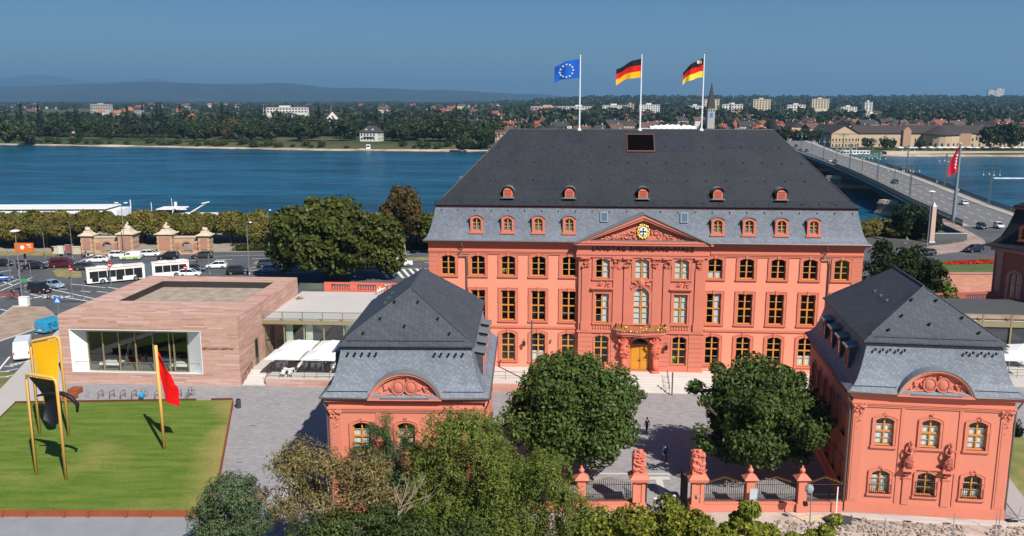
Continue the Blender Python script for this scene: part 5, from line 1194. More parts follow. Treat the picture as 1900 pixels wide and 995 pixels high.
def branches(base, top, lobes, r0, seed, extra=3, wob=.5):
    b = MB(); rr = random.Random(seed); base, top = Vector(base), Vector(top); mid = base.lerp(top,.5)+Vector((rr.uniform(-.3,.3),rr.uniform(-.3,.3),0))
    b.tube([base,base+Vector((0,0,.25)),mid,top],[r0*1.35,r0,r0*.8,r0*.55],8)
    for l in lobes:
        c = Vector(l[:3]); q = base.lerp(top, rr.uniform(.55,1)); m = q.lerp(c,.5)+Vector((rr.uniform(-wob,wob),rr.uniform(-wob,wob),-.3))
        b.tube([q,m,c],[r0*.4,r0*.25,r0*.1],6)
        for k in range(extra):
            e = c+Vector((rr.uniform(-1,1)*l[3],rr.uniform(-1,1)*l[4],rr.uniform(-.2,1)*l[5]))*.85; b.tube([m.lerp(c,rr.uniform(.3,1)),(m+e)/2+Vector((0,0,.2)),e],[r0*.14,r0*.09,r0*.03],4)
    return b
def tree(name, label, loc, lobes, n, size, mats, trunk, seed, group=None, bk=None, rz=0, gap=0, shell=.5, aspect=.6, extra=3, cat='tree', fs=.9, up=.3):
    o = thing(name, label, cat, loc, rz, group); branches((0,0,-.1),(0,0,trunk[0]),lobes,trunk[1],seed,extra).build('trunk', bk or bark, o)
    V, t = leaf_data(lobes,int(n*(1.5 if name.startswith(('feathery','foreground','pine','undergrowth','maple')) else 1)),size*(1.25 if name.startswith(('feathery','foreground')) else 1),seed,gap,shell,up,aspect,fs); ob('crown', quads_mesh('crown',V,t,mats), o); return o
def ball(r, h0, h1, k, seed, lr=.42, tone=0):
    """lobes filling an uneven rounded crown"""
    rr = random.Random(seed); L_ = []; hz = (h1-h0)/2; cz = (h0+h1)/2
    for i in range(k):
        z = -1+2*(i+.5)/k; th = i*2.4+rr.uniform(-.4,.4); q = math.sqrt(max(0,1-z*z)); f = rr.uniform(.46,.80); s = rr.uniform(.6,1.25)*lr
        L_.append((r*q*f*math.cos(th),r*q*f*math.sin(th),cz+hz*z*.66,r*s,r*s,hz*s*1.05,tone))
    for i in range(k//3):
        th = rr.uniform(0,6.28); z = rr.uniform(-.8,.9); q = math.sqrt(1-z*z); s = rr.uniform(.5,.8)*lr*.7; L_.append((r*q*.93*math.cos(th),r*q*.93*math.sin(th),cz+hz*z*.9,r*s,r*s,hz*s,tone))
    L_.append((0,0,cz,r*.55,r*.55,hz*.7,tone)); return L_
g_ch = [leafm('chestnut_leaf',(.062,.098,.020)),leafm('chestnut_leaf_light',(.115,.155,.034)),leafm('chestnut_leaf_tip',(.19,.21,.055))]
p1, p2 = G(1072,893), G(1398,888)
tree('chestnut_tree','round dark green courtyard tree hiding the palace steps beside the leafy pavilion',(5.3,72.6,0),ball(6.3,1.2,12.2,44,3,.29),52000,.17,g_ch,(5.5,.34),3,gap=.08,shell=.3,fs=1.5)
tree('chestnut_tree','round dark green courtyard tree rooted behind the railings near the shaded pavilion',(21.5,72.6,0),ball(6.4,1.1,11.3,44,9,.29),52000,.17,g_ch,(5.0,.34),9,gap=.08,shell=.3,fs=1.5)
g_li = [leafm('lime_leaf',(.065,.08,.013)),leafm('lime_leaf_light',(.115,.125,.022)),leafm('lime_leaf_yellow',(.14,.125,.025))]
tree('spreading_lime_tree','broad olive green tree between the road and the pale flat roof',(-33.4,161,0),ball(10.6,1.6,15.8,34,4,.36)+[(9.5,1,8,3.8,4,4.5),(10.5,0,4.5,3,3,3.4),(-9,-1,6,3.5,3.5,4.5)],30000,.42,g_li,(6,.55),4,shell=.55)
g_au = [leafm('autumn_leaf',(.085,.065,.018)),leafm('autumn_leaf_orange',(.17,.085,.02)),leafm('autumn_leaf_brown',(.12,.06,.025))]
tree('autumn_tree','thin tree turning orange behind the broad olive green tree',(-23.8,190,0),ball(5.4,4,15,18,7,.36),6500,.34,g_au,(9,.4),7,gap=.1,bk=barkpale)
tree('young_green_tree','small green tree behind the autumn tree by the palace corner',(-17.5,189,0),ball(3.4,2,9.5,9,8,.42),4000,.34,g_li,(5,.25),8)
# pollarded planes in rows along the quay
g_pl = [leafm('plane_leaf',(.115,.115,.022)),leafm('plane_leaf_yellow',(.18,.155,.035)),leafm('plane_leaf_rust',(.20,.13,.032))]
PL = []
for k in range(4):
    rr = random.Random(k+20); lobes = [(rr.uniform(-2.9,2.9),rr.uniform(-2.9,2.9),4.5+rr.uniform(-1.3,.8),1.7,1.7,1.45,rr.choice((0,0,1))) for _ in range(14)]
    PL.append(tree('plane_tree','pollarded olive and yellow plane tree in the row along the quay',(0,0,0),lobes,8500,.34,g_pl,(3.0,.26),30+k,'plane trees on the quay',shell=.35))
PLL = ['pollarded olive plane tree in the roadside row of the quay','pollarded olive plane tree in the middle row of the quay','pollarded olive plane tree in the waterside row of the quay']
i = 0
for row,Y in enumerate((197.5,203,209.5)):
    x = -128+row*3.0
    while x < 30:
        if not (row == 0 and -100 < x < -58):
            p = (x+random.uniform(-.5,.5), Y+.05*x*0, .1); s = random.uniform(.88,1.12); o = PL[i%4] if i < 4 else None
            if o is None: dup(PL[i%4],p,random.uniform(0,6),PLL[row],'plane trees quay row %d'%row,scale=(s,s,s*random.uniform(.92,1.08)))
            else: o['label'] = PLL[row]; o['group'] = 'plane trees quay row %d'%row; o.location = p; o.rotation_euler=(0,0,random.uniform(0,6))
            i += 1
        x += 5.4
for x,Y in ((84,214),(90,216),(96,214.5),(86,222),(93,223),(100,222)): dup(PL[i%4],(x,Y,-1.6),random.uniform(0,6),'pollarded yellow plane tree beneath the bridge ramp','plane trees below the bridge',(.95,.95,.8)); i += 1
# dark trees right of the palace
g_yew = [leafm('yew_leaf',(.018,.034,.008)),leafm('yew_leaf_light',(.035,.055,.012))]
def cone(r,h0,h1,k,seed):
    rr = random.Random(seed); return [(rr.uniform(-.45,.45)*r*(1-i/k),rr.uniform(-.45,.45)*r*(1-i/k),h0+(h1-h0)*(i+.4)/k,r*(1-.72*i/k)*.8,r*(1-.72*i/k)*.8,(h1-h0)/k*1.1,0) for i in range(k)]
for k,(px,top,Y,r,l) in enumerate(((1640,450,133,5.2,'dark yew tree touching the palace corner'),(1672,466,125,5.2,'dark yew tree in the middle of the clump behind the slate roof'),(1705,462,126,5.4,'tall dark yew tree by the street lamp base'),(1733,486,124,5.0,'dark yew tree overhanging the brick wall'))):
    t = GY(px,top,Y); tree('yew_tree',l,(t.x,Y,0),cone(r,1.0,t.z,9,k+50),6500,.34,g_yew,(t.z*.7,.3),k+50,shell=.3,aspect=.35)
t = GY(1752,522,121); tree('leafy_bush','bright green bush at the end of the brick wall',(t.x,121,0),ball(2.6,1.5,t.z-.6,9,66,.45),3500,.26,[leafm('bush_green',(.07,.12,.02)),leafm('bush_green2',(.11,.16,.03))],(3,.15),66,cat='bush')
tree('embankment_tree','dense dark tree growing beside the bridge ramp wall',(99,213,-1),ball(5.6,-.5,9.0,16,70,.42),9000,.42,g_yew[:1]+[leafm('emb_leaf',(.030,.05,.012))],(4,.3),70)
# hedges on the quay
hedge_m = [leafm('hedge_leaf',(.045,.062,.014)),leafm('hedge_leaf_light',(.085,.09,.02))]
def hedge(label, p, q, w_, h):
    o = thing('hedge', label, 'hedge', p, math.atan2(q.y-p.y,q.x-p.x)); L_ = (q-p).length; b = MB(); b.box(.3,L_-.3,-w_*.3,w_*.3,0,h*.75); b.build('hedge_core', g_yew[0], o)
    lob = [(k*1.2,0,h*.55,1.0,w_*.55,h*.5,k%2) for k in range(int(L_/1.2))]; V,t = leaf_data(lob,int(L_*160),.26,int(L_),shell=.6); ob('foliage', quads_mesh('foliage',V,t,hedge_m), o)
hedge('clipped low hedge on the quay beside the sandstone gate',Vector((-62,192.8,.1)),Vector((-46,193.5,.1)),1.8,1.7); hedge('clipped low hedge on the quay under the autumn tree',Vector((-30,194.0,.1)),Vector((-10,195.0,.1)),1.8,1.7)
# ---------------------------------------------------------------- foreground thicket
def feather(lobes, n, size, seed, mats, label, loc, name, h, r=.12, bk=None, gap=.22, shell=.08, aspect=.32, extra=9, fs=2.2, cat='tree'):
    return tree(name,label,loc,lobes,n,size,mats,(h,r),seed,None,bk,0,gap,shell,aspect,extra,cat,fs)
def at(px,py,Y): return GY(px,py,Y)
def spread(pts, Y, r, jit=1.2, tone=0, seed=0, base=None):
    rr = random.Random(seed); out = []
    for px,py in pts:
        p = at(px,py,Y+rr.uniform(-jit,jit)); k_ = 1.45 if r > .9 else 1.1; out.append((p.x-base[0],p.y-base[1],p.z,k_*r*rr.uniform(.7,1.25),k_*r*rr.uniform(.7,1.25),k_*r*rr.uniform(.55,.9),tone))
    return out
rob = [leafm('robinia_leaf',(.115,.155,.024)),leafm('robinia_leaf_light',(.19,.215,.042)),leafm('robinia_leaf_yellow',(.27,.24,.06))]
brn = [leafm('dry_leaf',(.19,.15,.055)),leafm('dry_leaf_pale',(.30,.23,.10)),leafm('dry_leaf_olive',(.15,.15,.04))]
gry = [leafm('grey_green_leaf',(.075,.125,.058)),leafm('grey_green_leaf2',(.15,.165,.065)),leafm('shrub_brown',(.20,.13,.06))]
pin = [leafm('pine_needle',(.045,.09,.026)),leafm('pine_needle2',(.085,.14,.04))]
yel_ = [leafm('maple_leaf',(.15,.18,.02)),leafm('maple_leaf_yellow',(.32,.29,.03)),leafm('maple_leaf_gold',(.45,.32,.035))]
drk = [leafm('understorey_leaf',(.05,.08,.02)),leafm('understorey_leaf2',(.10,.125,.03)),leafm('understorey_leaf3',(.2,.17,.06))]
B = (-19.6,57.5,0); feather(spread([(430,905),(405,930),(455,925),(375,965),(425,965),(470,960),(450,990),(400,985)],57.5,1.15,.8,0,1,B)+spread([(465,940),(440,950),(480,915)],57.5,.8,.8,2,2,B),12000,.105,81,gry,'grey-green and brown foreground shrub beside the lawn corner',B,'foreground_shrub',4,.1,barkpale,gap=.18)
B = (-13.2,57,0); feather(spread([(530,865),(560,895),(600,860),(640,880),(585,925),(650,925),(690,905),(545,930),(680,870),(620,955),(720,935),(560,840)],57,1.15,1.2,0,3,B),17000,.10,82,brn,'dry brown feathery tree with pale forked stems',B,'feathery_tree',5.5,.15,barkpale,gap=.26)
B = (-8.9,62.4,0); pts = [(716,775),(716,800),(716,830),(690,800),(752,800),(700,850),(740,845),(770,830),(660,835),(680,880),(730,885)]; tree('pine_tree','dark green pine with upright shoots before the pavilion windows',B,spread(pts,62.4,.8,.5,0,4,B)+[(l_[0],l_[1],l_[2]-.8,.5,.5,.9,0) for l_ in spread(pts,62.4,.6,.5,0,4,B)],13000,.11,pin,(8,.14),83,aspect=.16,shell=.1,up=.8)
B = (-5.2,58.5,0); feather(spread([(830,800),(870,820),(800,845),(840,870),(900,850),(780,890),(860,910),(920,895),(820,940),(890,950),(770,930),(950,930),(910,985),(840,985)],58.5,1.35,1.4,0,5,B),26000,.10,84,rob,'green feathery tree in front of the pavilion downpipe',B,'feathery_tree',6.5,.17,bark,gap=.24)
B = (1.2,58,0); feather(spread([(960,890),(1010,880),(985,930),(1040,920),(1070,950),(1000,970),(940,965),(1055,990),(960,995),(1090,985)],58,1.35,1.3,0,6,B),20000,.10,85,rob,'green feathery tree covering the left bay of the iron fence' .replace('left','hidden'),B,'feathery_tree',5.5,.15,bark,gap=.24)
B = (-1.9,59.5,0); feather(spread([(905,805),(930,845),(880,785),(955,870),(985,900),(925,890),(1010,860),(895,920)],59.5,1.2,1.2,0,15,B),15000,.10,95,rob,'green feathery tree between the pavilion corner and the round courtyard tree',B,'feathery_tree',6.5,.14,bark,gap=.24)
B = (-8.5,56,0); feather(spread([(640,975),(700,965),(760,985),(590,985),(820,1000),(700,1010),(880,1010)],56,1.4,1.2,0,7,B),11000,.12,86,drk,'dark undergrowth bush below the dry brown tree',B,'undergrowth_bush',2.5,.1,bark,gap=0,aspect=.5,cat='bush')
B = (-6.3,60.8,0); feather(spread([(740,900),(780,905),(800,930),(735,940),(765,955)],60.8,1.1,.8,0,8,B),7000,.10,87,[gry[0],pin[1]],'blue-green spruce-like bush at the foot of the pine',B,'foreground_bush',4,.1,bark,gap=.03,cat='bush')
B = (8.0,51,0); feather(spread([(1120,975),(1180,965),(1150,990),(1210,985),(1240,955),(1270,975),(1300,990),(1250,1000),(1105,1000)],51,1.0,.8,0,9,B),15000,.115,88,yel_,'yellow-green maple crown below the open gate',B,'maple_tree',5,.14,bark,gap=.2,aspect=.75,extra=4)
B = (14.2,51,0); feather(spread([(1375,965),(1400,985),(1350,990),(1430,990),(1390,945)],51,.75,.6,0,10,B),5500,.115,89,yel_,'yellow-green maple crown below the info board',B,'maple_tree',5,.12,bark,gap=.1,aspect=.75,extra=4)
B = (18.6,51,0); feather(spread([(1535,985),(1550,965),(1510,992),(1475,998)],51,.5,.6,0,11,B),2800,.11,90,yel_,'small yellow maple top in front of the rubble',B,'maple_tree',5,.1,bark,gap=.12,aspect=.75,extra=4)
# bare branching sapling
B = Vector((-5.6,55.5,0)); o = thing('bare_sapling','pale bare-branched sapling rising through the thicket','tree',B); b = MB(); rr = random.Random(12)
top = [at(px,py,55.5)-B for px,py in ((760,890),(735,905),(790,885),(775,905),(745,925),(800,920),(760,940))]
root = at(725,995,55.5)-B
b.tube([(root.x,root.y,0),root,root.lerp(top[0],.45)],[.09,.06,.04],6)
for t_ in top: q = root.lerp(top[0],rr.uniform(.3,.7)); b.tube([q,q.lerp(t_,.5)+Vector((rr.uniform(-.2,.2),0,.1)),t_],[.03,.02,.009],5)
b.build('stem', barkpale, o)
b = MB(); 
for t_ in top:
    for k in range(7): e = t_+Vector((rr.uniform(-.9,.9),rr.uniform(-.6,.6),rr.uniform(-.1,.8))); b.tube([t_.lerp(root,rr.uniform(0,.35)),(t_+e)/2,e],[.016,.012,.005],4)
b.build('twigs', barkpale, o)
# ================================================================ VEHICLES
def wheel(o, x, y, r=.32, w_=.2):
    b = MB(); n_=14; s = 1 if y > 0 else -1
    b.loft([[(x+rr_*math.cos(2*PI*k/n_),yy,r+rr_*math.sin(2*PI*k/n_)) for k in range(n_)] for rr_,yy in ((r*.9,y-w_/2),(r,y-w_/2+.03),(r,y+w_/2-.03),(r*.9,y+w_/2))]); wh = b.build('wheel', tyre, o)
    b = MB(); b.loft([[(x+rr_*math.cos(2*PI*k/n_),yy,r+rr_*math.sin(2*PI*k/n_)) for k in range(n_)] for rr_,yy in ((r*.62,y+s*w_*.45),(r*.58,y+s*(w_*.5+.015)))]); b.build('rim', rim, wh)
PAINT = {}
def paint(c):
    if c not in PAINT: PAINT[c] = M('car_paint_%d'%len(PAINT), c, .28, .02, 1, .01, 9, spec=.5, coat=.6)
    return PAINT[c]
KINDS = {  # stations (x,zlow,zbelt,halfw); glass bottom x0,x1; roof x0,x1,z ; wheelbase
 'hatch': ([(2.0,.36,.60,.70),(1.88,.22,.70,.82),(1.2,.2,.88,.87),(.8,.2,.95,.88),(-1.6,.2,.97,.88),(-1.92,.25,.95,.84),(-2.02,.42,.85,.76)],(-1.88,1.02),(-1.5,.25),1.48,1.26),
 'sedan': ([(2.25,.36,.62,.72),(2.1,.22,.72,.86),(1.3,.2,.86,.90),(.9,.2,.93,.91),(-1.4,.2,.96,.91),(-2.1,.24,.98,.86),(-2.28,.42,.88,.76)],(-1.62,1.05),(-.85,.28),1.45,1.36),
 'estate': ([(2.25,.36,.64,.72),(2.1,.22,.76,.86),(1.3,.2,.92,.91),(.9,.2,.98,.92),(-1.8,.2,1.0,.92),(-2.15,.25,.98,.88),(-2.28,.42,.88,.80)],(-2.1,1.1),(-1.75,.25),1.50,1.36),
 'suv': ([(2.2,.42,.76,.74),(2.08,.28,.9,.88),(1.3,.26,1.05,.93),(.9,.26,1.1,.94),(-1.8,.26,1.12,.94),(-2.12,.3,1.1,.9),(-2.25,.5,1.0,.82)],(-2.08,1.1),(-1.75,.2),1.68,1.34),
 'minivan': ([(2.2,.38,.75,.74),(2.08,.24,.9,.88),(1.5,.22,1.08,.92),(1.1,.22,1.12,.93),(-1.9,.22,1.15,.93),(-2.15,.26,1.12,.9),(-2.25,.45,1.0,.84)],(-2.15,1.55),(-1.95,.5),1.82,1.4),
}
def car(kind, loc, rz, col, label, group=None):
    st_, (g0_,g1_), (r0_,r1_), zr, wb = KINDS[kind]; o = thing('parked_car' if 0 else 'car', label, 'car', loc, rz, group); pt = paint(col)
    b = MB(); b.loft([[(x,-w_*.86,zl),(x,w_*.86,zl),(x,w_,zl+.2),(x,w_,zb-.16),(x,w_*.92,zb),(x,-w_*.92,zb),(x,-w_,zb-.16),(x,-w_,zl+.2)] for x,zl,zb,w_ in st_[::-1]]); b.build('body', pt, o, False)
    zb = st_[3][2]; W_ = st_[3][3]*.9; T_ = W_*.80
    b = MB(); b.loft([[(g0_,-W_*.94,zb-.03),(g1_,-W_*.94,zb-.05),(g1_+.04,0,zb-.05),(g1_,W_*.94,zb-.05),(g0_,W_*.94,zb-.03),(g0_-.05,0,zb-.03)],[(r0_,-T_,zr-.03),(r1_,-T_,zr-.03),(r1_+.06,0,zr-.01),(r1_,T_,zr-.03),(r0_,T_,zr-.03),(r0_-.04,0,zr-.01)]]); b.build('cabin_glass', carglass, o)
    b = MB(); b.loft([[(r0_-.03,-T_-.02,zr-.04),(r1_+.02,-T_-.02,zr-.04),(r1_+.1,0,zr-.02),(r1_+.02,T_+.02,zr-.04),(r0_-.03,T_+.02,zr-.04),(r0_-.08,0,zr-.02)],[(r0_+.1,-T_*.85,zr+.03),(r1_-.1,-T_*.85,zr+.03),(r1_-.04,0,zr+.05),(r1_-.1,T_*.85,zr+.03),(r0_+.1,T_*.85,zr+.03),(r0_+.06,0,zr+.05)]])
    for s in (-1,1):
        for gx,rx,rr_ in ((g0_,r0_,.05),(g1_,r1_,.035),((g0_+g1_)/2-.1,(r0_+r1_)/2,.035)): b.tube([(gx,s*W_*.95,zb-.03),(rx,s*(T_+.005),zr-.03)],rr_,4)
    b.build('roof', pt, o)
    for x in (-wb,wb):
        for s in (-1,1): wheel(o, x, s*(st_[3][3]-.09), .33 if kind != 'suv' else .37)
    xf, xr = st_[1][0], st_[-2][0]; zb1 = st_[1][2]
    for s in (-1,1):
        b = MB(); b.lump((xf+.02,s*.6,zb1-.06),(.12,.17,.08),0,1,8,5,0); b.build('headlight', headl, o)
        b = MB(); b.lump((xr-.02,s*.68,st_[-2][2]-.14),(.09,.12,.12),0,1,8,5,0); b.build('tail_light', taill, o)
        b = MB(); b.lump((g1_-.25,s*(W_+.2),zb+.08),(.08,.1,.07),0,1,6,4,0); b.build('wing_mirror', pt, o)
    b = MB(); b.box(st_[0][0]-.04,st_[0][0]+.02,-.26,.26,.42,.53); b.build('number_plate', white, o)
    b = MB(); b.box(st_[-1][0]-.02,st_[-1][0]+.04,-.26,.26,.55,.66); b.build('number_plate', white, o)
    return o
def van(loc, rz, col, label, L_=5.2, H_=2.3, side=None, stripe_=None):
    o = thing('van', label, 'van', loc, rz); pt = paint(col); h = L_/2
    S = [(h,.4,.75,.78),(h-.15,.28,.95,.92),(h-.75,.26,1.12,.97),(h-1.15,.26,1.5,.98),(h-1.7,.26,H_-.08,.98),(h-2.2,.26,H_,.98),(-h+.2,.26,H_,.98),(-h,.34,H_-.1,.95)]
    b = MB(); b.loft([[(x,-w_*.92,zl),(x,w_*.92,zl),(x,w_,zl+.2),(x,w_,max(zl+.3,zb*.6)),(x,w_*.9,zb-.05),(x,w_*.8,zb),(x,-w_*.8,zb),(x,-w_*.9,zb-.05),(x,-w_,max(zl+.3,zb*.6)),(x,-w_,zl+.2)] for x,zl,zb,w_ in S[::-1]]); b.build('body', pt, o)
    b = MB(); b.face([(h-.78,-.8,1.17),(h-.78,.8,1.17),(h-1.62,.74,H_-.15),(h-1.62,-.74,H_-.15)]); b.build('windscreen', carglass, o)
    for s in (-1,1):
        b = MB(); b.face([(h-1.2,s*.985,1.25),(h-2.2,s*.985,1.25),(h-2.2,s*.955,H_*.86),(h-1.7,s*.955,H_*.86)]); b.build('side_window', carglass, o)
        b = MB(); b.lump((h-.08,s*.68,.85),(.1,.16,.12),0,1,8,5,0); b.build('headlight', headl, o); b = MB(); b.box(-h-.02,-h+.05,s*.84-.07,s*.84+.07,.9,1.3); b.build('tail_light', taill, o)
        b = MB(); b.box(h-1.3,h-1.15,s*1.12-.1,s*1.12+.1,1.2,1.5); b.build('wing_mirror', black, o)
        for x in (-h+1.0,h-.95): wheel(o,x,s*.86,.36,.24)
        if side:
            b = MB(); [b.box(-h+.6+q_,-h+1.0+q_,s*.985-.006,s*.985+.006,H_*zz_,H_*(zz_+.14)) for q_,zz_ in ((0,.62),(.35,.62),(.1,.4),(.75,.45),(1.1,.62),(1.2,.4))] if L_ < 4.95 and side.name=='van_mark' else b.box(-h+.5,h-2.3,s*.985-.006,s*.985+.006,H_*.55,H_*.86); b.build('side_panel', side, o)
        if stripe_: b = MB(); b.box(-h+.2,h-.6,s*.99-.01,s*.99+.01,.5,.8); b.build('side_stripe', stripe_, o)
    b = MB(); b.box(-h-.012,-h+.02,-.008,.008,.45,H_-.2); b.box(-h-.03,-h,-.28,.28,.55,.68,1); b.box(-h-.01,-h+.06,-.9,.9,.32,.45); b.build('rear_trim', [greym,white], o); return o
SA = R(9)
def px(x,y): p = G(x,y); return (p.x,p.y,.006)
wht=(.78,.78,.78); blk=(.012,.012,.014); dgr=(.035,.037,.042); dbl=(.02,.03,.06); red_=(.10,.008,.012); lbl=(.28,.36,.45)
car('sedan',px(182,487),SA+PI,wht,'white saloon queueing last behind the scooters beside the sandstone gate')
car('hatch',px(221,478),SA,wht,'white hatchback in the lane nearest the sandstone gate by a lamp post')
van(px(243,482),SA+PI,wht,'small white van with a green sill stripe beside the gate',4.2,1.85,None,M('lime_green',(.35,.55,.05),.4))
car('hatch',px(279,476),SA,wht,'white hatchback waiting in front of the gate opening')
car('suv',px(313,481),SA+PI,blk,'black SUV in front of the gate passage')
car('estate',px(376,479),SA+PI,dgr,'dark grey estate car at the far end of the gate wall')
car('hatch',px(5,494),SA,blk,'black hatchback at the road edge near the orange billboard')
car('sedan',px(67,499),SA,blk,'black saloon crossing below the orange billboard')
van(px(118,496),SA,(.09,.006,.01),'dark red minibus at the crossing',4.9,1.95,M('red_van_window',(.015,.012,.014),.1,spec=.6))
car('estate',px(160,501),SA,dgr,'dark grey car half hidden behind the articulated bus nose')
car('hatch',px(361,504),SA,dbl,'dark blue hatchback behind the tail of the bus')
car('hatch',px(402,498),SA+PI,wht,'white small hatchback on the road under the lone lamp post')
car('suv',px(443,509),SA,blk,'black SUV with a bicycle rack above the sandstone roof')
car('hatch',px(506,505),SA,lbl,'pale blue hatchback emerging from under the broad tree')
car('suv',px(500,496),SA,dgr,'dark SUV shaded by the broad tree')
car('hatch',px(353,513),SA,wht,'white car with only its roof showing above the sandstone parapet')
car('hatch',px(2,522),SA+R(20),(.03,.10,.35),'bright blue hatchback cut by the picture edge'.replace(' cut by the picture edge',' waiting at the wide crossing'))
car('minivan',px(74,543),R(-28),blk,'black people carrier turning at the crossing')
car('sedan',px(98,534),R(-24),lbl,'silver blue saloon beside the black people carrier')
van(px(741,494),SA,wht,'plain white delivery van on the river road beside the autumn tree',5.4,2.2)
bp_ = G(92,617); van((bp_.x,bp_.y+1.2,.006),R(72),(.02,.30,.50),'bright blue delivery van with dark lettering by the gravel plot',4.9,2.0,M('van_mark',(.02,.12,.22),.4))
wp_ = G(36,672); van((wp_.x-.9,wp_.y+2.9,.006),R(113),(.80,.80,.80),'large white panel van driving past the gravel plot',5.9,2.6)
# scooters with riders come with the people
def scooter(loc, rz, label, col):
    o = thing('scooter', label, 'scooter', loc, rz)
    for x in (-.6,.6): wheel(o,x,0.001,.26,.12)
    b = MB(); b.loft([[(x,-w_,z0),(x,w_,z0),(x,w_*.8,z1),(x,-w_*.8,z1)] for x,w_,z0,z1 in ((-.85,.1,.5,.75),(-.6,.2,.4,.8),(-.1,.2,.3,.78),(.05,.16,.22,.34),(.4,.16,.22,.36),(.55,.2,.3,1.0),(.68,.12,.5,1.0))]); b.build('body', paint(col), o)
    b = MB(); b.box(-.75,-.02,-.15,.15,.76,.86); b.build('saddle', black, o); b = MB(); b.tube([(.5,-.33,1.08),(.6,0,1.02),(.5,.33,1.08)],.025,5); b.build('handlebar', black, o); return o
scooter(px(158,478),SA+PI,'dark motor scooter waiting beside the sandstone gate',blk); scooter(px(166,478),SA+PI,'pale motor scooter ridden beside the white saloon',(.5,.5,.52))
# ---------------------------------------------------------------- articulated bus
def bus(p0, rz0, rz1):
    o = thing('articulated_bus','long white articulated bus with orange front corner and roof trim','bus',p0,rz0)
    orange = M('bus_orange',(.75,.24,.01),.4,.04); bw = M('bus_white',(.78,.78,.77),.35,.03); bd = M('bus_glass',(.015,.018,.02),.06,spec=.6); bel = M('bus_bellows',(.10,.14,.16),.8)
    R1 = Matrix.Rotation(rz1-rz0,4,'Z')
    def seg(L_, T, front):
        b = MB(); b.T = T; x0,x1 = -L_,0
        b.loft([[(x,-1.25+i,.32),(x,1.25-i,.32),(x,1.27-i,1.0),(x,1.24-i,2.75),(x,1.1-i,2.98),(x,-1.1+i,2.98),(x,-1.24+i,2.75),(x,-1.27+i,1.0)] for x,i in ((x0,.12 if not front else 0),(x0+.15,0),(x1-.3,0),(x1,.14 if front else 0))]); b.build('body', bw, o)
        for s in (-1,1):
            b = MB(); b.T = T; n_ = 6 if front else 4; wd = (L_-.9)/n_
            for k in range(n_):
                q = MB(); q.T = T; a = x0+.45+k*wd; q.box(a+.05,a+wd-.05,s*1.262-.012,s*1.262+.012,1.15,2.45); q.build('side_window', bd, o)
            b = MB(); b.T = T; b.box(x0+.1,x1-.25,s*1.17-.06,s*1.17+.06,2.80,2.95); b.build('roof_trim', orange, o)
        b = MB(); b.T = T
        for xx in ((-2.5,-.9+-4.6) if front else (-2.0,-5.2)): b.box(xx-.8,xx+.8,-.6,.6,2.98,3.18)
        b.build('roof_unit', bw, o)
        for xx in ((-2.6,-8.3) if front else (-4.2,)):
            for s in (-1,1):
                c = T @ Vector((xx,s*1.15,0)); w_ = ob('wheel',None,o,(c.x,c.y,0),rz1-rz0 if not front else 0)
                bb = MB(); bb.tube([(0,-.14,.48),(0,.14,.48)],.48,14); bb.build('tyre',tyre,w_); bb = MB(); bb.tube([(0,-.15,.48),(0,.15,.48)],.28,12); bb.build('rim',rim,w_)
    seg(9.9, Matrix.Identity(4), True)
    T2 = Matrix.Translation((-10.6,0,0)) @ R1 @ Matrix.Translation((-.7,0,0)); seg(6.6, T2, False)
    b = MB(); rg_ = []
    for k in range(9):
        q = k/8; c = Vector((-9.9,0,0)).lerp(T2 @ Vector((0,0,0)),q); a = (rz1-rz0)*q; w_ = 1.18-.06*(k%2); ca,sa = math.cos(a),math.sin(a)
        rg_.append([(c.x-sa*yy,c.y+ca*yy,zz) for yy,zz in ((-w_,.4),(w_,.4),(w_,2.8),(-w_,2.8))])
    b.loft(rg_); b.build('bellows', bel, o)
    b = MB(); b.face([(.012,-1.0,.95),(.012,1.0,.95),(.012,1.0,2.45),(.012,-1.0,2.45)]); b.build('windscreen', bd, o)
    b = MB(); b.box(-.05,.03,-1.12,1.12,.33,.75); b.box(-1.2,.0,-1.285,-1.262,.33,.6); b.build('front_bumper', orange, o)
    for s in (-1,1): b = MB(); b.lump((.03,s*.85,.82),(.05,.15,.1),0,1,8,5,0); b.build('headlight', headl, o)
    b = MB(); b.box(.0,.03,-.7,.7,2.5,2.72); b.build('destination_display', M('display_dark',(.05,.04,.01),.4), o)
    for s in (-1,1):
        for xx in (-1.4,-5.5,-8.9):
            b = MB(); b.box(xx-.55,xx+.55,s*1.268-.012,s*1.268+.012,.5,2.45); b.build('door', bd, o)
p = G(158,529); p2 = G(345,512); a0 = math.atan2(p.y-p2.y,p.x-p2.x); bus((p.x,p.y+.6,.006),a0+R(2),a0-R(3))
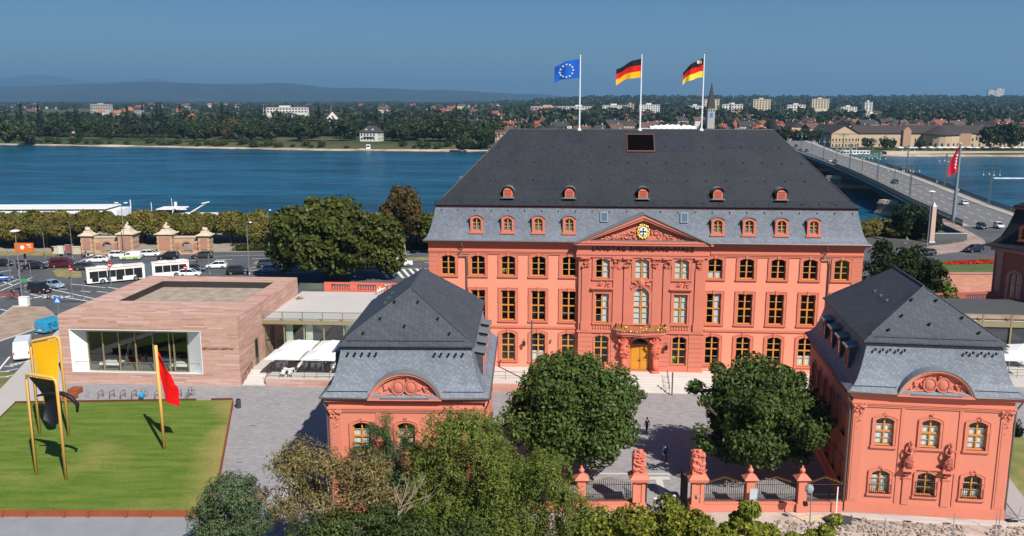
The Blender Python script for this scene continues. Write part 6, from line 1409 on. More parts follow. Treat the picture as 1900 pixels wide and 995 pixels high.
# ================================================================ STREET FURNITURE
def lamp_post(p, h, label, kind, rz=0, arm=1.2):
    o = thing('street_lamp', label, 'street lamp', p, rz); b = MB()
    if kind == 'disc':
        b.tube([(0,0,0),(0,0,h)],[.12,.07],8); b.build('pole', steel, o); b = MB(); b.lathe((0,0,h-.1),[(.08,0),(.75,.12),(.8,.2),(.5,.34),(.1,.42)],14); b.build('lamp_head', white, o)
    if kind == 'hook':
        b.tube([(0,0,0),(0,0,h-1.3),(.12*arm,0,h-.6),(.5*arm,0,h-.12),(.9*arm,0,h)],[.11,.08,.07,.06,.05],8); b.build('pole', steel, o); b = MB(); b.loft([[(x,-w_,h-.08),(x,w_,h-.08),(x,w_*.6,h+.1),(x,-w_*.6,h+.1)] for x,w_ in ((.85*arm,.1),(1.1*arm,.2),(1.6*arm,.12))]); b.build('lamp_head', white, o)
    if kind == 'twin':
        b.tube([(0,0,0),(0,0,h-.6)],[.11,.06],8); b.tube([(-.9,0,h),(-.3,0,h-.3),(0,0,h-.6),(.3,0,h-.3),(.9,0,h)],.045,6); b.build('pole', steel, o)
        for s in (-1,1): b = MB(); b.loft([[(x,-w_,h-.06),(x,w_,h-.06),(x,w_*.6,h+.1),(x,-w_*.6,h+.1)] for x,w_ in ((s*.6,.1),(s*.9,.22),(s*1.4,.12))]); b.build('lamp_head', white, o)
    b = MB(); b.lathe((0,0,0),[(.2,0),(.2,.5),(.13,.6)],8); b.build('base', steel, o)
lamp_post(G(42,562),12.0,'tall grey lamp post with disc head above the white cabinet','disc'); lamp_post(G(463,512),10.4,'curved-neck white lamp post above the black SUV','hook',0,.6)
lamp_post(G(233,478),11.8,'tall twin-head lamp post in front of the sandstone gate','twin'); lamp_post(G(1720,457),12.6,'tall grey lamp post with disc head beside the stone obelisk','disc')
lamp_post(G(500,470),9.6,'lamp post rising behind the broad tree with a short head','hook',0,.5)
for x,y,h,l in ((20,525,6.5,'slim grey signal mast at the crossing kerb'),(84,478,5.5,'slim grey mast near the orange billboard'),(59,530,4.2,'slim pole of the small green street sign'),(135,552,4.0,'short slim post at the crossing'),(156,556,3.0,'short slim post beside the sandstone parapet'),(135,478,7.6,'dark thin mast behind the dark red minibus'),(389,508,4.0,'thin black post beside the blue hatchback'),(205,530,5.0,'slim post in front of the bus')):
    o = thing('post', l, 'post', G(x,y)); b = MB(); b.tube([(0,0,0),(0,0,h)],.06,6); b.build('shaft', steel, o); b = MB(); b.lathe((0,0,0),[(.12,0),(.12,.15),(.07,.2)],8); b.build('foot', greym, o)
def round_sign(x,y,h,label,kind):
    o = thing('road_sign', label, 'road sign', G(x,y)); b = MB(); b.tube([(0,0,0),(0,0,h)],.045,6); b.build('post', steel, o)
    b = MB(); n_=18
    if kind == 'noentry':
        b.prism([(.42*math.cos(2*PI*k/n_),h-.1+.42*math.sin(2*PI*k/n_)) for k in range(n_)],-.09,-.05); b.build('disc', M('sign_red'+label[:12],(.55,.01,.012),.4), o); b = MB(); b.box(-.3,.3,-.1,-.088,h-.19,h-.02); b.build('bar', white, o)
    if kind == 'zebra':
        b.box(-.5,.5,-.09,-.05,h-.5,h+.5); b.build('panel', M('sign_blue',(.01,.16,.55),.4), o); b = MB(); b.prism([(-.36,h-.32),(.36,h-.32),(0,h+.34)],-.1,-.088); b.build('triangle', white, o); b = MB(); b.tube([(.03,-.105,h-.2),(0,-.105,h)],.03,4); b.tube([(-.1,-.105,h-.24),(0,-.105,h-.05)],.03,4); b.lump((.02,-.105,h+.07),(.05,.02,.05)); b.build('walking_figure', black, o)
    if kind == 'green':
        b.box(-.6,.5,-.09,-.05,h-.5,h); b.build('panel', M('sign_green',(.04,.35,.12),.4), o)
round_sign(207,532,4.1,'red no entry sign beside the bus flank','noentry'); round_sign(346,519,2.4,'red no entry sign at the sandstone parapet by the bus tail','noentry'); round_sign(133,520,2.2,'small red no entry sign ahead of the bus nose','noentry'); round_sign(110,592,3.0,'blue square crossing sign with a white triangle','zebra'); round_sign(48,545,2.6,'small green panel sign at the lamp post','green')
o = thing('billboard','orange advertising billboard on a single post by the plane trees','billboard',G(48,490)); b = MB(); b.tube([(0,0,0),(0,0,3.2)],.13,8); b.build('post', greym, o); b = MB(); b.box(-1.9,1.9,-.15,.15,2.6,4.4); b.build('panel', M('billboard_orange',(.72,.15,.02),.5,.06), o)
b = MB(); b.lathe((0,0,0),[(.42,0),(.42,.02)],14); q = b.build('white_print', white, o); q.location=(-.3,-.16,3.5); q.rotation_euler=(PI/2,0,0); b = MB(); b.box(.6,1.5,-.17,-.152,3.9,4.1); b.box(.9,1.6,-.17,-.152,3.5,3.6); b.build('white_print', white, o)
for x,y,c,l in ((114,476,(.62,.60,.5),'pale poster case on the verge behind the dark red minibus'),(128,474,(.35,.10,.09),'reddish poster case on the verge behind the dark red minibus')):
    o = thing('poster_case',l,'poster case',G(x,y)); b = MB(); b.box(-.7,.7,-.12,.12,.5,2.4); b.box(-.6,.6,-.14,-.12,.6,2.3,1); b.build('case', [greym,M('poster'+l[:5],c,.6,.25,2.)], o); b = MB(); b.box(-.6,-.5,-.06,.06,0,.5); b.box(.5,.6,-.06,.06,0,.5); b.build('leg', greym, o)
o = thing('switch_cabinet','white electrical cabinet at the foot of the disc lamp post','cabinet',G(46,568)); b = MB(); b.box(-.7,.7,-.4,.4,.1,1.5); b.build('case', white, o); b = MB(); b.box(-.75,.75,-.45,.45,1.5,1.58); b.build('lid', white, o); b = MB(); b.box(-.72,.72,-.42,.42,0,.1); b.build('plinth', concrete, o); b = MB(); b.box(-.01,.01,-.41,-.4,.15,1.45); b.build('door_seam', greym, o)
# slender traffic signals
def signal(x,y,label,h=3.2):
    o = thing('traffic_light',label,'traffic light',G(x,y)); b = MB(); b.tube([(0,0,0),(0,0,h)],.06,6); b.build('pole', greym, o); b = MB(); b.box(-.16,.16,-.2,.1,h-1.0,h); b.build('housing', black, o); b = MB()
    for k,c in enumerate((0,1,2)): b.lathe((0,0,0),[(.09,0),(.09,.02)],8)
    q = b.build('lens', M('signal_lens'+label[:14],(.25,.02,.02),.2), o); q.location=(0,-.21,h-.2); q.rotation_euler=(PI/2,0,0)
signal(36,520,'traffic light mast at the crossing island'); signal(49,500,'traffic light mast under the orange billboard'); signal(100,486,'dark traffic light by the plane trees'); signal(1725,447,'traffic light in front of the stone obelisk',4.0)
# ================================================================ RIVERSIDE GATE
gs = [M('gate_sandstone_a',(.50,.34,.22),.9,.2,.8,.1,6),M('gate_sandstone_b',(.42,.21,.15),.9,.2,.8,.1,6),M('gate_cap',(.56,.47,.36),.9,.2,.8,.1,6)]
gt = thing('sandstone_gate','ornate sandstone gate of four capped pillars in front of the plane trees','gate',(-80.2,189.2,0),0)
def pillar(x,w_,h,lion):
    b = MB(); n_ = int(h/.55)
    for k in range(n_): b.box(x-w_/2+(.0 if k%2 else .1),x+w_/2-(.0 if k%2 else .1),-w_/2+(.0 if k%2 else .1),w_/2-(.0 if k%2 else .1),k*.55,k*.55+.52)
    b.box(x-w_/2+.06,x+w_/2-.06,-w_/2+.06,w_/2-.06,0,h)
    b.box(x-w_/2+.5,x+w_/2-.5,-w_/2-.06,-w_/2+.1,1.2,h-.4,1); b.build('pillar', gs, gt)
    b = MB(); a = w_/2; b.frustum(x,0,h,h+.2,a,a,a+.35,a+.35); b.frustum(x,0,h+.2,h+.4,a+.4,a+.4,a+.3,a+.3); b.frustum(x,0,h+.4,h+.9,a,a,a*.55,a*.55); b.frustum(x,0,h+.9,h+1.2,a*.6,a*.6,a*.5,a*.5)
    b.build('cap', gs[2], gt)
    b = MB(); b.lump((x,0,h+1.45),(a*.5,a*.45,.5),0,int(x)+40,9,6,.5); b.lump((x-.2,-.2,h+1.85),(.3,.3,.4 if lion else .2),0,int(x)+60,8,5,.4)
    if lion: b.lump((x,.1,h+2.3),(.25,.25,.4),0,7,8,5,.4)
    b.build('top_sculpture', gs[2], gt, True)
for x,w_,h,l in ((-12.6,2.5,4.0,0),(-3.9,3.3,4.4,1),(4.6,3.3,4.4,1),(13.0,2.5,4.0,0)): pillar(x,w_,h,l)
for s,x0,x1 in ((0,-11.3,-5.6),(1,6.3,11.7)):
    b = MB(); c = (x0+x1)/2; T_ = Matrix.Translation((0,0,0)); wall(b,x0,x1,0,3.7,[(c,2.1,.6,2.7,.8)],y=-.5,dep=1.0); wall(b,x0,x1,0,3.7,[(c,2.1,.6,2.7,.8)],y=.5,dep=.0); b.box(x0,x1,-.65,.65,3.7,3.95,2); b.box(c-2.5,c-1.45,-.58,-.49,1.1,2.6,1); b.box(c+1.45,c+2.5,-.58,-.49,1.1,2.6,1)
    b.build('gate_wall', gs, gt)
    b = MB()
    for q in (c-1.9,c+1.9): b.ring(outline(.6,1.5,2.1,.3,8,q),outline(.85,1.3,2.3,.4,8,q),-.62,-.57); b.lump((q,-.6,1.75),(.25,.1,.3))
    b.ring(outline(2.1,.6,2.7,.8,8,c),outline(2.6,.6,3.05,1.0,8,c),-.6,-.49); b.build('carved_panel', gs[1], gt)
o = thing('boundary_wall','low sandstone wall joining the gate on the plane tree side','wall',(-101,189.2,0)); b = MB(); b.box(0,7,-.3,.3,0,1.5); b.box(-.05,7.05,-.38,.38,1.5,1.7); b.build('wall', gs[2], o)
# ================================================================ CRUISE SHIP
shp = thing('cruise_ship','long white river cruise ship moored behind the plane trees','ship',(-150,254,WATER),R(2))
b = MB(); b.loft([[(x,-w_,0),(x,w_,0),(x,w_*1.05,z),(x,-w_*1.05,z)] for x,w_,z in ((-40,5.5,3),(55,5.6,3),(64,4.6,3.2),(72,.6,3.8))]); b.build('hull', white, shp)
b = MB(); b.box(-38,36,-5.2,5.2,3,8.0); b.build('cabin_deck', white, shp)
for k in range(30): b = MB(); b.box(-36+k*2.4,-36+k*2.4+1.9,-5.23,-5.2,5.0,6.9) if k < 1 else b.box(-36+k*2.4,-36+k*2.4+1.9,-5.23,-5.2,5.0,6.9); b.build('cabin_window', carglass, shp)
b = MB(); b.box(-38,33,-5.4,5.4,8.5,8.75); 
for k in range(14): b.box(-36+k*5,-35.9+k*5,-5.2,-5.1,8,8.5)
b.build('sun_roof', white, shp)
b = MB(); b.box(40,62,-4.6,4.6,3,6.2); b.build('fore_deck', white, shp); b = MB(); b.box(47,53,-3,3,6.4,8.0); b.build('bridge_window', carglass, shp); b = MB(); b.box(46.5,53.8,-3.4,3.4,8.0,8.25); b.box(46.6,53.6,-3.1,3.1,6.2,6.5); b.build('wheelhouse', white, shp)
b = MB(); b.tube([(54,0,6),(60,0,9.6)],.16,5); b.tube([(58.8,-.6,9.5),(61,0,9.9)],.14,5); b.tube([(44,0,6),(44,0,9.8)],.08,5); b.tube([(50,0,8.2),(50,0,11)],.06,5); b.tube([(38,0,8),(38,0,10.6)],.12,5); b.build('mast', white, shp)
p = GY(320,405,250); o = thing('ship_crane','white bow crane of the moored ship standing over the plane trees','crane',(p.x,250,WATER)); b = MB(); b.tube([(0,0,0),(0,0,6.5)],.4,6); b.build('column', white, o); b = MB(); b.tube([(-1.0,0,5.0),(.6,0,8.6),(1.4,0,9.3)],.28,5); b.box(.4,2.6,-.4,.4,8.6,9.2); b.box(.9,1.5,-.3,.3,9.2,10.6); b.box(1.8,4.2,-.3,.3,8.3,8.6); b.build('boom', white, o)
# ================================================================ BRIDGE
BA = Vector((123.5,246.8,0)); BU = Vector((.1693,.9856,0)); BR_ = Vector((.9856,-.1693,0)); BZ = math.atan2(BU.y,BU.x)
def zt(t):
    P = [(-60,0),(-12,.15),(0,.3),(35,.55),(73,1.6),(110,2.4),(141,2.8),(200,2.95),(273,2.8),(322,3.6),(372,4.6),(420,4.8)]
    for (a,c),(d,e) in zip(P,P[1:]):
        if a <= t <= d: return c+(e-c)*(t-a)/(d-a)
    return P[-1][1]
def bt(t,o,z=0): q = BA+BU*t+BR_*o; return Vector((q.x,q.y,zt(t)+z))
BW = 23.6
brg = thing('river_bridge','long road bridge with dark steel arches crossing the river','bridge')
TS = [-14+i*8 for i in range(53)]
b = MB(); b.loft([[bt(t,0,-.9),bt(t,BW,-.9),bt(t,BW,-.02),bt(t,0,-.02)] for t in TS]); b.build('deck', concrete, brg)
def strip(o0,o1,z,mat,name,ts=TS): b = MB(); b.loft([[bt(t,o0,z),bt(t,o1,z)] for t in ts],cap=False,closed=False); return b.build(name,mat,brg)
strip(1.6,19.9,.02,M('bridge_asphalt',(.17,.165,.165),.9,.12,.1,.06,1.2,stretch=(1,1,1)),'carriageway')
fp = M('bridge_footway',(.38,.35,.33),.9,.1,.2)
for o0,o1 in ((.25,1.6),(19.9,23.4)):
    b = MB(); b.loft([[bt(t,o0,-.02),bt(t,o1,-.02),bt(t,o1,.16),bt(t,o0,.16)] for t in TS]); b.build('footway', fp, brg)
for o_ in (6.2,15.3):
    for k in range(26):
        t = -8+k*9; b = MB(); b.face([bt(t,o_-.1,.035),bt(t,o_+.1,.035),bt(t+3.5,o_+.1,.035),bt(t+3.5,o_-.1,.035)]); b.build('lane_marking', roadpaint, brg)
for k in range(26): t=-8+k*9; b = MB(); b.face([bt(t,10.65,.035),bt(t,10.8,.035),bt(t+5.5,10.8,.035),bt(t+5.5,10.65,.035)]); b.build('lane_marking', roadpaint, brg)
brail = M('bridge_railing',(.028,.04,.042),.6)
for o_ in (.1,23.5):
    b = MB(); b.loft([[bt(t,o_-.06,1.35),bt(t,o_+.06,1.35),bt(t,o_+.06,1.47),bt(t,o_-.06,1.47)] for t in TS]); b.loft([[bt(t,o_-.04,.2),bt(t,o_+.04,.2),bt(t,o_+.04,.26),bt(t,o_-.04,.26)] for t in TS]); b.loft([[bt(t,o_-.12,-.35),bt(t,o_+.12,-.35),bt(t,o_+.12,.05),bt(t,o_-.12,.05)] for t in TS]); b.build('handrail', brail, brg)
    b = MB(); t = -14.0
    while t < 400:
        c = bt(t,o_); b.box(c.x-.03,c.x+.03,c.y-.06,c.y+.06,c.z+.1,c.z+1.38); t += .42 if t < 170 else 1.2
    stuff(b.build('baluster', brail, brg))
    for k in range(60): c = bt(-12+k*4,o_); b = MB(); b.box(c.x-.06,c.x+.06,c.y-.09,c.y+.09,c.z,c.z+1.5); b.build('railing_post', brail, brg)
arch = M('arch_steel',(.020,.022,.026),.7,.2,.2)
PT = [-6,58,160,262,360]
for o_ in (1.0,7.5,15,22.5):
    for t0,t1 in zip(PT,PT[1:]):
        b = MB(); rg_ = []
        for k in range(15):
            q = k/14; t = t0+(t1-t0)*q; zb = -1.5-(4.0)*(2*q-1)**2; rg_.append([bt(t,o_-.25,-.9),bt(t,o_+.25,-.9),Vector((bt(t,o_+.25).x,bt(t,o_+.25).y,zt(t)*.6+zb)),Vector((bt(t,o_-.25).x,bt(t,o_-.25).y,zt(t)*.6+zb))])
        b.loft(rg_); b.build('arch_girder', arch, brg)
ps = [M('pier_red',(.36,.17,.11),.9,.15,.3),M('pier_pale',(.52,.42,.32),.9,.15,.3)]
for t in PT[1:4]:
    b = MB(); n_ = 10
    for z0,z1,g_,m in ((-8,-5.2,1.5,1),(-5.2,-4.6,1.1,1),(-4.6,-2.2,.4,0),(-2.2,-1.8,.7,1),(-1.8,-.9,.2,1)):
        def ringp(z): return [Vector(((BA+BU*(t+a)+BR_*o).x,(BA+BU*(t+a)+BR_*o).y,z)) for a,o in [(-(3.2+g_),1),(-(2+g_)*.7,-3-g_),(0,-4.8-g_),((2+g_)*.7,-3-g_),(3.2+g_,1),(3.2+g_,BW),(0,BW+5+g_),(-(3.2+g_),BW)]]
        b.loft([ringp(z0),ringp(z1)],m)
    b.build('stone_pier', ps, brg)
b = MB(); c = [bt(-40,-2),bt(-3,-2),bt(-3,BW+30),bt(-40,BW+30)]; struct(sheet('bridge_abutment',[(v_.x,v_.y) for v_ in c],-.01,concrete,8.0))
# approach roads
area('underpass_ground',[(60,194),(112,196),(112,QUAY-.5),(60,QUAY-.5)],.02,M('underpass_paving',(.09,.085,.08),.9,.15,.3))
def gp(pts): return [G(*q)[:2] for q in pts]
area('approach_road',gp([(1640,480),(1690,479),(1745,484),(1800,484),(1850,476),(1990,452),(2100,430),(2000,395),(1880,386),(1752,400),(1766,412),(1800,432),(1828,452),(1790,466),(1735,474),(1700,466),(1640,466)]),.012,asphalt)
area('approach_road',[bt(-14,-1)[:2],bt(-14,BW+2)[:2],(190,205),(150,165),(95,182),(96,205),(110,222)],.008,M('approach_asphalt',(.13,.13,.135),.9,.1,.15,.06,1.5))
area('approach_pavement',gp([(1750,406),(1768,413),(1800,431),(1827,447),(1828,453),(1815,459),(1788,466),(1735,473),(1708,468),(1722,458),(1790,449),(1768,428),(1740,420)]),.13,two('brick_pavement',(.30,.20,.17),(.38,.30,.26),.3,.4,.6,.9,.1,4),.14)
o = thing('ramp_wall','dark grey concrete parapet of the underpass beside the obelisk','wall'); b = MB(); p,q = G(1730,447),G(1790,447); b.box(p.x,q.x,p.y,p.y+.5,0,1.7); r_ = G(1765,425); b.loft([[Vector((q.x,q.y,0)),Vector((q.x+.5,q.y,0)),Vector((q.x+.5,q.y,1.6)),Vector((q.x,q.y,1.6))],[Vector((r_.x,r_.y+10,0)),Vector((r_.x+.5,r_.y+10,0)),Vector((r_.x+.5,r_.y+10,1.0)),Vector((r_.x,r_.y+10,1.0))]]); b.build('parapet', M('dark_concrete',(.10,.105,.11),.85,.2,.6), o); b = MB(); b.box(p.x-.05,q.x+.55,p.y-.06,p.y+.56,1.7,1.82); b.build('coping', concrete, o)
p = G(1727,450); o = thing('stone_obelisk','slender pale pink stone pillar at the bridge ramp','obelisk',p); b = MB(); b.frustum(0,0,0,8.6,.55,.55,.45,.45); b.build('shaft', M('obelisk_stone',(.55,.38,.32),.9,.12,.4), o); b = MB(); b.frustum(0,0,8.6,9.6,.46,.46,.05,.05); b.build('tip', M('obelisk_tip',(.7,.62,.56),.9), o); b = MB(); b.frustum(0,0,0,.5,.8,.8,.6,.6); b.build('base', concrete, o)
p = G(1768,414); o = thing('flag_mast','tall grey mast with a furled red banner at the bridge head','flag mast',p); b = MB(); b.tube([(0,0,0),(.1,0,21.6)],[.5,.28],10); b.build('mast', M('mast_grey',(.20,.24,.27),.5,.1), o); b = MB(); b.lathe((0.1,0,21.6),[(.2,0),(.25,.2),(.05,.4)],8); b.build('finial', white, o)
b = MB(); cloth(b,lambda u_,v_: (-.25-(.15+1.5*math.sin(v_*PI*.8))*u_-(1.3*v_*v_)*u_, .25*math.sin(u_*6+v_*4), 20.9-6.9*v_-1.4*u_*v_)); f_ = b.build('red_banner', M('banner_red',(.55,.01,.03),.7,.1,.6), o, True)
b = MB()
for k in range(5): zc = 18.6-k*.85; b.lump((-.75-.06*k,-.33,zc),(.2,.05,.28),0,k,7,5,.4)
b.build('white_print', white, f_)
def bmast(t,o_,label,group,h=12,twin=True):
    c = bt(t,o_,.1); o = thing('bridge_lamp_mast',label,'lamp mast',c,BZ-PI/2,group); b = MB()
    for s in ((-.7,.7) if twin else (0,)): b.tube([(0,s,0),(0,s,h)],.13,6)
    b.build('mast', M('mast_%d_%d'%(int(t)+99,int(o_)),(.10,.14,.15),.5), o)
    b = MB(); b.tube([(-2.6,0,h-.8),(2.6,0,h-.8)],.08,5); b.tube([(-2.6,0,h-1.4),(2.6,0,h-1.4)],.05,5); b.tube([(0,-2.2,h-.8),(0,2.2,h-.8)],.07,5); b.build('cross_arm', brail, o)
    for sx,sy in ((-2.4,0),(2.4,0),(0,-2),(0,2)): b = MB(); b.tube([(sx,sy,h-.8),(sx,sy,h-2.1)],.02,4); b.lathe((sx,sy,h-2.7),[(.05,0),(.18,.1),(.2,.25),(.08,.45)],8); b.build('lamp', white, o)
for t in (42,88,140,205,280): bmast(t,.9,'twin steel lamp mast with hanging lamps on the near footway of the bridge','bridge masts upstream footway')
for t in (34,80,132,196,270): bmast(t,22.6,'twin steel lamp mast with hanging lamps on the riverside footway of the bridge','bridge masts downstream footway')
for t in (62,114,170,240): bmast(t,.7,'single thin lamp mast standing on the bridge railing line','thin bridge masts',10,False)
# cars on the bridge
for kind,t,o_,col,fw_,l in (('estate',92,8.2,blk,1,'black estate car alone in the middle of the bridge'),('hatch',34,15.2,wht,1,'white car on the bridge near the red banner mast'),('hatch',-19,3.2,(.01,.03,.03),-1,'dark green car coming off the bridge'),('hatch',-17,8.1,wht,-1,'white car coming off the bridge beside the dark green car'),('hatch',197,-.0+2.6,wht,-1,'white car behind a mast far along the bridge'),('sedan',194,4.6,dbl,-1,'dark blue car far along the bridge beside the white one'),('hatch',293,2.5,blk,-1,'black car beyond the bridge middle at the roof edge'),('estate',289,5.5,dbl,-1,'dark car beyond the bridge middle'),('suv',329,5.0,blk,-1,'black SUV near the far bridge end')):
    c = bt(t,o_,.045); car(kind,c,BZ if fw_>0 else BZ+PI,col,l)
p = G(1806,468); car('suv',(p.x,p.y,.02),R(200),blk,'black SUV turning below the bridge head'); p = G(1718,474); car('hatch',(p.x,p.y,.02),R(185),blk,'black hatchback passing the obelisk')
# ---------------------------------------------------------------- flower lawn, brick wall, balustrade and terrace beside the right pavilion
LZ2 = 3.4
def gz2(pts): return [G(x,y,LZ2)[:2] for x,y in pts]
wl0,wl1 = G(1728,508,LZ2),G(1925,508,LZ2)
area('flower_lawn',[(wl0.x,wl0.y+.3),(wl1.x,wl1.y+.3)]+gz2([(1925,466),(1850,478),(1790,483),(1728,484)]),LZ2,two('green_lawn',(.06,.10,.015),(.10,.14,.03),.3,.3,.7,.95,.2,4.),3.3)
V,t_ = leaf_data([(G(1768+k*12,490-k*.5,LZ2).x,G(1768+k*12,490-k*.5,LZ2).y,LZ2+.25,1.8,1.3,.25,0) for k in range(12)],9000,.13,5,shell=.1,up=1.5); o = ob('flower_bed',quads_mesh('flower_bed',V,t_,[M('red_flower',(.62,.03,.015),.7,.2,2.),M('red_flower_dark',(.35,.02,.012),.7,.2,2.)])); tag(o,'long bed of red flowers on the lawn below the bridge head','flower bed'); o['kind']='stuff'
rv = brick('brick_wall',(.52,.20,.13),(.60,.28,.20),(.52,.30,.22),.9,.22,ms=.02)
p0,p1 = Vector((wl0.x,wl0.y-.3,0)),Vector((wl1.x,wl1.y-.3,0)); WL = (p1-p0).length
b = MB(); o = thing('brick_retaining_wall','sunlit red brick retaining wall below the flower lawn','wall',p0,math.atan2(p1.y-p0.y,p1.x-p0.x)); b.box(0,WL,0,.6,0,LZ2); b.build('wall', rv, o); b = MB(); b.box(-.1,WL,-.1,.7,LZ2,LZ2+.2); b.build('coping', M('wall_coping',(.45,.24,.18),.9), o)
o = thing('thin_fence','thin grey mesh fence on top of the brick wall','fence',p0+Vector((0,.3,LZ2+.2)),math.atan2(p1.y-p0.y,p1.x-p0.x))
for k in range(10): b = MB(); b.tube([(k*1.9,0,0),(k*1.9,0,1.5)],.03,4); b.build('post', steel, o)
b = MB()
for zz in (.1,.5,.9,1.4): b.tube([(0,0,zz),(17.5,0,zz)],.012,3)
for k in range(120): b.tube([(k*.146,0,.1),(k*.146,0,1.4)],.006,3)
b.build('mesh', steel, o)
balustrade('dark red balustrade in shade below the brick wall',Vector((57.5,119,0)),Vector((72,121,0)),5.3,1.3,3,M('balustrade_shade',(.42,.11,.08),.85,.08))  # shade put into the stone colour, darker than the flat-roof balustrade
hall = thing('annex_hall','low annex with bronze-framed glass front and flat roof behind the statue pavilion','building',(47.5,99.5,0),R(-6))
b = MB(); b.box(0,30,8,20,5.4,5.9); b.build('roof_slab', pavlight, hall); b = MB(); b.box(0,30,11,20,5.9,6.15); b.build('roof_step', M('annex_dark',(.08,.085,.09),.7), hall)
b = MB(); b.box(0,30,7.9,8.0,5.2,5.95); b.box(0,30,7.85,7.95,6.75,6.85); b.build('roof_edge', bronze, hall); b = MB(); b.box(0,30,8.6,9.0,5.9,6.5); b.build('planting_strip', gravel, hall)
for k in range(9): b = MB(); b.box(.5+k*3.4,.68+k*3.4,7.85,8.05,1,6.85); b.build('mullion', bronze, hall)
for k in range(8): b = MB(); b.face([(.7+k*3.4,8.1,1),(3.9+k*3.4,8.1,1),(3.9+k*3.4,8.1,5.3),(.7+k*3.4,8.1,5.3)]); b.build('pane', M('annex_glass%d'%k,(.05,.055,.065),.12,spec=.5), hall)
b = MB(); b.box(-2,30,.0,8,0,.98); struct(b.build('annex_terrace', pavlight)); bpy.data.objects['annex_terrace'].location=(47.5,99.5,0); bpy.data.objects['annex_terrace'].rotation_euler=(0,0,R(-6))
for (x,y,l) in ((57.6,103.5,'white parasol nearest the annex glass beside the slate pavilion'),(59.4,100.3,'white parasol at the annex terrace edge'),(62.5,103,'white parasol further along the annex terrace')): parasol((x,y),.985,l,2.0,2.8)
railing('black rail along the annex terrace edge',(0,.4,.98),(24,.4,.98),0,10,R(-6),Vector((47.5,99.5,0)),1.0,mids=2)
area('side_lawn',[(41.5,66.5),(64,64),(64,84),(45,82)],.05,two('side_grass',(.10,.15,.03),(.28,.24,.10),.35,.3,.7,.95,.2,4.))
area('side_path',[(40.6,64.5),(42.2,64.3),(46,80),(44.0,81)],.06,M('side_path_m',(.38,.36,.35),.9,.1,.5))
for k,(x,y) in enumerate(((45.7,83.2),(47.2,83.0),(48.8,82.8),(50.3,82.6))):
    tree('clipped_shrub','small dark clipped shrub in the row behind the side lawn',(x,y,.05),ball(.75,.1,1.9,6,k+200,.5),900,.12,g_yew,(1,.06),k+200,'row of clipped shrubs',cat='shrub')
bicycle((43.9,75.5,.06),R(0),'dark bicycle leaning behind the statue pavilion corner',(.03,.03,.03))
# ---------------------------------------------------------------- palace wing at the frame edge
sr = thing('palace_wing','shaded purple-red palace wing with steep dark mansard roof beside the brick wall','palace',(68.2,121.5,0),R(-62))
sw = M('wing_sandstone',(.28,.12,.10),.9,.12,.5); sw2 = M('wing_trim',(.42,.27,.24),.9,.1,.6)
# local x runs along the visible wall, y into the building
wo = [(3.2+k*4.6,1.5,z0,z1,.75) for k in range(4) for z0,z1 in ((6.0,9.6),)]
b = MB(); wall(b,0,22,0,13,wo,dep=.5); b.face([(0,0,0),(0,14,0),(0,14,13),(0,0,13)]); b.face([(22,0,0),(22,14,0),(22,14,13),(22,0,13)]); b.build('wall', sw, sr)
b = MB(); b.box(.6,21.4,1.2,13,0,12.8); b.build('room', dark, sr)
for x,w_,z0,z1,ri in wo: put_window(sr,x,0,z0,w_,z1-z0,ri,1.9,2); put_trim(sr,x,0,z0,w_,z1-z0,ri,sw2,bw=.4)
for x in (.9,5.5,10.1,14.7): b = MB(); b.box(x-.4,x+.4,-.2,0,4,12.2); b.box(x-.55,x+.55,-.32,0,11.9,12.4); b.box(x-.5,x+.5,-.28,0,3.4,4); b.build('pilaster', sw2, sr)
b = MB(); b.box(-.4,22.4,-.5,14.4,12.4,13.0); b.box(-.2,22.2,-.3,14.2,4.9,5.2); b.build('cornice', sw2, sr)
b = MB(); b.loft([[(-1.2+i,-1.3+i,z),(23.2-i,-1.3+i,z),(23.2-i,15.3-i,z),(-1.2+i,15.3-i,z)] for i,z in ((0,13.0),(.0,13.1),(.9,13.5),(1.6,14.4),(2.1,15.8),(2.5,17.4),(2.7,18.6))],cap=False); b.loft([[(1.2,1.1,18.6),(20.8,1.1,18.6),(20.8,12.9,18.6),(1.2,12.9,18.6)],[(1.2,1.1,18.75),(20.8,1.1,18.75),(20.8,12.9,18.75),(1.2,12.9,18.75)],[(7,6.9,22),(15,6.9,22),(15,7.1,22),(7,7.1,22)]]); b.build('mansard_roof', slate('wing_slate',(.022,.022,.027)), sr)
b = MB(); b.box(1.2,20.8,1.1,12.9,18.3,18.62); b.build('break_cornice', sw, sr)
for x in (4,10,16): o_ = dormer(sr,x,-.1,14.2)
# ================================================================ FAR BANK
def on_land(x,y): return Vector((x,y,land(x,y)))
def gl_(px_,py_,Y0=700):    # point of the far land seen at a pixel
    Y = Y0
    for _ in range(40):
        p = GY(px_,py_,Y); err = p.z-land(p.x,p.y); Y += err*18
        Y = max(600,min(12000,Y))
    p = GY(px_,py_,Y); return on_land(p.x,p.y)
def PX(px_,Y): return (px_-CXP)*(Y*math.cos(PITCH)+ (CAMH)*math.sin(PITCH))/FPX
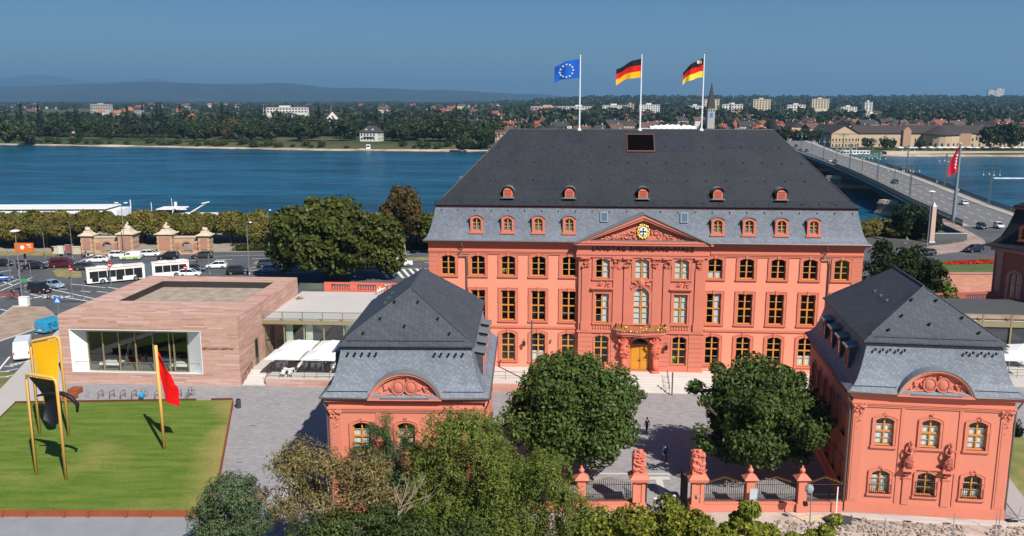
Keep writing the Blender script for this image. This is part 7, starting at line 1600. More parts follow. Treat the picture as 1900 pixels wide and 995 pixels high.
# --- houses
wcol = [M('far_white',(.66,.63,.58),.9,.06,.1),M('far_cream',(.58,.48,.34),.9,.06,.1),M('far_pink',(.52,.32,.26),.9,.06,.1),M('far_grey',(.40,.38,.36),.9,.06,.1)]
rcol = [M('far_roof_red',(.26,.075,.045),.9,.15,.2),M('far_roof_dark',(.055,.05,.052),.9,.15,.2),M('far_roof_brown',(.12,.07,.055),.9,.15,.2),M('far_roof_orange',(.38,.13,.06),.9,.15,.2)]
fwin = M('far_window',(.05,.055,.065),.3,.2,1)
def house_mesh(w_,d,h,rh,wm_,rm_,hip=0,rows=2,name='gabled_house'):
    b = MB(); b.box(-w_/2,w_/2,-d/2,d/2,-3,h,0); e=.5
    b.loft([[(-w_/2-e,-d/2-e,h-.1),(w_/2+e,-d/2-e,h-.1),(w_/2+e,d/2+e,h-.1),(-w_/2-e,d/2+e,h-.1)],[(-w_/2-e+hip,-.05,h+rh),(w_/2+e-hip,-.05,h+rh),(w_/2+e-hip,.05,h+rh),(-w_/2-e+hip,.05,h+rh)]],1)
    if not hip:
        for s in (-1,1): b.face([(s*(w_/2+.02),-d/2,h-.1),(s*(w_/2+.02),d/2,h-.1),(s*(w_/2+e+.03),0,h+rh-.4)],0)
    n_ = max(2,int(w_/2.6))
    for r_ in range(rows):
        for k in range(n_): x = -w_/2+(k+.5)*w_/n_; z = .9+r_*2.9; b.box(x-.55,x+.55,-d/2-.05,-d/2+.02,z,z+1.5,2)
        for k in range(2): y = -d/4+k*d/2; z=.9+r_*2.9; b.box(-w_/2-.05,-w_/2+.02,y-.5,y+.5,z,z+1.5,2)
    b.box(w_*.2,w_*.2+.8,-.4,.4,h+rh*.5,h+rh+.9,0); return b.mesh(name,[wm_,rm_,fwin])
HV = []
desc = {0:'white',1:'cream',2:'pink',3:'grey'}; rdesc = {0:'red',1:'dark slate',2:'brown',3:'orange'}
for wi,ri,w_,d,h,rh,hip in ((0,0,11,10,6.2,4.6,0),(0,1,10,11,6.5,5.2,0),(1,2,12,10,6.6,4.6,2.5),(2,0,11,10,6.2,4.8,0),(0,2,14,10,7.2,4.8,0),(1,0,16,10,7,4.6,3),(3,1,14,11,7.5,4.8,0),(0,3,11,9,6,4.6,0),(1,1,18,11,9.5,4.6,0),(2,2,16,11,9.5,4.6,0)):
    HV.append((house_mesh(w_,d,h,rh,wcol[wi],rcol[ri],hip,2 if h<7.3 else 3),'%s walled house with %s roof on the far side of the river'%(desc[wi],rdesc[ri])))
def house(k,x,y,rz,s=1.0):
    me,l = HV[k]; o = ob('far_house',me,None,(x,y,land(x,y)),rz); o.scale=(s,s,s); tag(o,l,'house','%s far houses'%l.split(' walled')[0]+' '+l.split('with ')[1].split(' on')[0]); return o
rr = random.Random(31); cnt = 0; placed=[]
def okp(x,y,dmin):
    for a,c in placed:
        if (a-x)**2+(c-y)**2 < dmin*dmin: return False
    placed.append((x,y)); return True
tries=0
while cnt < 230 and tries < 6000:
    tries += 1
    bx = rr.uniform(915,1990); dist = (760+rr.random()**1.5*1100) if bx < 1400 else (745+rr.random()**1.3*480); x = PX(bx,dist); y = dist
    if y < shore(x)+(110 if bx>1500 else 70): continue
    if bx > 1500 and y < 720: continue
    if bx < 1400 and noise.noise(Vector((x*.006,y*.004,9))) < -.28: continue
    if not okp(x,y,17): continue
    house(rr.choices(range(10),(3,4,2,3,4,2,3,2,1.2,1.2))[0],x,y,rr.choice((0,PI/2))+rr.uniform(-.35,.35)+.2,rr.uniform(.85,1.15)); cnt += 1
for bx,by,k,s in ((133,240,0,1),(181,236,4,.9),(198,232,1,1.0),(230,232,0,1.0),(247,231,1,.9),(264,235,7,1),(279,233,1,1),(312,236,3,1.2),(348,229,0,1),(54,226,0,1),(45,222,3,1),(220,204,7,1.4),(64,206,4,1.6),(590,222,5,1),(880,232,6,1.2),(820,220,3,1),(860,222,8,1),(905,225,8,1.1),(780,221,0,1),(760,223,4,1)):
    p = gl_(bx,by+14); house(k,p.x,p.y,rr.uniform(-.3,.3),s)
for _ in range(130):    # scattered farms and suburbs far out
    bx = rr.uniform(-40,930); dist = rr.uniform(1900,5200); x=PX(bx,dist)
    if noise.noise(Vector((x*.0012,dist*.0010,4))) > .02 and okp(x,dist,26): house(rr.choices(range(10),(4,2,2,2,5,2,2,2,1,1))[0],x,dist,rr.uniform(-.5,.5),rr.uniform(1.1,1.9))
# scattered small town mass beyond what one can count
b = MB()
for k in range(700):
    bx = rr.uniform(-60,2000); dist = rr.uniform(3000,8500) if bx < 1000 else rr.uniform(1700,4200); x = PX(bx,dist)
    if bx > 1000 and rr.random() < .72: continue
    if noise.noise(Vector((x*.0009,dist*.0007,14))) < .0: continue
    z = land(x,dist); w_=rr.uniform(10,26); h=rr.uniform(7,13); m = rr.choice((0,0,0,1,2)); b.box(x-w_/2,x+w_/2,dist-6,dist+6,z-3,z+h*.62,m); b.loft([[(x-w_/2-.5,dist-7,z+h*.6),(x+w_/2+.5,dist-7,z+h*.6),(x+w_/2+.5,dist+7,z+h*.6),(x-w_/2-.5,dist+7,z+h*.6)],[(x-w_/2,dist-.1,z+h),(x+w_/2,dist-.1,z+h),(x+w_/2,dist+.1,z+h),(x-w_/2,dist+.1,z+h)]],3+rr.randrange(3))
stuff(tag(b.build('distant_settlement',[wcol[0],wcol[1],wcol[3],rcol[0],rcol[1],rcol[2]]),'pale distant houses scattered over the plain below the hills','settlement'))
# --- large blocks
def slab(name,label,bx0,bx1,ytop,ybase,Y,wm_,rows,cols,cat='building',d=14):
    a,c = GY(bx0,ybase,Y),GY(bx1,ybase,Y); zt_ = GY(bx0,ytop,Y).z; z0 = min(a.z,land(a.x,Y))-2; o = thing(name,label,cat,((a.x+c.x)/2,Y,0)); w_ = c.x-a.x
    b = MB(); b.box(-w_/2,w_/2,0,d,z0,zt_); b.build('wall', wm_, o); b = MB(); b.box(-w_/2-.3,w_/2+.3,-.3,d+.3,zt_,zt_+.8); b.build('roof_edge', wcol[3], o); b = MB(); b.box(-w_*.15,w_*.1,3,9,zt_+.8,zt_+3.4); b.build('lift_house', wm_, o)
    h = zt_-a.z
    for r_ in range(rows):
        for k in range(cols):
            x = -w_/2+(k+.5)*w_/cols; z = a.z+(r_+.5)*h/rows; ww=w_/cols*.3; hh=h/rows*.28; ob('window',WQ,o,(x,-.06,z)).scale=(ww,1,hh)
    return o
q = MB(); q.box(-1,1,-.05,.1,-1,1); WQ = q.mesh('window', fwin)
slab('apartment_block','long white apartment slab by the pink stair tower',1118,1162,196,208,1700,wcol[0],4,9); slab('apartment_block','long white apartment slab right behind the tricolour flagpole base'.replace('right ',''),1186,1224,195,209,1650,wcol[0],4,9); slab('apartment_block','pink block between the two white slabs',1164,1176,194,207,1680,wcol[2],4,2)
slab('apartment_block','cream high-rise directly behind the church spire',1303,1334,185,206,1900,wcol[1],7,5); slab('apartment_block','low white apartment block beside the church spire',1276,1305,197,209,1750,wcol[0],3,6); slab('apartment_block','stepped white apartment block on the town side of the spire',1340,1378,194,208,1800,wcol[0],3,7)
slab('apartment_block','yellow and white high-rise standing alone above the trees',1397,1429,185,208,1900,wcol[1],7,6); slab('apartment_block','low pale block under the yellow high-rise',1461,1494,195,208,1800,wcol[0],3,6); slab('apartment_block','yellow-fronted high-rise above the barracks roof',1506,1538,184,202,2100,wcol[1],6,6)
slab('apartment_block','slim white tower block above the barracks roof',1604,1618,190,208,1700,wcol[0],7,2); slab('apartment_block','low wide white block beside the slim tower',1560,1590,199,206,1800,wcol[0],2,6); slab('apartment_block','white pavilion-like block below the slim tower',1606,1630,212,222,1250,wcol[0],2,4)
slab('tower_block','hazy twin tower block on the horizon, broad one',1833,1846,168,182,6000,wcol[0],9,4,d=20); slab('tower_block','hazy twin tower block on the horizon, stepped taller one',1847,1862,165,182,6050,wcol[0],10,4,d=20)
slab('apartment_block','long white terrace row above the far trees',489,570,200,210,1500,wcol[0],2,14); slab('office_building','low grey office building among the far woods',168,205,194,204,2200,wcol[3],2,8); slab('warehouse','low red-brown warehouse row behind the flag with stars',985,1050,198,205,1900,wcol[2],1,10); slab('apartment_block','white terrace row behind the starred flag pole',1050,1100,198,206,1800,wcol[0],2,10)
# red roofed school
p = gl_(340,222); o = thing('long_red_roofed_building','long building with bright red roof among the far trees','building',(p.x,p.y,p.z),0); b = MB(); b.box(-22,22,-6,6,-2,6.5); b.build('wall', wcol[0], o); b = MB(); b.loft([[(-23,-7,6.4),(23,-7,6.4),(23,7,6.4),(-23,7,6.4)],[(-20,-.1,11.5),(20,-.1,11.5),(20,.1,11.5),(-20,.1,11.5)]]); b.build('roof', rcol[3], o)
for k in range(10): ob('window',WQ,o,(-19+k*4.2,-6.06,4)).scale=(.8,1,1)
# villa on the bank
p = gl_(690,262); o = thing('riverside_villa','white villa with dark hipped roof close to the far waterline','house',(p.x,p.y,p.z),R(-12)); b = MB(); b.box(-8.5,8.5,-7,7,-2,8.2); b.build('wall', wcol[0], o); b = MB(); b.loft([[(-9.4,-7.9,8.1),(9.4,-7.9,8.1),(9.4,7.9,8.1),(-9.4,7.9,8.1)],[(-3.5,-.3,13.6),(3.5,-.3,13.6),(3.5,.3,13.6),(-3.5,.3,13.6)]]); r_=b.build('roof', rcol[1], o)
for r2_ in range(2):
    for k in range(5): ob('window',WQ,o,(-6.8+k*2.9,-7.06,2.2+r2_*3.6)).scale=(.6,1,1.1); ob('window',WQ,o,(8.45,-5+k*2.4,2.2+r2_*3.6),PI/2).scale=(.5,1,1.1)
for x in (-3,3): b = MB(); b.box(x-.8,x+.8,-5.5,-2,9.4,11); b.build('roof_dormer', wcol[0], o)
b = MB(); b.box(-5,5,-8.4,-7,3.9,4.1); b.build('balcony', brail, o)
p = gl_(615,235,800); o = thing('gabled_church','pale church with tall dark gable roofs among far trees','church',(p.x,p.y,p.z),R(20)); b = MB(); b.box(-8,8,-13,13,-2,12); b.prism([(-8,12),(8,12),(0,21)],-13.01,13.01); b.build('wall', wcol[0], o); b = MB()
for s in (-1,1): b.loft([[(s*8.8,-13.5,11.6),(s*8.8,13.5,11.6),(0,13.5,22),(0,-13.5,22)],[(s*8.8,-13.5,11.2),(s*8.8,13.5,11.2),(0,13.5,21.4),(0,-13.5,21.4)]])
b.build('roof', rcol[2], o); b = MB(); b.frustum(0,0,20,30,2,2,.1,.1); b.build('ridge_turret', rcol[2], o); b = MB(); b.lathe((0,0,0),[(1.5,0),(1.5,.1)],12); q_=b.build('round_window', fwin, o); q_.location=(0,-13.05,14); q_.rotation_euler=(PI/2,0,0)
# spire
Y=900; t_=GY(1321,152,Y); c0=GY(1321,232,Y); z1=GY(1321,201,Y).z; o = thing('church_spire','slim church tower with tall pointed slate spire above the town','church tower',(t_.x,Y,0)); b = MB(); b.box(-3.6,3.6,-3.6,3.6,land(t_.x,Y)-2,z1); b.build('tower', wcol[3], o); b = MB(); b.frustum(0,0,z1,t_.z,3.9,3.9,.1,.1); b.build('spire', rcol[1], o); b = MB(); b.box(-1.6,1.6,-3.8,-3.6,z1-9,z1-4.5); b.build('blue_banner', M('banner_blue',(.05,.2,.5),.7), o)
for k in (-3,0,3): ob('window',WQ,o,(k*.8,-3.62,z1-2)).scale=(.5,1,1.4)
# white tent roof hall
p0 = GY(1205,240,760); o = thing('membrane_hall','long low hall with scalloped white membrane roof just over the ridge','hall',((GY(1205,240,760).x+GY(1290,240,760).x)/2,760,0)); w_=GY(1290,240,760).x-p0.x; zz=GY(1205,234,760).z; b=MB(); b.loft([[(-w_/2+w_*k/16,-8,zz-2-(1.2 if k%2 else 0)),(-w_/2+w_*k/16,0,zz+1.5-(.7 if k%2 else 0)-((k-8)/8)**2*1.2),(-w_/2+w_*k/16,8,zz-2)] for k in range(17)],cap=False,closed=False); b.build('membrane', white, o); b=MB(); b.box(-w_/2+1,w_/2-1,-7,7,land(0,760)-2,zz-2.5); b.build('wall', wcol[3], o)
# --- barracks (Kastel side)
Y = 690
def bx(px_,y=Y): return PX(px_,y)
br = thing('sandstone_barracks','long ochre sandstone barracks with slate roof on the far riverside','barracks',(bx(1535),Y,0)); zg = -3.2; X0=bx(1535); wlm = M('barrack_wall',(.50,.38,.25),.9,.1,.08); trm = M('barrack_trim',(.40,.25,.17),.9,.1,.1); rfm = M('barrack_roof',(.055,.045,.045),.9,.15,.15)
L_ = bx(2000)-X0; zw = GY(1600,247,Y).z; zr_ = GY(1600,233,Y).z
b = MB(); b.box(20,L_,0,16,zg-3,zw); b.build('wall', wlm, br); b = MB(); b.loft([[(18,-1,zw-.2),(L_,-1,zw-.2),(L_,17,zw-.2),(18,17,zw-.2)],[(22,7.9,zr_),(L_,7.9,zr_),(L_,8.1,zr_),(22,8.1,zr_)]]); b.build('roof', rfm, br)
g1 = bx(1588)-X0; zp = GY(1560,234,Y).z; b = MB(); b.box(0,g1-2,-8,16,zg-3,zw); b.prism([(0,zw),(g1-2,zw),((g1-2)/2,zp)],-8.01,10); b.build('gable_block', wlm, br); b = MB()
for s in (0,1): xa = -1.2 if s==0 else g1-.8; b.loft([[(xa,-8.8,zw-.4),(xa,10,zw-.4),((g1-2)/2,10,zp+.7),((g1-2)/2,-8.8,zp+.7)],[(xa,-8.8,zw+.3),(xa,10,zw+.3),((g1-2)/2,10,zp+1.3),((g1-2)/2,-8.8,zp+1.3)]])
b.build('gable_roof', rfm, br); b = MB(); b.box(-.2,g1-1.8,-8.15,-8,zw-.6,zw+.2); b.box(20,L_,-.2,0,zw-.8,zw); b.box(-.1,g1-1.9,-8.1,-8,1.4,1.9); b.build('cornice', trm, br)
for r_ in range(2):
    for k in range(8): ob('window',WQ,br,(1.4+k*(g1-4.5)/7,-8.08,zg+2.6+r_*4.2)).scale=(.5,1,1.0)
    for k in range(28): ob('window',WQ,br,(24+k*5.6,-.08,zg+2.6+r_*4.0)).scale=(.6,1,1.1)
t1=bx(1740)-X0; b = MB(); b.lathe((t1,-4,0),[(13,zg-3),(13,zw-1)],18); b.build('round_bastion', wlm, br); b = MB(); b.lathe((t1,-4,0),[(14,zw-1.1),(14,zw-.6),(4,zr_-1),(.3,zr_)],18); b.build('bastion_roof', rfm, br)
for k in range(7): a=-PI/2+(k-3)*.34; ob('window',WQ,br,(t1+13.05*math.cos(a),-4+13.05*math.sin(a),zg+3.5),a+PI/2).scale=(.6,1,1.0)
t2=bx(1680)-X0; b = MB(); b.box(t2-3,t2+3,-2,2,zg-2,zw+2); b.prism([(t2-3,zw+2),(t2+3,zw+2),(t2,zw+5)],-2,2); b.build('stair_gable', trm, br); t3=bx(1785)-X0; b=MB(); b.box(t3-6,t3+6,-1.5,1,zg-2,zw-.3); b.build('portal_block', trm, br)
# quay in front, parasols, boat
b = MB(); qx0,qx1 = bx(1655,632),bx(2000,632); b.box(qx0,qx1,640,700,-8,-3.0); struct(b.build('far_quay', M('quay_stone',(.52,.42,.33),.9,.15,.08)))
pc = MB(); pc.loft([[(-1.9,-1.9,2.2),(1.9,-1.9,2.2),(1.9,1.9,2.2),(-1.9,1.9,2.2)],[(-.05,-.05,2.9),(.05,-.05,2.9),(.05,.05,2.9),(-.05,.05,2.9)]]); pcm = pc.mesh('canopy',canv); pp = MB(); pp.tube([(0,0,0),(0,0,2.9)],.06,5); ppm = pp.mesh('pole',white)
for k in range(34):
    x = bx(1668+ (k%17)*14 + (k//17)*6, 655)+rr.uniform(-1,1); o = thing('riverside_parasol','white parasol of the beer garden below the sandstone barracks','parasol',(x,650+(k//17)*7+rr.uniform(-2,2),-3.0),rr.uniform(-.2,.2),'beer garden parasols'); ob('canopy',pcm,o); ob('pole',ppm,o)
p = G(1590,292,WATER); o = thing('moored_boat','white and green excursion boat moored by the far quay','boat',(p.x,p.y,WATER),R(4)); b = MB(); b.loft([[(x,-w_,0),(x,w_,0),(x,w_*1.1,z),(x,-w_*1.1,z)] for x,w_,z in ((-15,2.5,2.2),(8,2.8,2.2),(14,1.6,2.8),(18,.2,3.6))]); b.build('hull', M('boat_green',(.10,.22,.18),.5), o); b = MB(); b.box(-14,8,-2.4,2.4,2.2,4.6); b.build('cabin', white, o); b = MB(); b.box(-14.3,8.5,-2.7,2.7,4.6,4.8); b.build('cabin_roof', white, o)
for k in range(9): ob('window',WQ,o,(-12.6+k*2.4,-2.45,3.6)).scale=(.8,1,.5)
p = G(678,279,WATER); o = thing('pontoon_boat','small white work boat at the far waterline below the villa','boat',(p.x,p.y,WATER),0); b = MB(); b.box(-4.5,4.5,-2,2,0,1.2); b.build('hull', white, o); b = MB(); b.box(1,4,-1.5,1.5,1.2,4.6); b.build('cabin', white, o); b = MB(); b.box(1.3,3.7,-1.55,-1.5,2.6,3.9); b.build('cabin_window', carglass, o)
b = MB(); p = G(1842,331,WATER); rr2 = random.Random(3); rows_=[[(p.x+i*2.2,p.y+2+rr2.uniform(-.3,.3)+i*.02,WATER+.03),(p.x+i*2.2,p.y-(.2+i*.08),WATER+.25+rr2.uniform(0,.15)),(p.x+i*2.2,p.y-2.0-i*.12,WATER+.03)] for i in range(26)]; b.loft(rows_,cap=False,closed=False); o=b.build('boat_wake', M('foam',(.75,.8,.82),.8,.25,.4,.2,2.)); tag(o,'white streak of boat wake on the river beyond the bridge','wake'); o['kind']='stuff'
# --- far trees
FT = []
fg = {'oak':[leafm('far_oak',(.030,.045,.013),.25,.1),leafm('far_oak2',(.050,.065,.018),.25,.1)],'poplar':[leafm('far_poplar',(.016,.027,.011),.2,.1),leafm('far_poplar2',(.028,.040,.015),.2,.1)],'bush':[leafm('far_bush',(.035,.058,.014),.25,.1),leafm('far_bush2',(.06,.08,.02),.25,.1)],'rust':[leafm('far_rust',(.13,.075,.02),.1,.1),leafm('far_rust2',(.17,.10,.03),.1,.1)]}
def ftree(kind,r,h,label,seed,n):
    if kind=='poplar': lob=[(0,0,h*(.16+.8*i/7),r*(1-.09*i),r*(1-.09*i),h*.12,0) for i in range(8)]
    else: lob=ball(r,h*.12 if kind!='bush' else 0,h,12,seed,.45)
    V,t=leaf_data(lob,n,r*.115 if kind!='poplar' else r*.2,seed,shell=.35,fs=.9/max(1,r*.3)); me=quads_mesh('far_tree',V,t,fg[kind])
    return me,label
TV = {'oak':[ftree('oak',7.5,15,'rounded dark tree among the wood on the far bank',300+k,1500) for k in range(3)],'poplar':[ftree('poplar',2.6,24,'tall narrow poplar on the far bank',310+k,1000) for k in range(2)],'bush':[ftree('bush',4.5,5.5,'rounded bush at the far waterline',320+k,700) for k in range(2)],'rust':[ftree('rust',6.5,13,'rust-coloured tree on the far bank',330,1300)]}
VILLA = gl_(690,262); CHUR = gl_(615,235,800)
def put_ft(kind,x,y,s=1.0,sz=None,where=None):
    for q_,w_ in ((VILLA,15),(CHUR,12)):
        if abs(x*q_.y/y-q_.x) < w_ and y < q_.y+4 and not (kind=='bush' and s<.7): return

    me,l = rr.choice(TV[kind]); o = ob({'oak':'broadleaf_tree','poplar':'poplar_tree','bush':'waterside_bush','rust':'autumn_tree'}[kind],me,None,(x,y,land(x,y)-.2),rr.uniform(0,6)); s*=rr.uniform(.85,1.15); o.scale=(s,s,(sz or s)*rr.uniform(.9,1.1)); l = l if not where else l.replace('among the wood on the far bank',where).replace('on the far bank',where); tag(o,l,'bush' if kind=='bush' else 'tree',l.replace('rounded ','').replace('tall ','')+' set')
def fp_(px_,py_): return gl_(px_,py_)
for x0 in range(-170,925,7):       # wood behind the promenade
    for rowd in (95,150):
        if rr.random() < .62:
            p = Vector((PX(x0+rr.uniform(-4,4),800),0,0)); y = shore(p.x)+rowd+rr.uniform(-18,25); put_ft('oak' if rr.random()<.72 else 'poplar',p.x*(y/800),y,rr.uniform(.75,1.25),None,'in the wood behind the far promenade')
for x0 in (35,75,76,110,145,150,205,210,238,268,272,300,304,718,790,797,848,912,700,640): p = fp_(x0,258+rr.uniform(-6,4)); put_ft('poplar',p.x,p.y,1.0,rr.uniform(.9,1.25))
for x0,y0,s in ((20,266,1.3),(50,264,1.1),(385,262,1.3),(365,263,1),(440,264,1.2),(470,263,1.3),(500,262,1.4),(560,263,1.4),(590,262,1.3),(635,262,1.3),(740,262,1.1),(810,263,1.5),(840,262,1.4),(870,264,1.3),(880,272,1.1),(900,272,1.2),(905,262,1.3),(860,274,1.0)): p=fp_(x0,y0); put_ft('oak',p.x,p.y,s)
p=fp_(430,258); put_ft('rust',p.x,p.y,1.3); p=fp_(425,262); put_ft('rust',p.x,p.y,.9)
for x0 in range(-10,905,13):
    if rr.random()<.66: x=PX(x0+rr.uniform(-5,5),745); put_ft('bush',x*(shore(x)+12)/745,shore(x*(shore(x)+12)/745)+rr.uniform(7,16),rr.uniform(.45,1.1))
PM,_ = ftree('oak',4.6,5,'x',340,900); 
for x0 in range(78,328,9):        # clipped promenade row
    x=PX(x0,790); o=ob('promenade_tree',PM,None,(x,shore(x)+42,land(x,shore(x)+42)+2.2),rr.uniform(0,6)); o.scale=(1.05,1.05,.75); tag(o,'flat-topped clipped tree in the promenade row across the river','tree','clipped promenade trees'); bq=MB()
for _ in range(120):      # trees in the far town
    b0=rr.uniform(915,1990); dist=745+rr.random()**1.4*1000; x=PX(b0,dist)
    if dist>shore(x)+60 and not(1525<b0 and dist<745): put_ft('oak' if rr.random()<.85 else 'poplar',x,dist,rr.uniform(.6,1.0),None,'between the houses of the far town')
for x0,y0,s in ((1612,272,.8),(1640,283,.6),(1652,284,.55),(1708,273,.55),(1838,278,1.35),(1858,278,1.3),(1870,277,1.1),(1880,277,1.0),(1500,262,1),(1480,258,1.0),(1455,255,1.0),(1520,264,.9)): Y_=655 if y0>270 else 720; q_=GY(x0,y0,Y_); put_ft('oak',q_.x,Y_,s)
# a far wood nobody could count: one mass
Vs=[];Ts=[]; rgn=np.random.default_rng(8)
for k in range(6400):
    b0=rr.uniform(-320,900) if k%13<6 else rr.uniform(900,2250); d0=rr.random(); dist=900+d0*d0*5200 if b0<930 else 1150+d0**1.3*3700; x=PX(b0,dist)
    if noise.noise(Vector((x*.0022,dist*.0013,22)))<(-.12 if b0<930 else -.35): continue
    r_=rr.uniform(5,9)*(1+dist/5000); z=land(x,dist); V,t=leaf_data([(x,dist,z+r_*.7,r_,r_,r_*.8,0)],34,r_*.42,k,shell=.6); Vs.append(V); Ts.append(t)
o=ob('far_wood',quads_mesh('far_wood',np.concatenate(Vs),np.concatenate(Ts),fg['oak'])); stuff(tag(o,'dark woods and hedgerows spread over the far plain','wood'))
# ================================================================ BUILDING SITE
area('site_ground',[(3,40),(62,40),(62,64.2),(41,64.6),(27,66.3),(3,66.2)],.03,dirtm)
area('site_sand',[G(x,y)[:2] for x,y in ((1575,968),(1690,972),(1780,978),(1800,990),(1700,985),(1600,978))],.045,two('grey_sand',(.34,.29,.26),(.44,.38,.34),.8,.35,.65,.95,.15,5))
rbm=[M('rubble_%d'%k,c,.95,.15,2) for k,c in enumerate(((.36,.285,.23),(.27,.21,.165),(.43,.35,.285)))]
rr=random.Random(77); big=MB(); CO=[]
for k in range(3):
    b=MB(); b.lump((0,0,.1),(.13,.11,.09),0,k+5,6,4,.55); CO.append(b.mesh('cobblestone',rbm[k]))
heap = ob('rubble_heap',None); struct(heap); heap.name='rubble_ground'
n_=0
def in_band(px_,py_): return (1430<px_<1585 and 968<py_<1010) or (1590<px_<1790 and 966+(px_-1590)*.05<py_<1008) or (1830<px_<1930 and 978<py_<1010) or (1540<px_<1610 and 960<py_<975)
while n_<300:
    px_,py_=rr.uniform(1330,1930),rr.uniform(945,1010)
    if not in_band(px_,py_): continue
    p=G(px_,py_); o=ob('cobblestone',rr.choice(CO),heap,(p.x,p.y,.03),rr.uniform(0,6)); s=rr.uniform(.5,1.0); o.scale=(s,s,s*rr.uniform(.8,1.3)); n_+=1
for k in range(1500):
    px_,py_=rr.uniform(1330,1930),rr.uniform(945,1012)
    if in_band(px_,py_): p=G(px_,py_); s=rr.uniform(.4,1.1); big.lump((p.x,p.y,.08),(.13*s,.12*s,.09*s),rr.randrange(3),k,6,4,.55)
stuff(big.build('loose_rubble',rbm,heap))
for x,y,l in ((1590,965,'dark drain opening at the pavilion foot near the fence'),(1683,968,'dark drain opening at the pavilion foot below the first statue'),(1756,971,'dark drain opening at the pavilion foot below the second statue'),(1850,976,'dark drain opening near the pavilion outer corner')):
    p=G(x,y); o=thing('drain_pit',l,'drain',(p.x,p.y,.03)); b=MB(); b.lathe((0,0,0),[(.42,0),(.4,.03),(.3,.04)],10); b.build('rim',rbm[1],o); b=MB(); b.lathe((0,0,.03),[(.3,0),(.28,.02)],10); b.build('opening',black,o)
def site_post(x,y,h,l):
    p=G(x,y); o=thing('fence_post',l,'post',(p.x,p.y,.03)); b=MB(); b.tube([(0,0,0),(0,0,h)],.03,5); b.build('tube',steel,o); b=MB(); b.box(-.35,.35,-.12,.12,0,.12); b.build('foot',greym,o)
for a_ in ((1767,998,2.0,'site fence post in front of the rubble, thinner one'),(1845,1000,2.1,'site fence post beside the rubble at the pavilion corner'),(1852,990,2.0,'second site fence post beside the rubble at the pavilion corner'),(1640,1003,1.8,'site fence post with a low bar in the sand')): site_post(*a_)
o=thing('site_fence','low steel site fence leaning by the pavilion outer corner','fence',G(1872,968)); b=MB(); b.tube([(0,0,.1),(4,.3,.5)],.05,5); b.tube([(.6,0,0),(1.0,.2,1.2)],.03,5); b.tube([(2.2,.1,0),(1.6,.3,1.4)],.03,5); b.build('frame',greym,o); b=MB(); b.box(-.2,.6,-.2,.2,0,.15); b.build('foot',black,o)
p=G(1510,985); o=thing('work_light','grey site lamp on a thin pole before the fence','work light',(p.x,p.y+1.0,.03)); b=MB(); b.tube([(0,0,0),(0,0,3.4)],.05,6); b.build('pole',steel,o); b=MB(); b.lump((-.2,0,3.0),(.35,.3,.4),0,1,9,6,.1); b.build('lamp_head',greym,o); b=MB(); b.box(-.6,-.3,-.15,.15,1.6,1.9); b.build('control_box',black,o)
o=thing('timber_planks','pale timber planks lying on the site ground by the fence','planks',G(1500,960)); 
for k in range(3): b=MB(); b.box(-1.4+.2*k,1.2+.1*k,-.12,.12,0,.05); q=b.build('plank',M('plank_%d'%k,(.62,.50,.34),.8,.15,1.5),o); q.location=(.1*k,-.35*k,0.0); q.rotation_euler=(0,0,.18-.1*k)
o=thing('asphalt_slab','dark broken asphalt slab lying near the fence corner','slab',G(1558,968)); b=MB(); b.prism([(-1.1,-.5),(.6,-.7),(1.1,.3),(-.2,.8),(-1.2,.3)],0,.28,axis='z'); b.build('slab_block',patch,o); b=MB(); b.prism([(-1.3,-.8),(-.4,-.7),(-.6,-.3),(-1.2,-.4)],0,.15,axis='z'); b.build('fragment',patch,o)
o=thing('blue_sack','flat blue and white sack lying on the rubble','sack',G(1487,994)); b=MB(); b.loft([[(-1.0,-.25,0),(1.0,-.1,0),(1.0,.3,0),(-1.0,.15,0)],[(-.95,-.2,.14),(.95,-.06,.16),(.95,.26,.16),(-.95,.1,.14)]]); b.build('sack_body',M('sack_blue',(.04,.22,.55),.5,.15,2),o); b=MB(); b.box(-.5,.5,-.02,.16,.165,.17); b.build('label_print',white,o)
o=thing('white_stake','white stake with a red foot leaning at the fence wall','stake',G(1551,955)); b=MB(); b.box(-.04,.04,-.04,.04,.06,2.4); b.build('stake',white,o); b=MB(); b.box(-.4,.4,-.1,.1,0,.06); b.build('foot',M('stake_red',(.5,.03,.02),.6),o)
b=MB(); p=G(1600,955); q=G(1868,975); b.loft([[(p.x-1,p.y-.75,.0),(q.x+.3,q.y-.3,0),(q.x+.3,q.y+.25,0),(p.x-1,p.y-.1,0)],[(p.x-1,p.y-.7,.09),(q.x+.3,q.y-.25,.09),(q.x+.3,q.y+.25,.09),(p.x-1,p.y-.1,.09)]]); struct(b.build('foundation_strip',concrete))
# ramp and low planter left of the pavilion
o=thing('stair_parapet','white parapet of a sunken stair in the paving beside the thicket','parapet',G(520,955)); b=MB(); b.box(-.2,.25,-3,4.5,0,.9); b.build('wall',concrete,o); b=MB(); b.box(-1.8,-.3,-3,-.6,.0,.06); b.build('stair_opening',M('stair_dark',(.05,.05,.06),.8),o)
# street dots on the paving: small drains
for k,(x,y) in enumerate(((515,750),(640,812),(470,790),(445,858))):
    p=G(x,y); b=MB(); b.box(p.x-.3,p.x+.3,p.y-.06,p.y+.06,.015,.02); struct(b.build('floor_drain',iron))
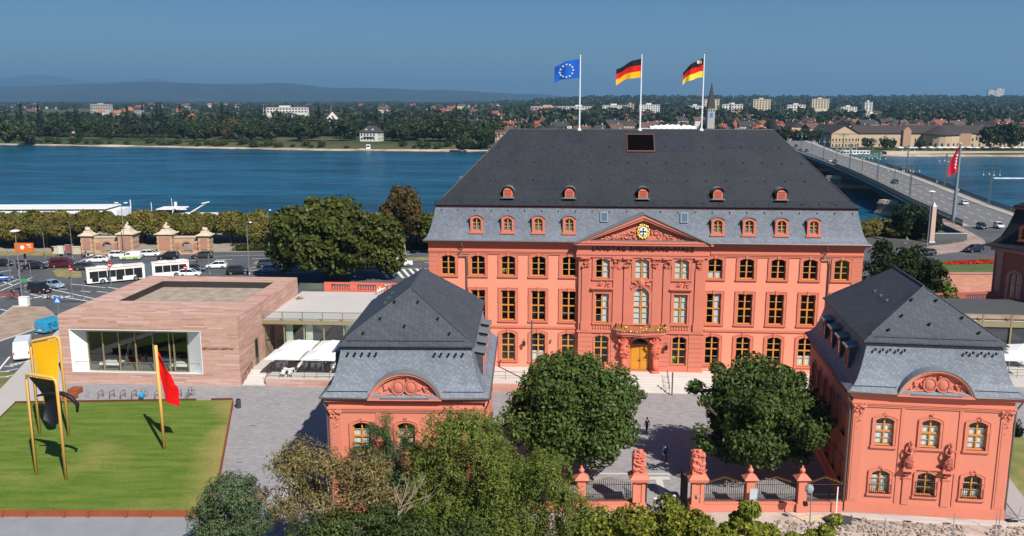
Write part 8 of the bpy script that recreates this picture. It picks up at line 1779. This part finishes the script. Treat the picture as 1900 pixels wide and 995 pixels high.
# ================================================================ PEOPLE
def person(label, loc, rz, shirt, trousers, pose='stand', h=1.78, hr=None, shoe=None, vest=None, seat=0):
    """body grown from a posed skeleton: one continuous skin surface"""
    s = h/1.78; J = {}; E_ = []
    def j(n,p,r): J[n]=(Vector(p)*s,r*s)
    j('pel',(0,0,.98),.135); j('wai',(0,.0,1.12),.125); j('che',(0,-.01,1.34),.145); j('nec',(0,0,1.5),.06); j('hd0',(0,-.02,1.58),.075); j('hd1',(0,-.02,1.69),.09); j('top',(0,-.01,1.76),.06)
    stp = {'stand':(.03,-.03),'walk':(.28,-.26),'sit':None}[pose]
    for k,(sd_,st__) in enumerate(((-1,0),(1,1))):
        n=str(k)
        if stp: 
            d=stp[st__]; j('hip'+n,(sd_*.09,0,.92),.10); j('kne'+n,(sd_*.10,-d*.5-.03,.52),.068); j('ank'+n,(sd_*.10,-d,.10),.045); j('toe'+n,(sd_*.12,-d-.16,.04),.04)
        else: j('hip'+n,(sd_*.1,-.02,.94),.10); j('kne'+n,(sd_*.16,-.42,.86),.075); j('ank'+n,(sd_*.17,-.36,.46),.045); j('toe'+n,(sd_*.17,-.52,.40),.04)
        E_ += [('pel','hip'+n),('hip'+n,'kne'+n),('kne'+n,'ank'+n),('ank'+n,'toe'+n)]
        sw = (0.12 if st__ else -.12) if pose=='walk' else .02
        if pose=='sit': el,ha=(sd_*.27,-.18,1.16),(sd_*.25,-.42,1.12)
        else: el,ha=(sd_*.26,sw*.5+.02,1.14),(sd_*.26,-sw-.04,.90)
        j('sho'+n,(sd_*.18,0,1.42),.065); j('elb'+n,el,.045); j('wri'+n,ha,.033)
        hv=Vector(ha); j('pal'+n,(hv.x,hv.y-.015,hv.z-.07),.036); j('fin'+n,(hv.x,hv.y-.03,hv.z-.15),.018); j('thu'+n,(hv.x-sd_*.03,hv.y-.05,hv.z-.09),.014)
        E_ += [('che','sho'+n),('sho'+n,'elb'+n),('elb'+n,'wri'+n),('wri'+n,'pal'+n),('pal'+n,'fin'+n),('pal'+n,'thu'+n)]
    E_ += [('pel','wai'),('wai','che'),('che','nec'),('nec','hd0'),('hd0','hd1'),('hd1','top')]
    names=list(J); me=bpy.data.meshes.new('body'); me.from_pydata([J[n][0][:] for n in names],[(names.index(a),names.index(c)) for a,c in E_],[])
    o_=bpy.data.objects.new('tmp',me); COL.objects.link(o_); m=o_.modifiers.new('s','SKIN'); m.use_smooth_shade=True
    sk=me.skin_vertices[0].data
    for k,n in enumerate(names): sk[k].radius=(J[n][1],J[n][1]*(.8 if n in('che','wai','pel') else 1)); sk[k].use_root=(n=='pel')
    sb=o_.modifiers.new('b','SUBSURF'); sb.levels=1; sb.render_levels=1
    me2=bpy.data.meshes.new_from_object(o_.evaluated_get(bpy.context.evaluated_depsgraph_get())); bpy.data.objects.remove(o_)
    me2.materials.clear()
    for mt in (skin,shirt,trousers,shoe or black): me2.materials.append(mt)
    for f in me2.polygons:
        c=f.center/s; near=min(names,key=lambda n:(J[n][0]/s-c).length)
        f.material_index=0 if near[:2] in('hd','to') and near!='toe0' and near!='toe1' or near in('nec',) or near[:3] in('wri','pal','fin','thu') or (near=='top') else (3 if near[:3]in('toe','ank') else (2 if near[:3] in('hip','kne','pel') else 1))
        f.use_smooth=True
    p=thing('person',label,'person',loc,rz); ob('body',me2,p)
    b=MB(); b.lump((0,.015*s,1.715*s),(.098*s,.108*s,.085*s),0,3,10,7,.1); b.build('hair',hr or hair,p,True)
    b=MB()
    for sx in(-1,1): b.lump((sx*.033*s,-.108*s,1.67*s),(.012*s,.008*s,.009*s),0,1,6,4,0)
    b.build('eyes',black,p); b=MB(); b.lump((0,-.118*s,1.645*s),(.013*s,.02*s,.022*s),0,1,6,4,0); b.build('nose',skin,p)
    if vest: b=MB(); b.loft([[(r_*s*math.cos(a),r_*.72*s*math.sin(a)-.01,z*s) for a in [2*PI*k/14 for k in range(14)]] for r_,z in((.175,1.02),(.18,1.2),(.19,1.36),(.13,1.47))],cap=False); b.build('vest',vest,p,True)
    return p
cb=lambda n,c: M('cloth_'+n,c,.9,.12,3)
hv=M('hi_vis',(.45,.80,.02),.7,.05)
p=G(1200,807); person('person in dark clothes walking across the sunlit courtyard',(p.x,p.y,.016),R(200),cb('black',(.02,.02,.022)),cb('charcoal',(.035,.035,.04)),'walk',1.85)
p=G(1234,858); person('person in blue shirt and jeans standing in the tree shade inside the gate',(p.x,p.y,.016),R(10),cb('blue',(.04,.10,.28)),cb('jeans',(.02,.04,.10)),'stand',1.85)
p=G(90,556); person('person pushing a dark bicycle over the crossing',(p.x-.0,p.y,.01),R(120),cb('navy',(.02,.02,.04)),cb('navy2',(.02,.02,.03)),'walk'); bicycle((p.x+.9,p.y+.3,.01),R(20),'dark bicycle pushed over the crossing',(.03,.03,.04)) if 0 else None
p=G(22,556); person('cyclist in dark clothes by the red cycle lane',(p.x,p.y,.35),R(110),cb('cyc',(.03,.03,.04)),cb('cyc2',(.02,.02,.02)),'sit'); bicycle((p.x,p.y,.012),R(20),'bicycle ridden beside the red cycle lane',(.03,.03,.04))
p=G(41,505); person('person in dark red waiting under the orange billboard',(p.x,p.y,.01),R(90),cb('dkred',(.12,.02,.03)),cb('dk',(.02,.02,.02)),'stand')
p=G(366,488); person('person in black standing on the grass median',(p.x,p.y,.13),R(90),cb('md',(.02,.02,.02)),cb('md2',(.03,.03,.03)),'stand')
for (x,y,c,l) in ((158,478,(.03,.03,.04),'rider in dark jacket on the dark scooter'),(166,478,(.45,.5,.6),'rider in pale jacket on the pale scooter')):
    p=G(x,y); person(l,(p.x+.25,p.y,-.02),SA+PI+PI/2,cb('r%d'%x,c),cb('rt%d'%x,(.03,.03,.04)),'sit')
c=bt(62,22,.16); person('person in white shirt on the bridge footway',c,R(0),cb('bw',(.6,.6,.6)),cb('bw2',(.25,.2,.15)),'walk'); c=bt(61,21.2,.16); person('person with bare arms beside the white shirt on the bridge footway',c,R(0),cb('bo',(.45,.25,.15)),cb('bo2',(.3,.2,.15)),'walk'); c=bt(88,22.3,.16); person('lone person in pale blue far along the bridge footway',c,R(0),cb('bl',(.35,.4,.5)),cb('bl2',(.2,.2,.25)),'walk')
p=G(1681,455); person('cyclist in yellow safety vest by the green railing',(p.x,p.y,.35),R(90),hv,cb('cyt',(.3,.35,.4)),'sit'); bicycle((p.x,p.y,.012),R(0),'white bicycle of the yellow vested cyclist',(.6,.6,.62))
q_=PO+Matrix.Rotation(PR,3,'Z')@Vector((4.15,YC+.75,1.25)); person('worker in yellow safety vest seen inside a ground floor palace window',q_,R(30),hv,cb('wk',(.05,.05,.08)),'stand',1.75)
q_=PO+Matrix.Rotation(PR,3,'Z')@Vector((-16.4,.85,11.65)); person('worker in yellow safety vest seen inside a top floor palace window',q_,R(30),hv,cb('wk2',(.05,.05,.08)),'stand',1.75)
# flagstaff columns in the yard
p=G(985,712); o=thing('yard_mast','dark square mast standing behind the round courtyard tree','mast',(p.x,96.8,0)); b=MB(); b.box(-.09,.09,-.09,.09,0,8.4); b.build('shaft',M('mast_dark',(.09,.085,.085),.5),o); b=MB(); b.box(-.25,.25,-.25,.25,0,.05); b.build('foot',greym,o)
q_=PO+Matrix.Rotation(PR,3,'Z')@Vector((3.35,-6.3,0)); o=thing('yard_mast','slim dark column beside the handrail of the palace steps','mast',q_); b=MB(); b.box(-.07,.07,-.07,.07,0,2.7); b.build('shaft',MATS['mast_dark'],o); b=MB(); b.box(-.2,.2,-.2,.2,0,.05); b.build('foot',greym,o)
# green railing and gulls' perch near the underpass
railing('green steel railing along the underpass ramp',(0,0,0),(18,4,0),0,9,0,G(1648,460),1.3,mids=3)
# ================================================================ HAZE
hz = bpy.data.materials.new('haze_air'); hz.use_nodes=True; n=hz.node_tree; n.nodes.remove(n.nodes['Principled BSDF']); v=n.nodes.new('ShaderNodeVolumePrincipled'); v.inputs['Color'].default_value=(.34,.66,1.0,1); v.inputs['Density'].default_value=8.5e-5; v.inputs['Anisotropy'].default_value=.2
n.links.new(v.outputs[0],n.nodes['Material Output'].inputs['Volume'])
b=MB(); b.box(-60000,60000,-3000,45000,-120,900); o=b.build('haze',hz); stuff(tag(o,'thin blue summer haze over the plain','haze'))
